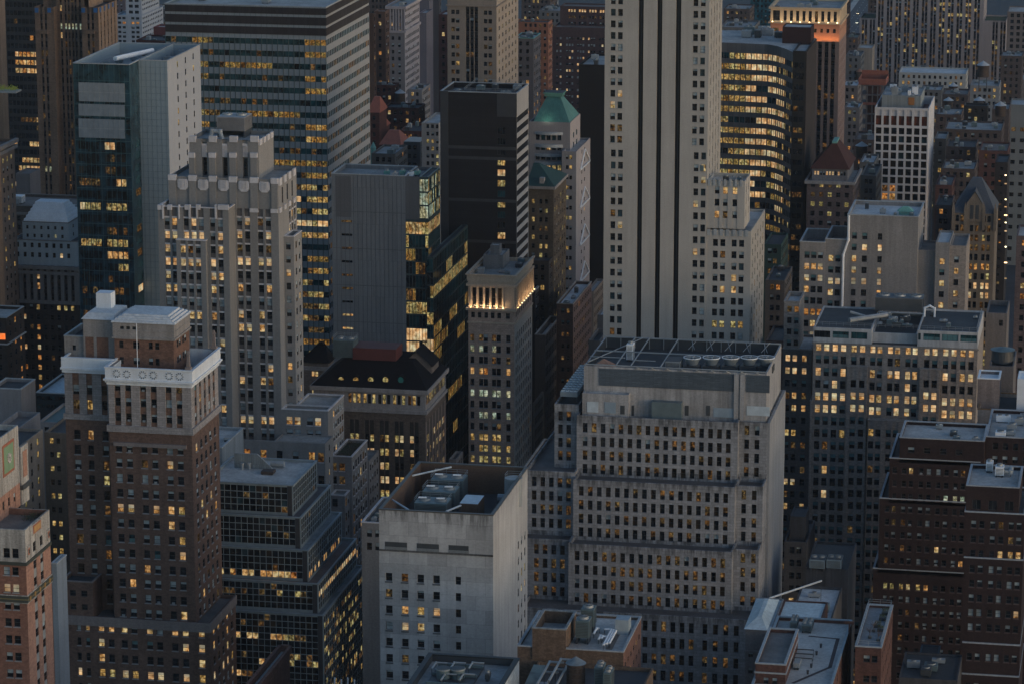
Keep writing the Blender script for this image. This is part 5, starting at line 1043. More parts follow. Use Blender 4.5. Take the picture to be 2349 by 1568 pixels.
for i in range(4):
    yy = Y + 4 + i * (YB - Y - 8) / 3; l = bpy.data.lights.new('uplight', 'AREA'); l.shape = 'RECTANGLE'; l.size = .3; l.size_y = 6; l.energy = 190; l.color = (1, .66, .34); o = bpy.data.objects.new('uplight', l); COL.objects.link(o); o.location = (X1 + 1.2, yy, zpb - .1); o.rotation_euler = (0, R_(180 - 12), 0)
# ============================================================ 14 dark mansard building
b = Bld('mansard_office_building', 'brown office building with a black mansard roof, lit dormers and arcaded stone top floor', 'building')
Y = 950; BRM = wallmat('brown_masonry', (.115, .088, .07), .1, .25, .15, brick=True); STM = wallmat('arcade_stone', (.26, .24, .23), .1, .2, .2)
SL = roofmat('black_slate', (.008, .008, .010), .25); SL.node_tree.nodes['Principled BSDF'].inputs['Specular IOR Level'].default_value = .05
ze = onY(719, 890, Y)[2]; X0 = onY(719, 890, Y)[0]; X1 = solX(976, Y, ze); YB = solY(1022, X1, ze); zb_ = solZ(934, X0, Y)
MG = {'lity': .5, 'dark': .3, 'litd': .2}
ta = tierw(b, X0, X1, Y, YB, zb_, ze, STM, F=FS(Y, [(c, c, 1, 8, 3, 10.2) for c in (762, 778 + 1, 812.7, 847, 881, 915, 949.7)][2:], (912, 950, 2, 22), down=False, dep=.5, mix=MG), S=SIDE(6, 1.2, 3, 1.5, m=.04), para=0, mt=.1)
def rowm(p): return {'lity': p * .5, 'litp': p * .4, 'lb5': p * .1, 'dark': (1 - p) * .7, 'litd': (1 - p) * .3}
cg = [(c, c, 1, 9.5, 2, 11.5) for c in (812.7, 847, 881, 915, 949.7)] + [(778, 778, 1, 9.5, 2, 11.5), (744, 744, 1, 9.5, 2, 11.5)]
tb_ = tierw(b, X0, X1, Y, YB, solZ(956, X0, Y), zb_ - .003, BRM, F=FS(Y, cg, (944, 980, 2, 11), down=False, mix=rowm(.6)), S=SIDE(6, 1.1, 2, 1.6, m=.04), para=0, mt=.05)
F = FS(Y, cg, (970, 1128, 6, 17), dep=.4, rec=.2, mix=rowm(.4), litr={0: rowm(.95), 1: rowm(.75), 2: rowm(.8), 3: rowm(.3), 4: rowm(.8), 5: rowm(.7)}, span=wallmat('dark_spandrel', (.05, .045, .04)))
tierw(b, X0, X1, Y, YB, 0, solZ(956, X0, Y) - .003, BRM, F=F, S=SIDE(6, 1.1, 2, 1.6, m=.04, wall=wallmat('brown_masonry_side', (.20, .155, .13), .1, .2, .1)), para=0)  # side masonry is lighter: western light painted into its colour
b.band(ta, ze - .2, 1.3, .9, STM); b.band(ta, zb_ - .5, 1.0, .5, STM, 'belt_course')
m = b.mb('mansard_roof'); zr = ze + 1.1; rz = onY(790, 821, Y + 10)[2]
xa = onY(790, 821, Y + 10)[0]; xb = onY(947, 825, Y + 10)[0]; m.frust(X0 - .6, X1 + .6, Y - .6, YB + .6, zr, xa, xb, Y + 10, YB - 6, rz, SL)
for i, x in enumerate((784, 818, 852, 886, 921)):
    q = onY(x, 869, Y + 2.9); dm = LITY if i < 4 else plain('teal_dormer', (.02, .16, .14)); m = b.mb('dormer#%d' % i); c = (q[0], Y + 1.9, q[2])
    for a in range(12):
        t0, t1_ = a * math.pi / 6, (a + 1) * math.pi / 6; m.poly([c, (c[0] + .85 * math.cos(t0), c[1], c[2] + .95 * math.sin(t0)), (c[0] + .85 * math.cos(t1_), c[1], c[2] + .95 * math.sin(t1_))], dm)
        m.poly([(c[0] + .85 * math.cos(t0), c[1], c[2] + .95 * math.sin(t0)), (c[0] + 1.1 * math.cos(t0), c[1], c[2] + 1.25 * math.sin(t0)), (c[0] + 1.1 * math.cos(t1_), c[1], c[2] + 1.25 * math.sin(t1_)), (c[0] + .85 * math.cos(t1_), c[1], c[2] + .95 * math.sin(t1_))], SL)
        m.poly([(c[0] + 1.1 * math.cos(t0), c[1], c[2] + 1.25 * math.sin(t0)), (c[0] + 1.1 * math.cos(t0), c[1] + 3, c[2] + 1.25 * math.sin(t0)), (c[0] + 1.1 * math.cos(t1_), c[1] + 3, c[2] + 1.25 * math.sin(t1_)), (c[0] + 1.1 * math.cos(t1_), c[1], c[2] + 1.25 * math.sin(t1_))], SL)
class T_: pass
fl = T_(); fl.zr = rz
q = onZ(809, 797, rz + 3.6); x1 = solX(908, q[1], rz + 3.6); RDM = plain('red_metal_shed', (.10, .028, .024), .5)
o = machine('red_shed', 'dark red metal shed standing on the black mansard roof', 'shed', [q[0], x1, q[1], q[1] + 9, rz, rz + 3.6], RDM, (0, 0), legs=0, lou=False, top=plain('red_shed_roof', (.10, .045, .04), .6))
q = onZ(763, 780, rz + 5.6); machine('cooling_tower', 'grey steel cooling tower left of the dark red shed', 'cooling tower', [q[0], solX(811, q[1], rz + 5.6), q[1], q[1] + 6, rz, rz + 5.6], C_UNIT, (2, 1), rail=True)
q = onY(920, 835, Y + 14); xq = onY(990, 840, Y + 14)[0]; m = b.mb('gable_house'); zg = onY(955, 806, Y + 14)[2]; xm = (q[0] + xq) / 2; yb2 = Y + 24
m.box(q[0], xq, Y + 14, yb2, rz - 6, q[2], wallmat('gable_brick', (.16, .13, .11)))
m.poly([(q[0], Y + 14, q[2]), (xq, Y + 14, q[2]), (xm, Y + 14, zg)], wallmat('gable_brick', (.16, .13, .11))); m.poly([(q[0] - .5, Y + 13.4, q[2] - .2), (xm, Y + 13.4, zg + .3), (xm, yb2, zg + .3), (q[0] - .5, yb2, q[2] - .2)], SL); m.poly([(xm, Y + 13.4, zg + .3), (xq + .5, Y + 13.4, q[2] - .2), (xq + .5, yb2, q[2] - .2), (xm, yb2, zg + .3)], SL)
b = Bld('arched_window_house', 'small tan brick block with arched window and black hipped roof behind the mansard building', 'building')
Y = 1000; tx = tier(b, Y, 690, 829, 753, 765, wall=wallmat('tan_brick', (.17, .135, .11), .1, .2, .1, brick=True), F=FS(Y, [(722, 722, 1, 7, 2, 8)], (857, 900, 2, 12), down=False, mix={'lit': .5, 'dark': .5}), para=0)
b.band(tx, tx.z1 - 2.5, 1.2, .4, STM); m = b.mb('roof'); m.frust(tx.x0 - .6, tx.x1 + .6, Y - .6, tx.y1 + .6, tx.z1, tx.x0 + 5, tx.x1 - 3, Y + 6, tx.y1 - 3, tx.z1 + 5.5, SL)
# ============================================================ 15 grey slab with glass corner
b = Bld('metal_clad_slab_building', 'grey metal panel slab with a brightly lit glass corner rising behind the mansard roof', 'office building')
Y = 1042; PAN = wallmat('grey_panels', (.17, .18, .19), .05, .06, .1, panel=(1.4, 12), pv=.05); PAND = wallmat('grey_panels_dark', (.115, .115, .12), .05, .08, .1)
GF = plain('glass_frame', (.04, .06, .06), .4)
z1 = onY(760.6, 399, Y)[2]; X0 = onY(760.6, 399, Y)[0]; XA = solX(931, Y, solZ(600, X0, Y)); XB = solX(962, Y, z1); XC = solX(982, Y, z1); YB = solY(1009, XC, z1); zm = solZ(497, X0, Y)
Fs = FS(Y, [(795, 795, 1, 25)], (508, 753, 9, 5.5), dep=.4, fs='v3', mix={'dark': .6, 'lit': .3, 'litd': .3})
t1 = tierw(b, X0, XA, Y, YB, 0, z1, PAN, F=Fs, para=1.2, roof=R_BLUE, cop=C_COPE, mt=.2)
JN = plain('panel_joint', (.07, .075, .08)); m = b.mb('wall')
for i in range(1, 17): x = X0 + (XA - X0) * i / 17; m.box(x - .06, x + .06, Y - .04, Y - .004, 20, z1 - .3, JN)
for i in range(1, 9): z = z1 - i * 12.2; m.box(X0, XA, Y - .035, Y - .005, z - .07, z + .07, JN)
m.box(X0 + 1.2, X0 + 6.4, Y - .03, Y - .0045, zm, z1 - .6, PAND)
t2 = tierw(b, XA + .003, XB, Y, YB, zm, z1, PAND, para=1.2, roof=R_BLUE)
pz = (solZ(541, X0, Y) - solZ(753, X0, Y)) / 7
GM = seg({'lita': .6, 'litd': .4}, {'dark': .5, 'teal': .5}, .2, 3, 3)
def cg_(x0, x1, y0, y1, z0, z1, mix, litr, n, ns, par=.3, smix=None, slit=None):
    R = []; z = z1 - .6 - pz / 2
    while z > z0 + pz * .4: R.append((z, pz - .5)); z -= pz
    F = dict(dep=.1, rec=0, span=GF, sill=None, mix=mix, litr=litr, fs='none', down=False, up=False, lit=None, cols=[(x0 + (x1 - x0) * (i + .5) / n, (x1 - x0) / n - .14) for i in range(n)], rows=R, pitch=pz)
    S = SIDE(ns, (y1 - y0) * .99 / ns - .16, m=.005, mix=smix or mix, litr=slit or litr)
    return tierw(b, x0, x1, y0, y1, z0, z1, GF, F=F, S=S, para=par, roof=R_DARK, mt=.05)
LRT = {r: {'litg': .75, 'lity': .25} for r in range(0, 3)}; LRT[3] = {'lity': .8, 'dark': .2}
t3 = cg_(XB + .003, XC, Y, YB, zm, z1, {'litg': .8, 'teal': .2}, {}, 3, 10, smix={'litg': .5, 'lity': .3, 'teal': .3})
zlo = solZ(585, XC, Y)
L2 = {0: {'teal': 1, 'dark': .5}, 1: {'dark': .7, 'lity': .4}, 2: {'litg': .1, 'lity': .6, 'dark': .3}, 4: {'lity': .9}, 5: {'teal': .5, 'litd': .5}, 6: {'litp': .9}, 7: {'litp': .6, 'lit': .2, 'dark': .2}, 8: {'dark': .8, 'litp': .2}, 9: {'lity': .9}}
t4 = cg_(XA + .003, XC - .003, Y + .005, YB, 0, zm - .003, GM, {0: {'lity': .5, 'lit': .5}, 1: {'lity': .3, 'teal': .7}, 6: L2[4], 8: L2[6], 9: L2[7]}, 7, 10)
x5 = solX(992, Y - 8, zlo); YB5 = 0
q5 = onY(990, 600, Y - 6); X5 = XC + 2.2; YB5 = solY(1073, X5, solZ(545, X5, Y + 40))
t5 = cg_(XC + .003, X5, Y - 3, YB5, 0, zlo, GM, L2, 2, 22, smix=seg({'lita': .7, 'litd': .3}, {'dark': .5, 'teal': .5}, .09, 3, 1), slit={1: seg({'lity': 1}, {'dark': .6, 'teal': .4}, .3, 4), 2: seg({'lity': 1}, {'lita': 1}, .85, 6), 5: seg({'lity': .3, 'lita': .7}, {'dark': 1}, .55, 5), 7: seg({'lita': 1}, {'dark': 1}, .4, 5)})
for i, (x, y, c) in enumerate(((880, 393, C_COPP), (916, 392, C_COPP), (898, 398, C_METAL), (935, 396, C_WHITE), (950, 393, C_COPP))):
    q = ub(t1.zr, 1.8, x, y, x + 11, 2.5); machine('rooftop_unit', ('leftmost teal roof unit', 'second teal roof unit', 'grey roof unit between teal ones', 'white roof unit', 'rightmost teal roof unit')[i] + ' on the grey metal slab', 'rooftop unit', q, c, (1, 1), lou=False)
# ============================================================ 16 art deco tower
b = Bld('art_deco_tower', 'grey brick art deco tower with fluted white crown, caps and stepped shoulders', 'skyscraper')
AD = wallmat('grey_brick', (.215, .208, .20), .07, .12, .12); ADS = wallmat('grey_brick_side', (.26, .25, .24), .07, .12, .12); ADW = wallmat('deco_white_stone', (.52, .50, .505), .08, .12, .15); SPA = wallmat('grey_spandrel', (.12, .11, .105), .08, .2, .1)  # side brick is a copy lightened to carry the light from the right
Yf = 905; Ym = 912
MX = {'dark': .28, 'b3': .12, 'b5': .27, 'pale': .12, 'lit': .04, 'lb5': .05, 'litd': .08, 'litp': .03}
RX = {1: {'litp': .5, 'lb5': .3, 'b5': .1, 'dark': .1}, 3: {'litp': .6, 'lb5': .3, 'dark': .2}, 5: {'lit': .35, 'b5': .35, 'dark': .2}, 7: {'lit': .3, 'lb5': .25, 'dark': .4}, 8: {'lit': .3, 'lb5': .25, 'dark': .4}, 6: {'b5': .6, 'pale': .3}, 15: {'litp': .45, 'lb5': .25, 'pale': .3, 'dark': .2}, 16: {'b5': .6, 'dark': .4}}
LX = XL = onY(362, 472, Yf)[0]; zL = onY(362, 474, Yf)[2]; XM = solX(524, Yf, zL)
cf = [(391.5, 391.5, 1, 12, 2, 17), (444, 444, 1, 12, 3, 17.2), (496, 496, 1, 12, 2, 17.5)]
F = FS(Yf, cf, (509, 992, 17, 17.5), rec=.3, span=SPA, mix=MX, litr=RX, dep=.25, lintel=ADW)
t1 = tierw(b, XL, XM, Yf, Ym + 34, 0, zL, AD, F=F, para=1.6, roof=R_BLUE, cop=ADW)
zM = onY(542, 478, Ym)[2]; XR = onY(637.5, 410, Ym)[0]
Fm = FS(Ym, [(558, 558, 1, 12.5, 2, 18), (606, 606, 1, 12.5, 2, 18)], (509, 992, 17, 17.5), rec=.3, span=SPA, mix=MX, litr=RX, dep=.25, lintel=ADW)
z2 = onY(386.6, 404, Ym)[2]; YB = solY(679.5, XR, z2); X2 = onY(386.6, 404, Ym)[0]
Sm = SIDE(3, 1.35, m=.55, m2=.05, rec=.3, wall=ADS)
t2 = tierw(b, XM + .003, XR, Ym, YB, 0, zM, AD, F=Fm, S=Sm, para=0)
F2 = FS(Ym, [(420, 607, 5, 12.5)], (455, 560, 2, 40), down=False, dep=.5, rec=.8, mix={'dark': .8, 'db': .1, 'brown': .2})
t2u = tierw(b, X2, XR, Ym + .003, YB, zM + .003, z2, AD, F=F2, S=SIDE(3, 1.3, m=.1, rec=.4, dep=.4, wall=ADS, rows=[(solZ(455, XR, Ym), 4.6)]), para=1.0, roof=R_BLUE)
tb2 = tierw(b, X2, XM, Ym + .003, YB - .01, 0, zM, AD, para=0)
z1_ = onY(434, 318, Ym + 4)[2]; X1a = onY(434, 318, Ym + 4)[0]; X1b = solX(592.4, Ym + 4, z1_); YB1 = solY(627, X1b, z1_)
F1 = FS(Ym + 4, [(469.5, 562.5, 3, 12)], (383, 460, 2, 42), down=False, dep=.5, rec=1.2, mix={'dark': .8, 'blue': .2})
t3 = tierw(b, X1a, X1b, Ym + 4, YB1, t2u.zr, z1_, AD, F=F1, S=SIDE(4, .5, m=.1, rec=.5, wall=ADS, rows=[], down=False), para=1.0, roof=R_BLUE)
def cap(pa, pb, ya, yb_, Yp, out, part='cap', mat=None):
    z1 = onY(pa, ya, Yp)[2]; z0 = onY(pa, yb_, Yp)[2]; b.mb('%s#%s' % (part, len(b.parts))).box(solX(pa, Yp, z1), solX(pb, Yp, z1), Yp - out, Yp + .6, z0, z1, mat or ADW)
for a, c in ((434, 449), (480, 496.5), (527, 544), (575, 592)):
    cap(a - .5, c + .5, 312, 326, Ym + 4, .35); cap(a, c - 1, 350, 361, Ym + 4, .9); m = b.mb('pier#%d' % a); zq = onY(a, 361, Ym + 4)[2]; m.box(solX(a + .5, Ym + 4, zq), solX(c - 1.5, Ym + 4, zq), Ym + 3.3, Ym + 3.997, t2u.z1, zq, AD)
for c in (469.5, 516, 562.5): cap(c - 7.5, c + 7.5, 330, 361, Ym + 4, -.15, 'fluted_panel'); m = b.mb('fluted_panel#%d' % c); zq = onY(c, 361, Ym + 4)[2]; x = solX(c, Ym + 4, zq); [m.box(x - .62 + .3 * j, x - .5 + .3 * j, Ym + 3.95, Ym + 4.149, zq + .3, zq + 3.3, ADW) for j in range(5)]
for a, c in ((386.6, 404), (433, 450), (480, 496), (526, 543), (574, 592), (622, 637)):
    cap(a - .5, c + .5, 400.5 + (a - 386) * .035, 413 + (a - 386) * .035, Ym, .45); m = b.mb('pier#b%d' % a); zq = onY(a, 413, Ym)[2]; m.box(solX(a + .5, Ym, zq), solX(c - .5, Ym, zq), Ym - .4, Ym - .003, zM - .4, zq, AD)
    if a > 540: cap(a - .5, c + .5, 472 + (a - 386) * .03, 481 + (a - 386) * .03, Ym, .5)
for c in (420, 466.7, 513.5, 560, 607):
    zq = onY(c, 421 + (c - 420) * .035, Ym)[2]; x = solX(c, Ym, zq); m = b.mb('shell_panel#%d' % c)
    for w, h in ((1.55, 1.1), (1.25, 1.45), (.9, 1.75)): m.box(x - w, x + w, Ym - .28 - h * .05, Ym - .003, zq - h, zq + min(h, 1.35), ADW)
    for j in range(5): m.box(x - .9 + .4 * j - .05, x - .9 + .4 * j + .05, Ym - .5, Ym - .37, zq - 1.0, zq + 1.2, ADW)
for a, c in ((362, 371), (384, 394), (424, 434), (451.5, 459), (500, 524), (372, 376), (409, 412), (433, 437), (450, 453), (493, 497)):
    if c - a > 5: cap(a, c, 470, 481, Yf, .35)
    else: cap(a, c, 470, 502, Yf, .4, 'fin')
# side face caps
for i in range(4):
    y0 = Ym + 4.2 + (YB1 - Ym - 4) * i / 4; m = b.mb('cap#s%d' % i); m.box(X1b + .003, X1b + .5, y0, y0 + 2.4, z1_ - 1.4, z1_ + .3, ADW)
    y0 = Ym + .2 + (YB - Ym) * i / 4; m = b.mb('cap#t%d' % i); m.box(XR + .003, XR + .5, y0, y0 + 2.6, z2 - 1.8, z2 + .3, ADW); m.box(XR + .003, XR + .45, y0, y0 + 2.2, zM - 1.0, zM + .4, ADW)
# projecting bay
zb = onY(404, 551, Yf - 1.6)[2]; tb = tierw(b, onY(404, 551, Yf - 1.6)[0], solX(471.6, Yf - 1.6, zb), Yf - 1.6, Yf - .003, 0, zb, AD, F=FS(Yf - 1.6, [(437, 437, 1, 12, 3, 17.2)], (573, 992, 15, 17), rec=.25, span=SPA, mix=MX, litr={k - 2: v for k, v in RX.items()}, dep=.25, lintel=ADW), para=.4, part='bay', cop=ADW)
BOXES.pop()
# right side wing
YW = solY(650.8, XR, onY(650.8, 543, Ym + 6)[2]); YW = max(YW, Ym + 4); zw = onY(650.8, 543, YW)[2]
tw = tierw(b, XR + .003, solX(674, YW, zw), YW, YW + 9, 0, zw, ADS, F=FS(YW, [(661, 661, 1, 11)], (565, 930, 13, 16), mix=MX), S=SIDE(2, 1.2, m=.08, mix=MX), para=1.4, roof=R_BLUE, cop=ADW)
# podium blocks
Yp = Ym; zp = onY(649, 938, Yp)[2]; xp = solX(752, Yp, zp)
tp = tierw(b, XR + .004, xp, Yp - .004, YW - .01 if YW > Yp + 2 else Yp + 5, 0, zp, AD, para=.6, roof=R_BLUE, F=FS(Yp, [(673, 673, 1, 14, 2, 18.5), (720, 720, 1, 14, 2, 18.5)], (964, 992, 2, 18), down=False, sill=ADW, mix=MX, litr={0: {'lb5': .6, 'litp': .4, 'b5': .2}, 1: {'b5': .7, 'pale': .3}}), cop=ADW)
tp2 = tierw(b, tw.x1 + .003, xp, tp.y1 + .003, solY(788.5, xp, zp), 0, zp, ADS, para=.6, roof=R_BLUE, cop=ADW, S=SIDE(5, 1.3, m=.03, sill=ADW, rows=[(zp - 3.6 - 4.05 * i, 2.3) for i in range(24)], mix=MX))
Fq = FS(Yf - 2.4, [(530 + 37 * i, 530 + 37 * i, 1, 14) for i in range(6)] + [(736, 736, 1, 14)], (1038, 1090, 2, 22), sill=ADW, mix={'lito': .5, 'dark': .3, 'litd': .3, 'b5': .1}, litr={1: {'dark': .9}})
zq = onY(745, 1017, Yf - 2.4)[2]; tq = tierw(b, XL - 2, solX(745.5, Yf - 2.4, zq), Yf - 2.4, Yf - .01 if False else Yf - 1.62, 0, zq, AD, F=Fq, para=.4, roof=R_BLUE, part='podium')
BOXES.pop()
tq2 = tierw(b, XR + .01, tq.x1, Yf - 1.61, Ym - .01, 0, zq, AD, para=.4, roof=R_BLUE, part='podium', S=SIDE(1, 1, m=.3))
b = Bld('garden_terrace_building', 'grey stone block with a planted roof terrace below the art deco tower', 'building')
Yt = 914; xg = xp + .3; pz_ = onY(807, 1048, Yt)[2]; MG2 = {'dark': .5, 'b5': .35, 'lit': .05, 'litd': .1}
ST = wallmat('terrace_grey_stone', (.21, .20, .195), .1, .2, .15)
tg = tierw(b, xg, solX(807, Yt, pz_), Yt, 0, 0, pz_, ST, para=.7) if False else None
xe = solX(807, Yt, pz_); ye = solY(842.8, xe, pz_)
tg = tierw(b, xg, xe, Yt, ye, 0, pz_, ST, F=FS(Yt, [(775, 775, 1, 13.5, 2, 19)], (1070, 1100, 2, 18), mix=MG2, sill=ADW), S=SIDE(6, 1.3, m=.04, mix=MG2, sill=ADW), para=.8, roof=plain('garden_soil', (.02, .018, .014), .9), cop=ADW)
zh = onY(791, 1137, Yt - 6)[2]; tg2 = tierw(b, solX(758, Yt - 6, zh), solX(791, Yt - 6, zh), Yt - 6, Yt - .01, 0, zh, ST, F=FS(Yt - 6, [(768, 768, 1, 13)], (1152, 1186, 2, 18), mix=MG2), S=SIDE(2, 1.3, m=.05, mix=MG2), para=.5, roof=LED, cop=ADW)
zh = onY(861, 1052, ye + 8)[2]
tg3 = tierw(b, xe - 4, onY(847, 1056, ye + .5)[0], ye + .003, ye + 13, 0, onY(847, 1056, ye + .5)[2], ST, S=SIDE(4, 1.2, m=.05, mix=MG2), para=.5, roof=LED)
for i in range(7):
    x = tg.x0 + 1.5 + (i % 2) * 2.6; y = Yt + 2 + i * (ye - Yt - 4) / 6; o = thing('terrace_shrub', 'rounded dark shrub on the planted terrace below the art deco tower', 'shrub', (x, y, tg.zr), 'shrubs on the planted grey terrace'); k = MB()
    for j in range(160):
        v = Vector((rnd.gauss(0, .8), rnd.gauss(0, .8), abs(rnd.gauss(0, .6)))); q = Vector((x, y, tg.zr)) + v; d = Vector((rnd.uniform(-.25, .25), rnd.uniform(-.25, .25), rnd.uniform(-.1, .2))); k.poly([q, q + d, q + Vector((.15, .1, .2))], plain('terrace_leaf', (.045, .035, .015)) if i % 3 == 0 else plain('shrub_leaf', (.03, .05, .025)))
    k.obj('foliage', o)
b = Bld('dark_terrace_building', 'small grey block with a dark restaurant terrace left of the limestone block', 'building')
Yd = 800; pd = onY(838, 1198, Yd)[2]; td = tierw(b, onY(829, 1200, Yd)[0], solX(873, Yd, pd), Yd, 824, 0, pd, ST, F=FS(Yd, [(847, 847, 1, 12, 1, 0), (866, 866, 1, 12)], (1222, 1252, 2, 17), down=False, mix={'brown': .5, 'b5': .5}), para=.8, roof=R_DARK, cop=ADW)
clutter(b, td, 4, 'dark furniture cluster on the small terrace left of the limestone block', 61, sz=(.8, 1.8), h=(.5, 1.2))
b = Bld('grey_side_building', 'narrow grey building face in the gap left of the limestone block', 'building')
q = onY(837, 1298, 832); tierw(b, q[0] - .7, q[0], 832, solY(870, q[0], q[2]), 0, q[2], ST, F=None, S=AUTO(sp=3.1, w=1.5, mix={'dark': .8, 'lito': .12, 'litd': .1}), para=.6)
b = Bld('ribbed_metal_building', 'pale ribbed metal clad block between the brick tower and the glass building', 'building')
Y = 836; q = onY(509, 1027, Y); tt_ = tierw(b, q[0] - 14, q[0], Y, solY(558, q[0], q[2]), 0, q[2], wallmat('ribbed_metal', (.22, .25, .27), .06, .08, .15, panel=(.9, 30)), para=.6, roof=R_GREY, cop=C_COPE)
machine('rooftop_unit', 'small silver roof cowl on the pale ribbed metal block', 'rooftop unit', ub(tt_.zr, 1.1, 513, 1003, 530, 3), C_METAL, (0, 0), lou=False)
# the deco tower roof machines
q = ub(t3.zr, 6.0, 497, 268, 561, 8); machine('roof_tank_house', 'large square grey metal tank house on top of the art deco crown', 'tank house', q, plain('tank_house_metal', (.21, .205, .21), .5), (2, 1), legs=2.0, top=C_COPE)
q = onZ(482, 312, t3.zr + 1); pipe('round_duct', 'white curved duct beside the tank house on the art deco crown', 'duct', [(q[0], q[1], t3.zr), (q[0] + .6, q[1], t3.zr + 2.4), (q[0] + 3, q[1], t3.zr + 2.4), (q[0] + 3.6, q[1], t3.zr)], .6, C_COPE)
# ============================================================ 17 teal and white slab tower
b = Bld('teal_glass_tower', 'teal glass tower with pale blank side wall and three grey louvre panels near the top', 'skyscraper')
Y = 960; TG = glass('teal_curtain', (.013, .038, .052), .12, .8); TG2 = plain('pale_blue_curtain', (.22, .28, .32), .35, var=.04); WHP = wallmat('white_panels', (.37, .385, .41), .03, .04, .05); LVP = plain('louvre_panel', (.19, .215, .235), .5)
z1 = onY(168, 146, Y)[2]; X0 = onY(168, 146, Y)[0]; X1 = solX(296, Y, z1); Y1 = solY(318, X1, z1); X2 = solX(383.6, Y1, z1); Y2 = solY(459, X2, z1)
pz = (onY(172, 333, Y)[2] - onY(172, 582, Y)[2]) / 9
R = [(onY(172, 333, Y)[2] - pz * i, 2.2) for i in range(22)]
cw = [(solX(a, Y, z1 - 60), (solX(a + 10.5, Y, z1 - 60) - solX(a, Y, z1 - 60))) for a in (193, 205, 217, 229, 253, 265, 277, 289)]
NL = {'dark': .6, 'litd': .25, 'brown': .15}
LR = {0: lambda r, c: {'litp': 1} if c in (4, 5) else {'dark': 1}, 3: lambda r, c: {'litd': 1} if c < 4 else ({'lit': .8, 'dark': .2} if c > 5 else {'dark': 1}), 5: {'lity': .7, 'litp': .3}, 8: {'lity': .8, 'lit': .2}, 9: lambda r, c: {'lit': 1} if c > 3 else {'dark': 1}, 10: lambda r, c: {'lity': 1} if c > 5 else {'dark': 1}}
Ft = dict(dep=.12, rec=0, span=None, sill=None, mix=NL, litr=LR, fs='none', down=False, up=False, lit=None, cols=cw, rows=R, pitch=pz)
t1 = tierw(b, X0, X1, Y, Y2, 0, z1, TG, F=Ft, S=SIDE(1, 5.0, m=.0, m2=.72, wall=TG, mix={'teal': .6, 'litd': .15, 'litp': .1}), para=3.2, roof=R_BLUE, cop=C_COPE, inner=TG2)
t2 = tierw(b, X1 + .003, X2, Y1, Y2, 0, z1, TG2, para=3.2, roof=R_BLUE, cop=C_COPE, F=None, S=dict(SIDE(3, 1.0, m=.18, m2=.1, wall=WHP, dep=.4, rows=[(onX(420, 240 + 28.5 * i, X2)[2] , 2.9) for i in range(5)], down=False, mix={'dark': .9, 'lity': .1})))
m = b.mb('mullion')
for i in range(1, 18):
    z = z1 - 1.4 - i * pz * .98; m.box(X0, X1, Y - .08, Y - .003, z, z + .12, plain('teal_mullion', (.03, .09, .10)))
for i in range(12):
    x = X0 + (X1 - X0) * i / 11; m.box(x - .05, x + .05, Y - .06, Y - .003, 60, z1, plain('teal_mullion', (.03, .09, .10)))
for i in range(40): 
    z = z1 - 2 - i * 2.0; m.box(X1 + .01, X2, Y1 - .05, Y1 - .003, z, z + .07, plain('pale_mullion', (.12, .18, .21)))
for i in range(6):
    x = X1 + (X2 - X1) * (i + .5) / 6; m.box(x - .04, x + .04, Y1 - .07, Y1 - .051, 60, z1, plain('pale_mullion', (.12, .18, .21)))
for j, (ya, yb) in enumerate(((189, 232), (238, 265), (272, 315))):
    za = onY(182, ya, Y)[2]; zb = onY(182, yb, Y)[2]; xa = solX(180.5, Y, za); xb = solX(286, Y, za); m = b.mb('louvre_panel#%d' % j); m.box(xa, xb, Y - .3, Y - .085, zb, za, LVP)
    for k in range(1, 9): x = xa + (xb - xa) * k / 9; m.box(x - .06, x + .06, Y - .36, Y - .303, zb, za, C_METAL)
    if yb - ya > 30: m.box(xa, xb, Y - .36, Y - .303, (za + zb) / 2 - .1, (za + zb) / 2 + .1, C_METAL)
zr = t1.zr
a = onZ(264, 135, zr + 3); c = onZ(350, 116, zr + 3); pipe('cleaning_crane', 'long white cleaning crane arm lying across the teal tower roof', 'crane', [tuple(a), tuple(c)], .75, C_WHITE, z0=zr)
clutter(b, t2, 5, 'grey roof machine sunk behind the teal tower parapet', 71); clutter(b, t1, 6, 'grey roof machine on the front roof of the teal tower', 72)
# ============================================================ 18 wide banded office slab
b = Bld('banded_office_slab', 'broad office slab with pale horizontal bands, ribbon windows and three dark louvre bands at the top', 'office building')
Y = 1120; SPN = wallmat('pale_spandrel_panel', (.25, .275, .29), .04, .06, .1); SPS = wallmat('white_spandrel_panel', (.28, .285, .29), .04, .06, .08)  # side spandrels slightly lighter than the front ones
z1 = onY(378, 9, Y)[2]; X0 = onY(378, 9, Y)[0]; X1 = solX(747, Y, z1); YB = solY(846, X1, z1)
n = 30; pz = (onY(380, 89.4, Y)[2] - onY(380, 89.4 + 27.5 * 10, Y)[2]) / 10
MO = {'teal': .38, 'dark': .1, 'lit': .05, 'litd': .3, 'lity': .12, 'blue': .05}
def clus(r, c):
    h = (hash((r * 7 + c // 5 * 13)) * 2654435761) % 100
    if c // 1 < 26 and 7 < c and h > 45: return {'teal': .8, 'litd': .1, 'blue': .1}
    return {'lita': .8, 'litd': .1, 'lity': .06, 'teal': .04} if h > 30 else {'teal': .7, 'litd': .25, 'dark': .1}
Rr = [(onY(380, 89.4, Y)[2] - pz * i, 2.0) for i in range(30)]
cw = [(X0 + (X1 - X0) * (i + .5) / n, (X1 - X0) / n - .16) for i in range(n)]
LR = {i: clus for i in range(30)}; 
for i in (12, 14, 20, 21, 22, 23): LR[i] = {'lity': .6, 'litd': .3, 'teal': .2}
LR[13] = {'lity': .6, 'litp': .3, 'teal': .3}; LR[15] = {'lity': .5, 'litp': .4}; LR[16] = {'lit': .3, 'lity': .5, 'dark': .2}
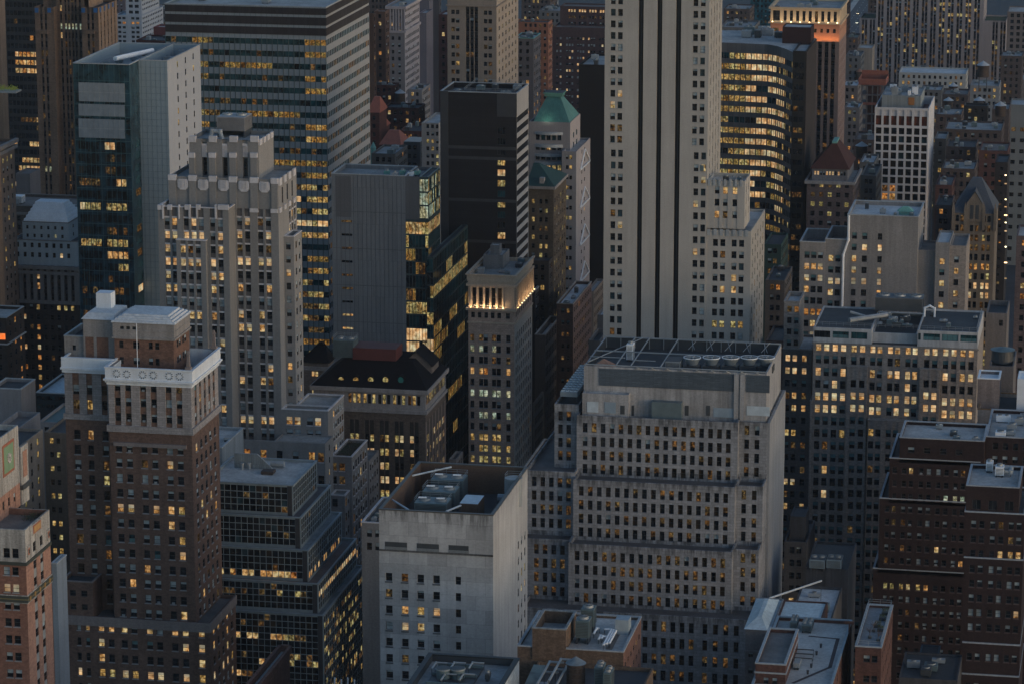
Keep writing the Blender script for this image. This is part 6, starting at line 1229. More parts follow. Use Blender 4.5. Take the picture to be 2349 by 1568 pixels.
F = dict(dep=.15, rec=0, span=SPN, sill=None, mix=clus, litr=LR, fs='none', down=False, up=False, lit=None, cols=cw, rows=Rr, pitch=pz)
nS = 26
t = tierw(b, X0, X1, Y, YB, 0, z1, plain('slab_mullion', (.10, .14, .15)), F=F, S=SIDE(nS, (YB - Y) * .99 / nS - .45, m=.005, span=SPS, wall=SPS, litr={3: {'teal': .6, 'litd': .4}}, mix={'teal': .7, 'litd': .18, 'dark': .12}), para=.8, roof=R_GREY, cop=C_COPE, mt=.1)
m = b.mb('spandrel_band')
ztop = Rr[0][0] + 1.0
m = b.mb('louvre_band')
for ya, yb in ((11, 26), (32, 50), (56, 73)):
    za, zb = onY(378, ya, Y)[2], onY(378, yb, Y)[2]; m.box(X0, X1, Y - .2, Y - .003, zb, za, wallmat('bronze_louvre', (.035, .03, .03), .1, .1, .1, panel=(1.2, 9))); m.box(X1 + .003, X1 + .2, Y, YB, zb, za, wallmat('bronze_louvre', (.035, .03, .03)))
m = b.mb('mullion'); DM = plain('dark_teal_fin', (.02, .05, .055))
for i in range(n + 1):
    x = X0 + (X1 - X0) * i / n; m.box(x - .09, x + .09, Y - .32, Y - .203, 30, ztop, DM)
clutter(b, t, 4, 'low box on the roof of the broad banded office slab', 73)
# ============================================================ 19 brown tower with blue tiles
b = Bld('brown_setback_tower', 'brown brick tower with narrow windows and small blue tile panels at its shoulders', 'skyscraper')
Y = 1370; BT = wallmat('brown_brick_far', (.155, .105, .075), .1, .2, .2, brick=True); BTS = wallmat('brown_brick_far_side', (.27, .18, .12), .1, .2, .2); BLU = plain('blue_tile', (.02, .10, .26)); SPD = wallmat('brown_spandrel', (.085, .07, .06), .1, .2, .1)  # side brick is the lit copy, evening light put into its colour
MB_ = {'dark': .75, 'litd': .12, 'brown': .13}; rw = (40, 122.7, 5, 14)
LR = {0: {'lity': .5, 'dark': .4}, 3: lambda r, c: {'lity': .9, 'litp': .3} if c > 0 else {'dark': 1}, 15: {'lit': .2, 'dark': .8}, 17: {'litg': .9, 'dark': .1}, 18: {'lit': .4, 'dark': .5}}
wl = tier(b, Y, 79, 16, 123, dy=30, wall=BT, F=FS(Y, [(99.5, 99.5, 1, 5.5, 2, 10)], rw, rec=.3, span=SPD, mix=MB_, litr={17: {'litg': 1}}), para=1, roof=R_DARK)
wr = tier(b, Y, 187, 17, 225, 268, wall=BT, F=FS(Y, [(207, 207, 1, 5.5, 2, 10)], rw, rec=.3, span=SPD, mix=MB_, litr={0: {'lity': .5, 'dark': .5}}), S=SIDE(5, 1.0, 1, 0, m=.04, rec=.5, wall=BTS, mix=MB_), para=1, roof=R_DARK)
zc = wl.z1 + 60
wc = tierw(b, wl.x1 + .003, wr.x0 - .003, Y + 4, Y + 30, 0, zc, BT, F=FS(Y + 4, [(136, 136, 1, 5, 2, 7.5), (154, 154, 1, 5, 2, 7.5), (170, 170, 1, 5, 2, 7.5), (183.5, 183.5, 1, 5)], rw, rec=.3, span=SPD, mix=MB_, litr=LR, up=True), para=1)
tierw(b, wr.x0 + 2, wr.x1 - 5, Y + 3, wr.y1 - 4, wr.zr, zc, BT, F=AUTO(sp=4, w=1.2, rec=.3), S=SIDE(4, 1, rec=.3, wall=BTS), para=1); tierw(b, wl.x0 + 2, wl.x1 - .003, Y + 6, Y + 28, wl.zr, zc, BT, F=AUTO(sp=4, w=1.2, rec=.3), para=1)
for i, px_ in enumerate((84, 113, 191, 219)):
    q = onY(px_, 24, Y); m = b.mb('tile_panel#%d' % i); m.box(q[0] - .8, q[0] + .8, Y - .2, Y - .003, q[2] - 1, q[2] + 1, BLU)
for i in range(4):
    y = Y + 2 + i * (wr.y1 - Y - 3) / 4; q = onY(191, 24, Y)[2]; m = b.mb('tile_panel#s%d' % i); m.box(wr.x1 + .003, wr.x1 + .2, y, y + 1.6, q - 1, q + 1, BLU)
for px_, Yq in ((99.5, Y), (207, Y)):
    q = onY(px_, 74, Y); m = b.mb('balcony#%d' % px_); m.box(q[0] - 2.2, q[0] + 2.2, Y - 1.2, Y - .003, q[2] - .6, q[2] + .7, BT)
b = Bld('black_glass_tower', 'black glass tower with scattered lit office floors at the left edge', 'skyscraper')
Y = 1480; BK_ = plain('black_frame', (.018, .018, .02), .5)
LR = {r: (lambda rr, c: {'lit': .5, 'lito': .3, 'litp': .3} if c > 4 else {'dark': 1}) for r in (6, 7, 8)}; LR.update({4: {'dark': .8, 'lito': .2}, 14: lambda r, c: {'litd': .5, 'lit': .3} if c > 5 else {'dark': 1}, 17: lambda r, c: {'lit': .3, 'dark': .7}, 19: lambda r, c: {'lit': .8} if c > 5 else {'dark': 1}, 20: lambda r, c: {'litp': .5, 'lit': .5} if c > 4 else {'dark': 1}, 22: {'litp': .5, 'dark': .5}})
tierw(b, onY(-60, 0, Y)[0], solX(92, Y, 300), Y, Y + 40, 0, 345, BK_, F=FS(Y, [(-10, 88, 12, 7.4)], (10, 384, 21, 11), dep=.1, fs='none', mix={'dark': .97, 'litd': .03}, litr=LR), para=1)
b = Bld('brown_edge_building', 'sliver of a brown brick tower at the very left edge of the view', 'building')
Y = 1180; tierw(b, onY(-90, 0, Y)[0], onY(7, 250, Y)[0], Y, Y + 6, 0, 345, BTS, F=AUTO(sp=4, rec=.2), S=None, para=1)
b = Bld('corniced_brick_building', 'brown brick building with a heavy cornice and small lit windows on the left edge', 'building')
q = onY(32, 319, 1149); te = tierw(b, q[0] - 22, q[0], 1120, 1149, 0, q[2], BT, F=AUTO(), S=SIDE(6, 1.1, m=.04, rows=[(q[2] - 6 - 3.9 * i, 2.2) for i in range(30)], mix={'dark': .6, 'lity': .15, 'b5': .2}, wall=wallmat('brown_brick_mid', (.20, .15, .12), .1, .2, .2)), para=1, roof=R_DARK)
b.band(te, q[2] - 3.2, 1.2, 1.0, STM, 'cornice'); b.band(te, q[2] - 1.2, 1.4, 1.3, STM, 'cornice')
# ledge with yellow tree
q = onY(36, 207, 1112); o = thing('hanging_garden_ledge', 'small pale ledge with yellow foliage jutting in from the left edge', 'balcony ledge', (q[0] - 3, 1114, q[2])); k = MB(); k.box(q[0] - 9, q[0], 1112, 1118, q[2] - 1.2, q[2] - .6, C_METAL); k.obj('ledge', o); k = MB(); YL_ = plain('yellow_leaf', (.35, .36, .04), .6)
for j in range(240):
    v = (q[0] - 8.5 + rnd.random() * 8, 1112.5 + rnd.random() * 4, q[2] - .5 + rnd.random() * 1.6 * (1 if rnd.random() < .6 else .4)); k.poly([v, (v[0] + .35, v[1], v[2] + .05), (v[0] + .1, v[1] + .2, v[2] + .35)], YL_)
k.obj('foliage', o)
o = None
k = MB(); q0 = te
k.box(q[0] - 30, q[0] - 9, 1110, 1119, 0, q[2] - .4, BTS); bb = Bld('shaded_edge_block', 'brown stone block at the left edge carrying the yellow planted ledge', 'building'); bb.parts['wall'] = k; bb.boxes = [(q[0] - 30, q[0] - 9, 1110, 1119, 0, q[2])]; BOXES.append((bb, bb.boxes[0]))
# ============================================================ 20 white stepped pyramid building
b = Bld('pyramid_topped_building', 'dark brick building with a pilastered top and a white stepped pyramid roof', 'building')
Y = 1150; DK = wallmat('dark_brown_brick', (.048, .038, .034), .15, .25, .2, brick=True); PIL = wallmat('pilaster_stone', (.20, .19, .185), .1, .15, .2); BW = wallmat('blue_white_render', (.34, .40, .44), .06, .08, .1); BWP = wallmat('pyramid_white', (.72, .76, .80), .06, .08, .1)
cc = [(24, 166, 10, 8)]
lr = {i: (lambda r, c: {'lito': .4, 'lity': .6} if c == 4 else {'dark': .85, 'litd': .1, 'b5': .03}) for i in range(12)}
lr[0] = lambda r, c: {'lity': 1} if c in (4, 7, 8, 9) else {'dark': .6, 'b5': .4}; lr[1] = lambda r, c: {'litp': 1} if c in (0, 1, 2) else {'dark': 1}; lr[4] = lambda r, c: {'lito': .6, 'litp': .5} if c in (0, 1, 2, 4) else {'dark': 1}; lr[6] = lambda r, c: {'lito': 1} if c in (0, 1, 2, 4) else {'dark': 1}
zc = onY(8.4, 624, Y)[2]; zb_ = onY(9, 689, Y)[2]
t0 = tier(b, Y, 8.4, 690, 182, dy=28, wall=DK, F=FS(Y, cc, (702, 861, 8, 12), mix={'dark': 1}, litr=lr), para=0)
t1 = tierw(b, t0.x0, t0.x1, Y, t0.y1, t0.z1 + .003, onY(8.4, 606, Y)[2], PIL, F=FS(Y, cc, (631, 678, 3, 15), rec=.8, span=DK, down=False, mix={'dark': .9, 'litd': .1}, litr={0: lambda r, c: {'lit': 1} if c == 4 else {'dark': 1}, 1: lambda r, c: {'lit': 1} if c == 4 else {'dark': 1}}), para=.8, roof=R_DARK, mt=.1)
b.band(t1, zc - .3, 1.2, .6, PIL); b.band(t1, t1.z1 - 1.2, 1.2, .9, PIL); b.band(t1, zb_ - .6, 1.2, .5, PIL, 'belt_course')
p = onY(27.5, 550, Y + 2.5); t2 = tierw(b, p[0], solX(177.5, Y + 2.5, p[2]), Y + 2.5, t0.y1 - 2, t1.zr, p[2], BW, F=FS(Y + 2.5, [(40, 156.7, 8, 7)], (561, 583, 2, 11), down=False, mix={'dark': .7, 'litp': .15, 'pale': .1}), para=.6, roof=R_DARK, cop=PIL)
p = onY(51, 509, Y + 5); t3 = tierw(b, p[0], solX(157, Y + 5, p[2]), Y + 5, t0.y1 - 5, t2.zr, p[2], BW, F=FS(Y + 5, [(62.5, 142.5, 6, 5.5)], (521, 540, 2, 8), down=False, mix={'dark': .8, 'litg': .3}), S=SIDE(2, 1, m=.1, mix={'dark': 1}), para=.1, roof=R_DARK, cop=PIL)
m = b.mb('stepped_roof'); zt = onY(84, 462, Y + 12)[2]; n = 6; xa, xb = t3.x0 + .3, t3.x1 - .3; Xa, Xb = onY(84, 462, Y + 12)[0], solX(146, Y + 12, zt)
for i in range(n):
    f = i / n; g = (i + .62) / n; lerp = lambda a, c, t: a + (c - a) * t
    m.frust(lerp(xa, Xa, f), lerp(xb, Xb, f), lerp(t3.y0 + .3, Y + 12, f), lerp(t3.y1 - .3, t3.y1 - 6, f), lerp(t3.z1, zt, f) + .01, lerp(xa, Xa, f + .06), lerp(xb, Xb, f + .06), lerp(t3.y0 + .3, Y + 12, f + .06), lerp(t3.y1 - .3, t3.y1 - 6, f + .06), lerp(t3.z1, zt, (i + 1) / n), BWP)
fl = Tier(); fl.x0, fl.x1, fl.y0, fl.y1, fl.zr = Xa, Xb, Y + 11, t3.y1 - 6, zt
b2 = b
b = Bld('brown_cornice_building', 'brown corniced building with rooftop units behind the white pyramid roof', 'building')
Y = 1230; tq = tier(b, Y, -30, 470, 175, dy=25, wall=wallmat('brown_grey_brick', (.095, .078, .07), .1, .2, .2, brick=True), F=FS(Y, [(9, 60, 4, 8)], (500, 560, 4, 11), mix={'dark': .6, 't5': .2, 'litd': .1}), para=1.0, roof=R_BROWN, cop=PIL); b.band(tq, tq.z1 - 3.4, 1.0, .5, PIL, 'cornice')
machine('rooftop_unit', 'white louvred unit on the roof behind the white pyramid building', 'rooftop unit', ub(tq.zr, 3.2, 26, 450, 50, 4), C_WHITE, (0, 0)); clutter(b, tq, 4, 'grey box on the brown corniced roof at the left', 77)
b = Bld('grey_block_building', 'plain grey rendered block below the black glass tower at the left', 'building')
Y = 1290; GR_ = wallmat('plain_grey_render', (.12, .115, .12), .1, .1, .15); t = tier(b, Y, 36, 398, 68, 92, wall=GR_, F=None, para=.5, roof=R_BROWN)
# low buildings at left
b = Bld('dark_left_edge_building', 'dark building with balcony lines and an orange sign light at the left edge', 'building')
Y = 1040; q = onY(14, 730, Y); tz = tierw(b, q[0] - 14, q[0], Y, Y + 18, 0, q[2], DK, F=AUTO(mix={'dark': .85, 'lito': .15}), S=SIDE(3, 1.2, mix={'dark': .8, 'lito': .2}), cop=C_COPE)
b.band(tz, q[2] - 9, .4, .5, C_COPE, 'belt_course'); m = b.mb('sign_light'); z = onY(5, 770, Y)[2]; m.box(q[0] - 2.8, q[0] - .5, Y - .3, Y - .003, z - 1.2, z + .8, litmat('orange_sign', (1, .2, .04), (1, .24, .06), (1, .3, .1), .9))
GREYW = wallmat('grey_render_wall', (.20, .195, .20), .1, .1, .2)
def low(name, label, Y, xl, yt, xr, xs=None, dy=20, wall=GREYW, roof=R_GREY, F='a', S='a', para=.8, cop=None, zb=0, cl=0, mix=None, seed=1, **kw):
    bb = Bld(name, label, 'building')
    mx = mix or {'dark': .75, 'b5': .08, 'litd': .1, 'lit': .04, 'lito': .03}
    t = tier(bb, Y, xl, yt, xr, xs, None if xs else dy, zb=zb, wall=wall, roof=roof, F=AUTO(mix=mx, **kw) if F == 'a' else F, S=AUTO(mix=mx, **kw) if S == 'a' else S, para=para, cop=cop)
    if cl: clutter(bb, t, cl, 'small roof machine on the ' + ' '.join(label.split()[:9]), seed + len(BUILD), sz=(1, 3))
    return bb, t
low('dark_roofed_house', 'grey walled block with a dark flat roof left of the brick tower', 905, -20, 890, 48, 80.6, wall=GREYW, roof=R_DARK, F=None, S=None, cop=C_COPE)
low('white_roofed_glass_building', 'low glass sided building with a bright white roof behind the brick tower', 935, 83, 900, 165, dy=24, wall=plain('dark_glass_wall', (.02, .03, .035), .2), roof=roofmat('bright_roof', (.44, .52, .56), .12), F=FS(935, [(90, 150, 7, 9)], (911, 930, 2, 9), down=False, fs='none', mix={'teal': .6, 'dark': .4}), S=None, cop=C_COPE)
low('blue_flat_roof_building', 'low blue green roof with a bank of white fans behind the brick tower', 884, 88, 966, 160, dy=22, wall=GREYW, roof=plain('blue_green_roof', (.05, .11, .12)), S=None)
bb, t = low('beige_L_building', 'low beige building with yellow lit windows beside the terracotta tower', 842, 101, 990, 168, dy=20, wall=wallmat('beige_low', (.12, .105, .09), .1, .2, .2), F=FS(842, [(118, 133, 2, 9)], (1010, 1105, 4, 13), mix={'lity': .6, 'dark': .4}), S=None, roof=R_DARK)
q = onY(100.5, 983, 841); tierw(bb, q[0] - 12, t.x0 - .003, 800, 841, 0, q[2], wallmat('beige_low_side', (.19, .165, .14), .1, .2, .2), S=SIDE(7, 1.1, m=.04, rows=[(q[2] - 4 - 4.0 * i, 2.2) for i in range(12)], mix={'dark': .65, 'lity': .35}), F=AUTO(), para=.8, roof=R_DARK)  # right-facing wall is a lit copy of the beige, light in its colour
bb, t = low('grey_stair_building', 'pale grey sloping walled block left behind the beige low building', 848, -20, 985, 34, 92, wall=GREYW, roof=R_BROWN, F=None, S=None, para=1.5)
# ============================================================ 21 black slab with white striped side
b = Bld('black_office_tower', 'black office tower with white diagonal looking bands along its right side', 'skyscraper')
Y = 1095; BL = wallmat('black_panel', (.020, .019, .021), .1, .12, .1, panel=(30, 1.2)); WS = wallmat('white_band', (.32, .315, .31), .05, .08, .1)
z1 = onY(1028, 211, Y)[2]; X0 = onY(1010, 207, Y)[0]; X1 = solX(1185.5, Y, z1); YB = solY(1212.5, X1, z1)
pz = (onY(1150, 397, Y)[2] - onY(1150, 517, Y)[2]) / 5; z0 = onY(1150, 397, Y)[2]
R = [(z0 + pz * 4 - pz * i, 2.3) for i in range(24)]
F = dict(dep=.2, rec=0, span=None, sill=None, mix={'dark': .4, 'litd': .2, 'lity': .2, 'teal': .2}, litr={4: {'litp': 1}, 5: {'lity': 1}, 10: {'lit': 1}}, fs='v3', down=False, up=False, lit=None, cols=[(solX(1150, Y, z0), 2.7)], rows=R, pitch=pz)
t = tierw(b, X0, X1, Y, YB, 0, z1, BL, F=F, S=SIDE(1, (YB - Y) * .97, m=.0, wall=WS, dep=.15, rows=[(z1 - 9 - pz * i, pz * .55) for i in range(26)], fs='none', mix={'dark': 1}, down=False), para=1.6, roof=R_DARK, cop=C_COPE)
m = b.mb('panel'); xa = solX(1140, Y, z1); m.box(xa, X1 - .2, Y - .12, Y - .003, onY(1140, 268, Y)[2], z1 - .2, plain('charcoal_panel', (.04, .04, .043))); m.box(X0, solX(1028, Y, z1), Y - .3, Y - .003, 40, z1 + .3, plain('charcoal_panel', (.04, .04, .043)))
for yy in (337, 361, 457, 551): z = onY(1030, yy, Y)[2]; m.box(X0 + 2, X1 - .2, Y - .1, Y - .003 - .001, z - .5, z + .5, plain('charcoal_band', (.045, .045, .048)))
clutter(b, t, 6, 'grey machine on the roof of the black office tower', 81); t_ = t
m = b.mb('roof_frame'); rl = railing(t.x0 + 8, t.x1 - 1, Y + .6, YB - 1, t.z1 + .3, None, mat=C_METAL); m.v, m.f, m.mi, m.mats = rl.v, rl.f, rl.mi, rl.mats
# grey block beside it
low('pale_banded_building', 'pale low office block with ribbon windows left of the black office tower', 1250, 967, 282, 1006, dy=26, wall=wallmat('pale_concrete_block', (.26, .26, .26), .08, .1, .2), F=FS(1250, [(981, 1003, 5, 6.5)], (290, 341, 4, 9), mix={'dark': .6, 'lity': .25, 'b5': .1}), S=None)
# ============================================================ 22 beige tower with centre strip
b = Bld('beige_strip_tower', 'beige stone tower with a dark glazed strip up the middle of each face', 'skyscraper')
Y = 1450; BS = wallmat('beige_far', (.235, .195, .16), .08, .15, .1); BSS = wallmat('beige_far_side', (.33, .27, .215), .08, .15, .1); SPK = plain('dark_spandrel_glass', (.02, .02, .022), .3)  # side stone brightened in its colour for light from the right
z0 = onY(1026, 13, Y)[2]; X0 = onY(1026, 13, Y)[0]; X1 = solX(1139, Y, z0); YB = solY(1189, X1, z0)
Fa = FS(Y, [(1044.3, 1044.3, 1, 8.2, 2, 10.6), (1119, 1119, 1, 8.2, 2, 10.6)], (28, 184.3, 9, 10), mix={'dark': .6, 'b3': .15, 'litd': .1, 'lity': .12})
Fb = FS(Y, [(1072.5, 1092, 3, 8.5)], (28, 184.3, 9, 12), rec=.6, span=SPK, mix={'dark': .75, 'b5': .1, 'litd': .1, 'lity': .05})
for c0, c1, Fx in ((0, .36, Fa), (.36, .64, Fb), (.64, 1, Fa)):
    xa, xb = X0 + (X1 - X0) * c0, X0 + (X1 - X0) * c1; tierw(b, xa, xb - .001, Y, YB, 0, z0, BS, F=dict(Fx, cols=[c for c in Fx['cols'] if xa < c[0] < xb]), S=dict(SIDE(6, 1.0, 2, 1.6, m=.05, wall=BSS)) if c1 == 1 else None, para=0)
tt = tierw(b, X0, X1, Y, YB, z0 + .01, z0 + 60, BS, F=FS(Y, [(1044.3, 1044.3, 1, 8.2, 2, 10.6), (1072.5, 1092, 3, 8.5), (1119, 1119, 1, 8.2, 2, 10.6)], (9, 24, 2, 10), down=False, up=True, mix={'dark': .7, 'b5': .3}), S=SIDE(6, 1, 2, 1.6, wall=BSS), para=0, mt=.1)
b.band(tt, z0 - .2, .6, .6, BS, 'cornice')
# ============================================================ 23 background towers, left of centre
OB = wallmat('orange_brick_far', (.24, .115, .07), .1, .2, .15); OBS = wallmat('brown_brick_slim', (.13, .075, .055), .1, .2, .15); GT_ = wallmat('grey_ornate', (.17, .16, .165), .1, .15, .1); GTL = wallmat('grey_ornate_side', (.33, .30, .31), .1, .15, .1)  # grey side copy carries the side light in its paler colour
low('slim_orange_tower', 'slim orange brick tower squeezed beside the banded office slab', 1500, 840, 33, 857, 862, wall=OB, sp=3.2)
low('orange_brown_tower', 'orange brown brick tower left of the ornate grey tower', 1580, 858, 26, 884, 893, wall=OBS, sp=3.4)
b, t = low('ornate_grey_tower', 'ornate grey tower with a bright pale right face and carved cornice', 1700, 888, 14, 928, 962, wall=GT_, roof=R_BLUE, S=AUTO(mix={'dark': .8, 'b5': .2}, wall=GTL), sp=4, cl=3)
b.band(t, t.z1 - 1.5, 1.5, .9, GTL); b.band(t, t.z1 - 14, 1.2, .7, GTL)
for i in range(7):
    x = t.x0 + (t.x1 - t.x0) * i / 6.3; m = b.mb('pilaster#%d' % i); m.box(x, x + .7, t.y0 - .5, t.y0 - .003, t.z1 - 12.8, t.z1 - 1.6, GTL)
low('plain_purple_grey_tower', 'blank purple grey tower between ornate tower and beige tower', 1830, 961, 30, 978, 993, wall=wallmat('purple_grey', (.13, .12, .14), .08, .1, .1), F=None, S=None)
low('tall_purple_grey_tower', 'taller plain purple grey tower rising out of the top edge', 1890, 956, -40, 984, 996, wall=wallmat('purple_grey', (.13, .12, .14)), F=None, S=None)
low('narrow_lit_tower', 'narrow dark tower with single lit windows left of the beige tower', 1760, 993, -30, 1008, 1012, wall=wallmat('dark_slate_wall', (.06, .06, .07), .1, .1, .1), sp=3)
low('dark_maroon_tower', 'dark maroon building pressed against the left of the beige tower', 1560, 1006, 33, 1027, dy=15, wall=wallmat('maroon', (.07, .035, .035), .1, .1, .1), sp=3.5, S=None)
# low red quarter between slab and black tower
RB = wallmat('old_red_brick', (.075, .032, .028), .15, .3, .2, brick=True); ORR = plain('orange_tile_roof', (.25, .075, .045), .7)
low('red_tenement', 'dark red brick block with small roof house in the gap beside the banded slab', 1560, 856, 195, 905, 915, wall=RB, roof=R_BROWN, cl=3)
low('red_corner_tenement', 'red brick block with pale roof equipment below the ornate grey tower', 1480, 880, 246, 960, 975, wall=RB, roof=R_DARK, cop=None, cl=4)
low('grey_domed_block', 'small grey block under a pale dome in the gap of low roofs', 1640, 935, 205, 968, dy=20, wall=GREYW, roof=R_GREY, cl=2)
low('dark_court_building', 'dark brown block at the foot of the gap beside the black tower', 1400, 915, 300, 966, dy=20, wall=RB, roof=R_DARK, cl=3)
low('grey_low_block', 'small grey rendered block below the orange tiled roofs', 1300, 852, 352, 907, dy=22, wall=wallmat('dun_grey', (.10, .095, .09), .1, .2, .2), roof=R_BLUE, cl=3)
low('dark_low_block', 'small black walled block with a cream roof beside the orange roofs', 1330, 926, 325, 964, dy=12, wall=C_DARK, roof=plain('cream_roof', (.34, .31, .27), .7), para=0)
def gable(name, label, Y, xl, yt, xr, dep, rise, mat, wall=RB, zb=0):
    bb = Bld(name, label, 'house'); p = onY(xl, yt, Y); x1 = solX(xr, Y, p[2]); t = tierw(bb, p[0], x1, Y, Y + dep, 0, p[2], wall, F=AUTO(), para=0)
    m = bb.mb('roof'); zt_ = p[2] + rise; xm0, xm1 = p[0] + (x1 - p[0]) * .25, x1 - (x1 - p[0]) * .25; m.frust(p[0] - .5, x1 + .5, Y - .5, Y + dep + .5, p[2] + .003, xm0, xm1, Y + dep * .45, Y + dep * .55, zt_, mat); return t
gable('orange_roofed_house', 'house with a large orange tiled hip roof beside the banded slab', 1400, 845, 258, 870, 14, 6, ORR)
gable('orange_roofed_house', 'house with low spreading orange roof in front of the dark red blocks', 1345, 872, 332, 918, 16, 5, ORR)
gable('orange_roofed_house', 'tiny house with small orange peaked roof amid the red blocks', 1420, 872, 290, 884, 8, 3, ORR)
q = onY(869, 330, 1340); o = thing('green_cupola', 'small green copper cupola among the orange roofs', 'cupola', (q[0], 1338, 0)); k = MB(); k.cyl((q[0], 1330), 1.1, 1.1, q[2] - 12, q[2], C_COPP, 10); k.cyl((q[0], 1330), 1.3, .1, q[2], q[2] + 2.4, C_COPP, 10); k.obj('turret', o)
# ============================================================ 24 background towers, right of centre
low('orange_brick_tower', 'orange brick building with a pale lit penthouse right of the beige tower', 1680, 1180, 50, 1258, 1267, wall=wallmat('orange_brick_mid', (.22, .10, .065), .1, .2, .1), F=FS(1680, [(1206, 1250, 5, 5.5)], (58, 73, 2, 8), mix={'dark': .7, 'b5': .1, 'litd': .2, 'lito': .05}, litr={1: {'litp': .5, 'dark': .5}}), roof=R_DARK, cl=2)
low('cream_penthouse', 'long cream penthouse with glowing windows above the orange brick building', 1695, 1186, 32, 1246, dy=8, wall=wallmat('cream_render', (.36, .28, .19), .08, .1, .1), zb=0, F=FS(1695, [(1192, 1240, 9, 3.5)], (44, 52, 2, 4), down=False, mix={'lito': .7, 'dark': .3}), S=None, roof=R_GREY) if False else None
low('ornate_grey_block', 'grey ornate block with a white littered roof before the orange brick building', 1520, 1180, 88, 1224, 1240, wall=wallmat('grey_mauve', (.12, .11, .115), .1, .2, .1), roof=R_PALE, cop=C_COPP, sp=4, cl=5)
DR = wallmat('dark_wine_brick', (.062, .040, .042), .1, .2, .1, brick=True)
b, t = low('dark_wine_brick_building', 'large dark wine brick building with triple windows left of the striped tower', 1830, 1268, 62, 1400, dy=30, wall=DR, roof=R_BROWN, F=FS(1830, [(1282, 1282, 1, 4.5, 2, 8), (1307, 1382, 4, 4.5, 3, 6.2)], (88, 206, 9, 5.5), mix={'b5': .3, 'pale': .3, 'dark': .25, 'litp': .15}), S=None)
tierw(b, onY(1285, 14, 1842)[0], t.x1, 1842, 1856, t.zr, onY(1285, 14, 1842)[2], DR, F=FS(1842, [(1312, 1384, 4, 4.5, 3, 6.2)], (25, 54, 3, 6.5), down=False, mix={'b5': .5, 'dark': .5}, litr={0: {'litp': 1}, 1: {'litd': .7, 'dark': .5}}), para=.8, roof=R_BROWN)
low('plain_black_slab', 'plain windowless black slab just left of the striped tower', 1250, 1328, 148, 1400, dy=30, wall=wallmat('flat_black', (.012, .012, .013), .08, .1, .08), F=None, S=None, roof=R_BLUE, cl=3)
# green pyramid roofed tower
b = Bld('green_roofed_tower', 'grey stone tower with a tall green copper pyramid roof and rounded bay', 'skyscraper')
Y = 1190; GS = wallmat('pink_grey_stone', (.22, .21, .215), .08, .1, .1); GSS = wallmat('pink_grey_stone_side', (.34, .31, .31), .08, .1, .1); GPY = wallmat('green_copper', (.075, .19, .17), .1, .1, .2, rough=.5)  # side is the same stone with western light painted in
z1 = onY(1214, 279, Y)[2]; X0 = onY(1214, 279, Y)[0]; X1 = solX(1308, Y, z1); YB = solY(1331, X1, z1)
F = FS(Y, [(1233.5, 1283, 5, 9)], (315, 406, 5, 13), mix={'teal': .4, 'dark': .4, 'blue': .1, 'lit': .1}, fs='v2', litr={3: {'lit': .6, 'lity': .4}})
t = tierw(b, X0, X1, Y, YB, 0, z1, GS, F=F, S=SIDE(2, 2, m=.2, wall=GSS, mix={'teal': .8, 'dark': .2}), para=.6, roof=R_DARK)
m = b.mb('bay'); xc = solX(1259, Y, z1); w = (solX(1292, Y, z1) - solX(1227, Y, z1)) / 2
for za, zb in ((302, 308), (330, 337), (352, 358), (370, 377)):
    a = onY(1227, za, Y)[2]; c = onY(1227, zb, Y)[2]
    for k_ in range(8):
        u0, u1 = -1 + k_ / 4, -1 + (k_ + 1) / 4; m.poly([(xc + w * u0, Y - 1.6 * (1 - u0 * u0) - .01, c), (xc + w * u1, Y - 1.6 * (1 - u1 * u1) - .01, c), (xc + w * u1, Y - 1.6 * (1 - u1 * u1) - .01, a), (xc + w * u0, Y - 1.6 * (1 - u0 * u0) - .01, a)], C_COPE)
        m.poly([(xc + w * u0, Y - 1.6 * (1 - u0 * u0) - .01, a), (xc + w * u1, Y - 1.6 * (1 - u1 * u1) - .01, a), (xc + w * u1, Y, a), (xc + w * u0, Y, a)], C_COPE)
m = b.mb('pyramid_roof'); za = onY(1256, 219, (Y + YB) / 2)[2]; xa, xb = onY(1257, 219, (Y + YB) / 2)[0], onY(1288, 219, (Y + YB) / 2)[0]; ym = (Y + YB) / 2
m.frust(X0 + 1.5, X1 - .3, Y + .5, YB - .5, z1 + .01, xa, xb, ym - 2, ym + 2, za, GPY)
for i in range(1, 14):
    u = i / 14; m.bar((X0 + 1.5 + (X1 - 1.8 - X0) * u, Y + .42, z1 + .1), (xa + (xb - xa) * u, ym - 2.08, za), .07, GPY, 4)
m = b.mb('roof_crown'); m.box(xa - .8, xb + .8, ym - 2.8, ym + 2.8, za, za + 1.0, GPY, R_DARK); m.box(xa - 1.2, xb + 1.2, ym - 3.2, ym + 3.2, za + 1.003, za + 1.5, GPY, R_DARK)
zl = onY(1289, 347, Y - 6)[2]; xl_ = onY(1289, 347, Y - 6)[0]; x2 = solX(1322, Y - 6, zl); y2 = solY(1354, x2, zl)
tl = tierw(b, xl_, x2, Y - 6, y2, 0, zl, GS, F=FS(Y - 6, [(1305, 1305, 1, 6.5, 2, 8)], (361, 523, 8, 9), mix={'dark': .5, 'lity': .35, 'b5': .2}), S=SIDE(2, 1.4, m=.3, wall=GSS, mix={'teal': .5, 'dark': .5, 'litp': .1}), para=.8, roof=R_GREY); BOXES.pop()
m = b.mb('cross_brace'); 
for i in range(7):
    z = zl - 8 - i * 14; ya, yb = Y + 1, y2 - 3; m.bar((x2 + .4, ya, z), (x2 + .4, (ya + yb) / 2, z + 6), .3, C_WHITE); m.bar((x2 + .4, (ya + yb) / 2, z + 6), (x2 + .4, yb, z), .3, C_WHITE); m.bar((x2 + .4, ya, z), (x2 + .4, yb, z), .3, C_WHITE)
o = None
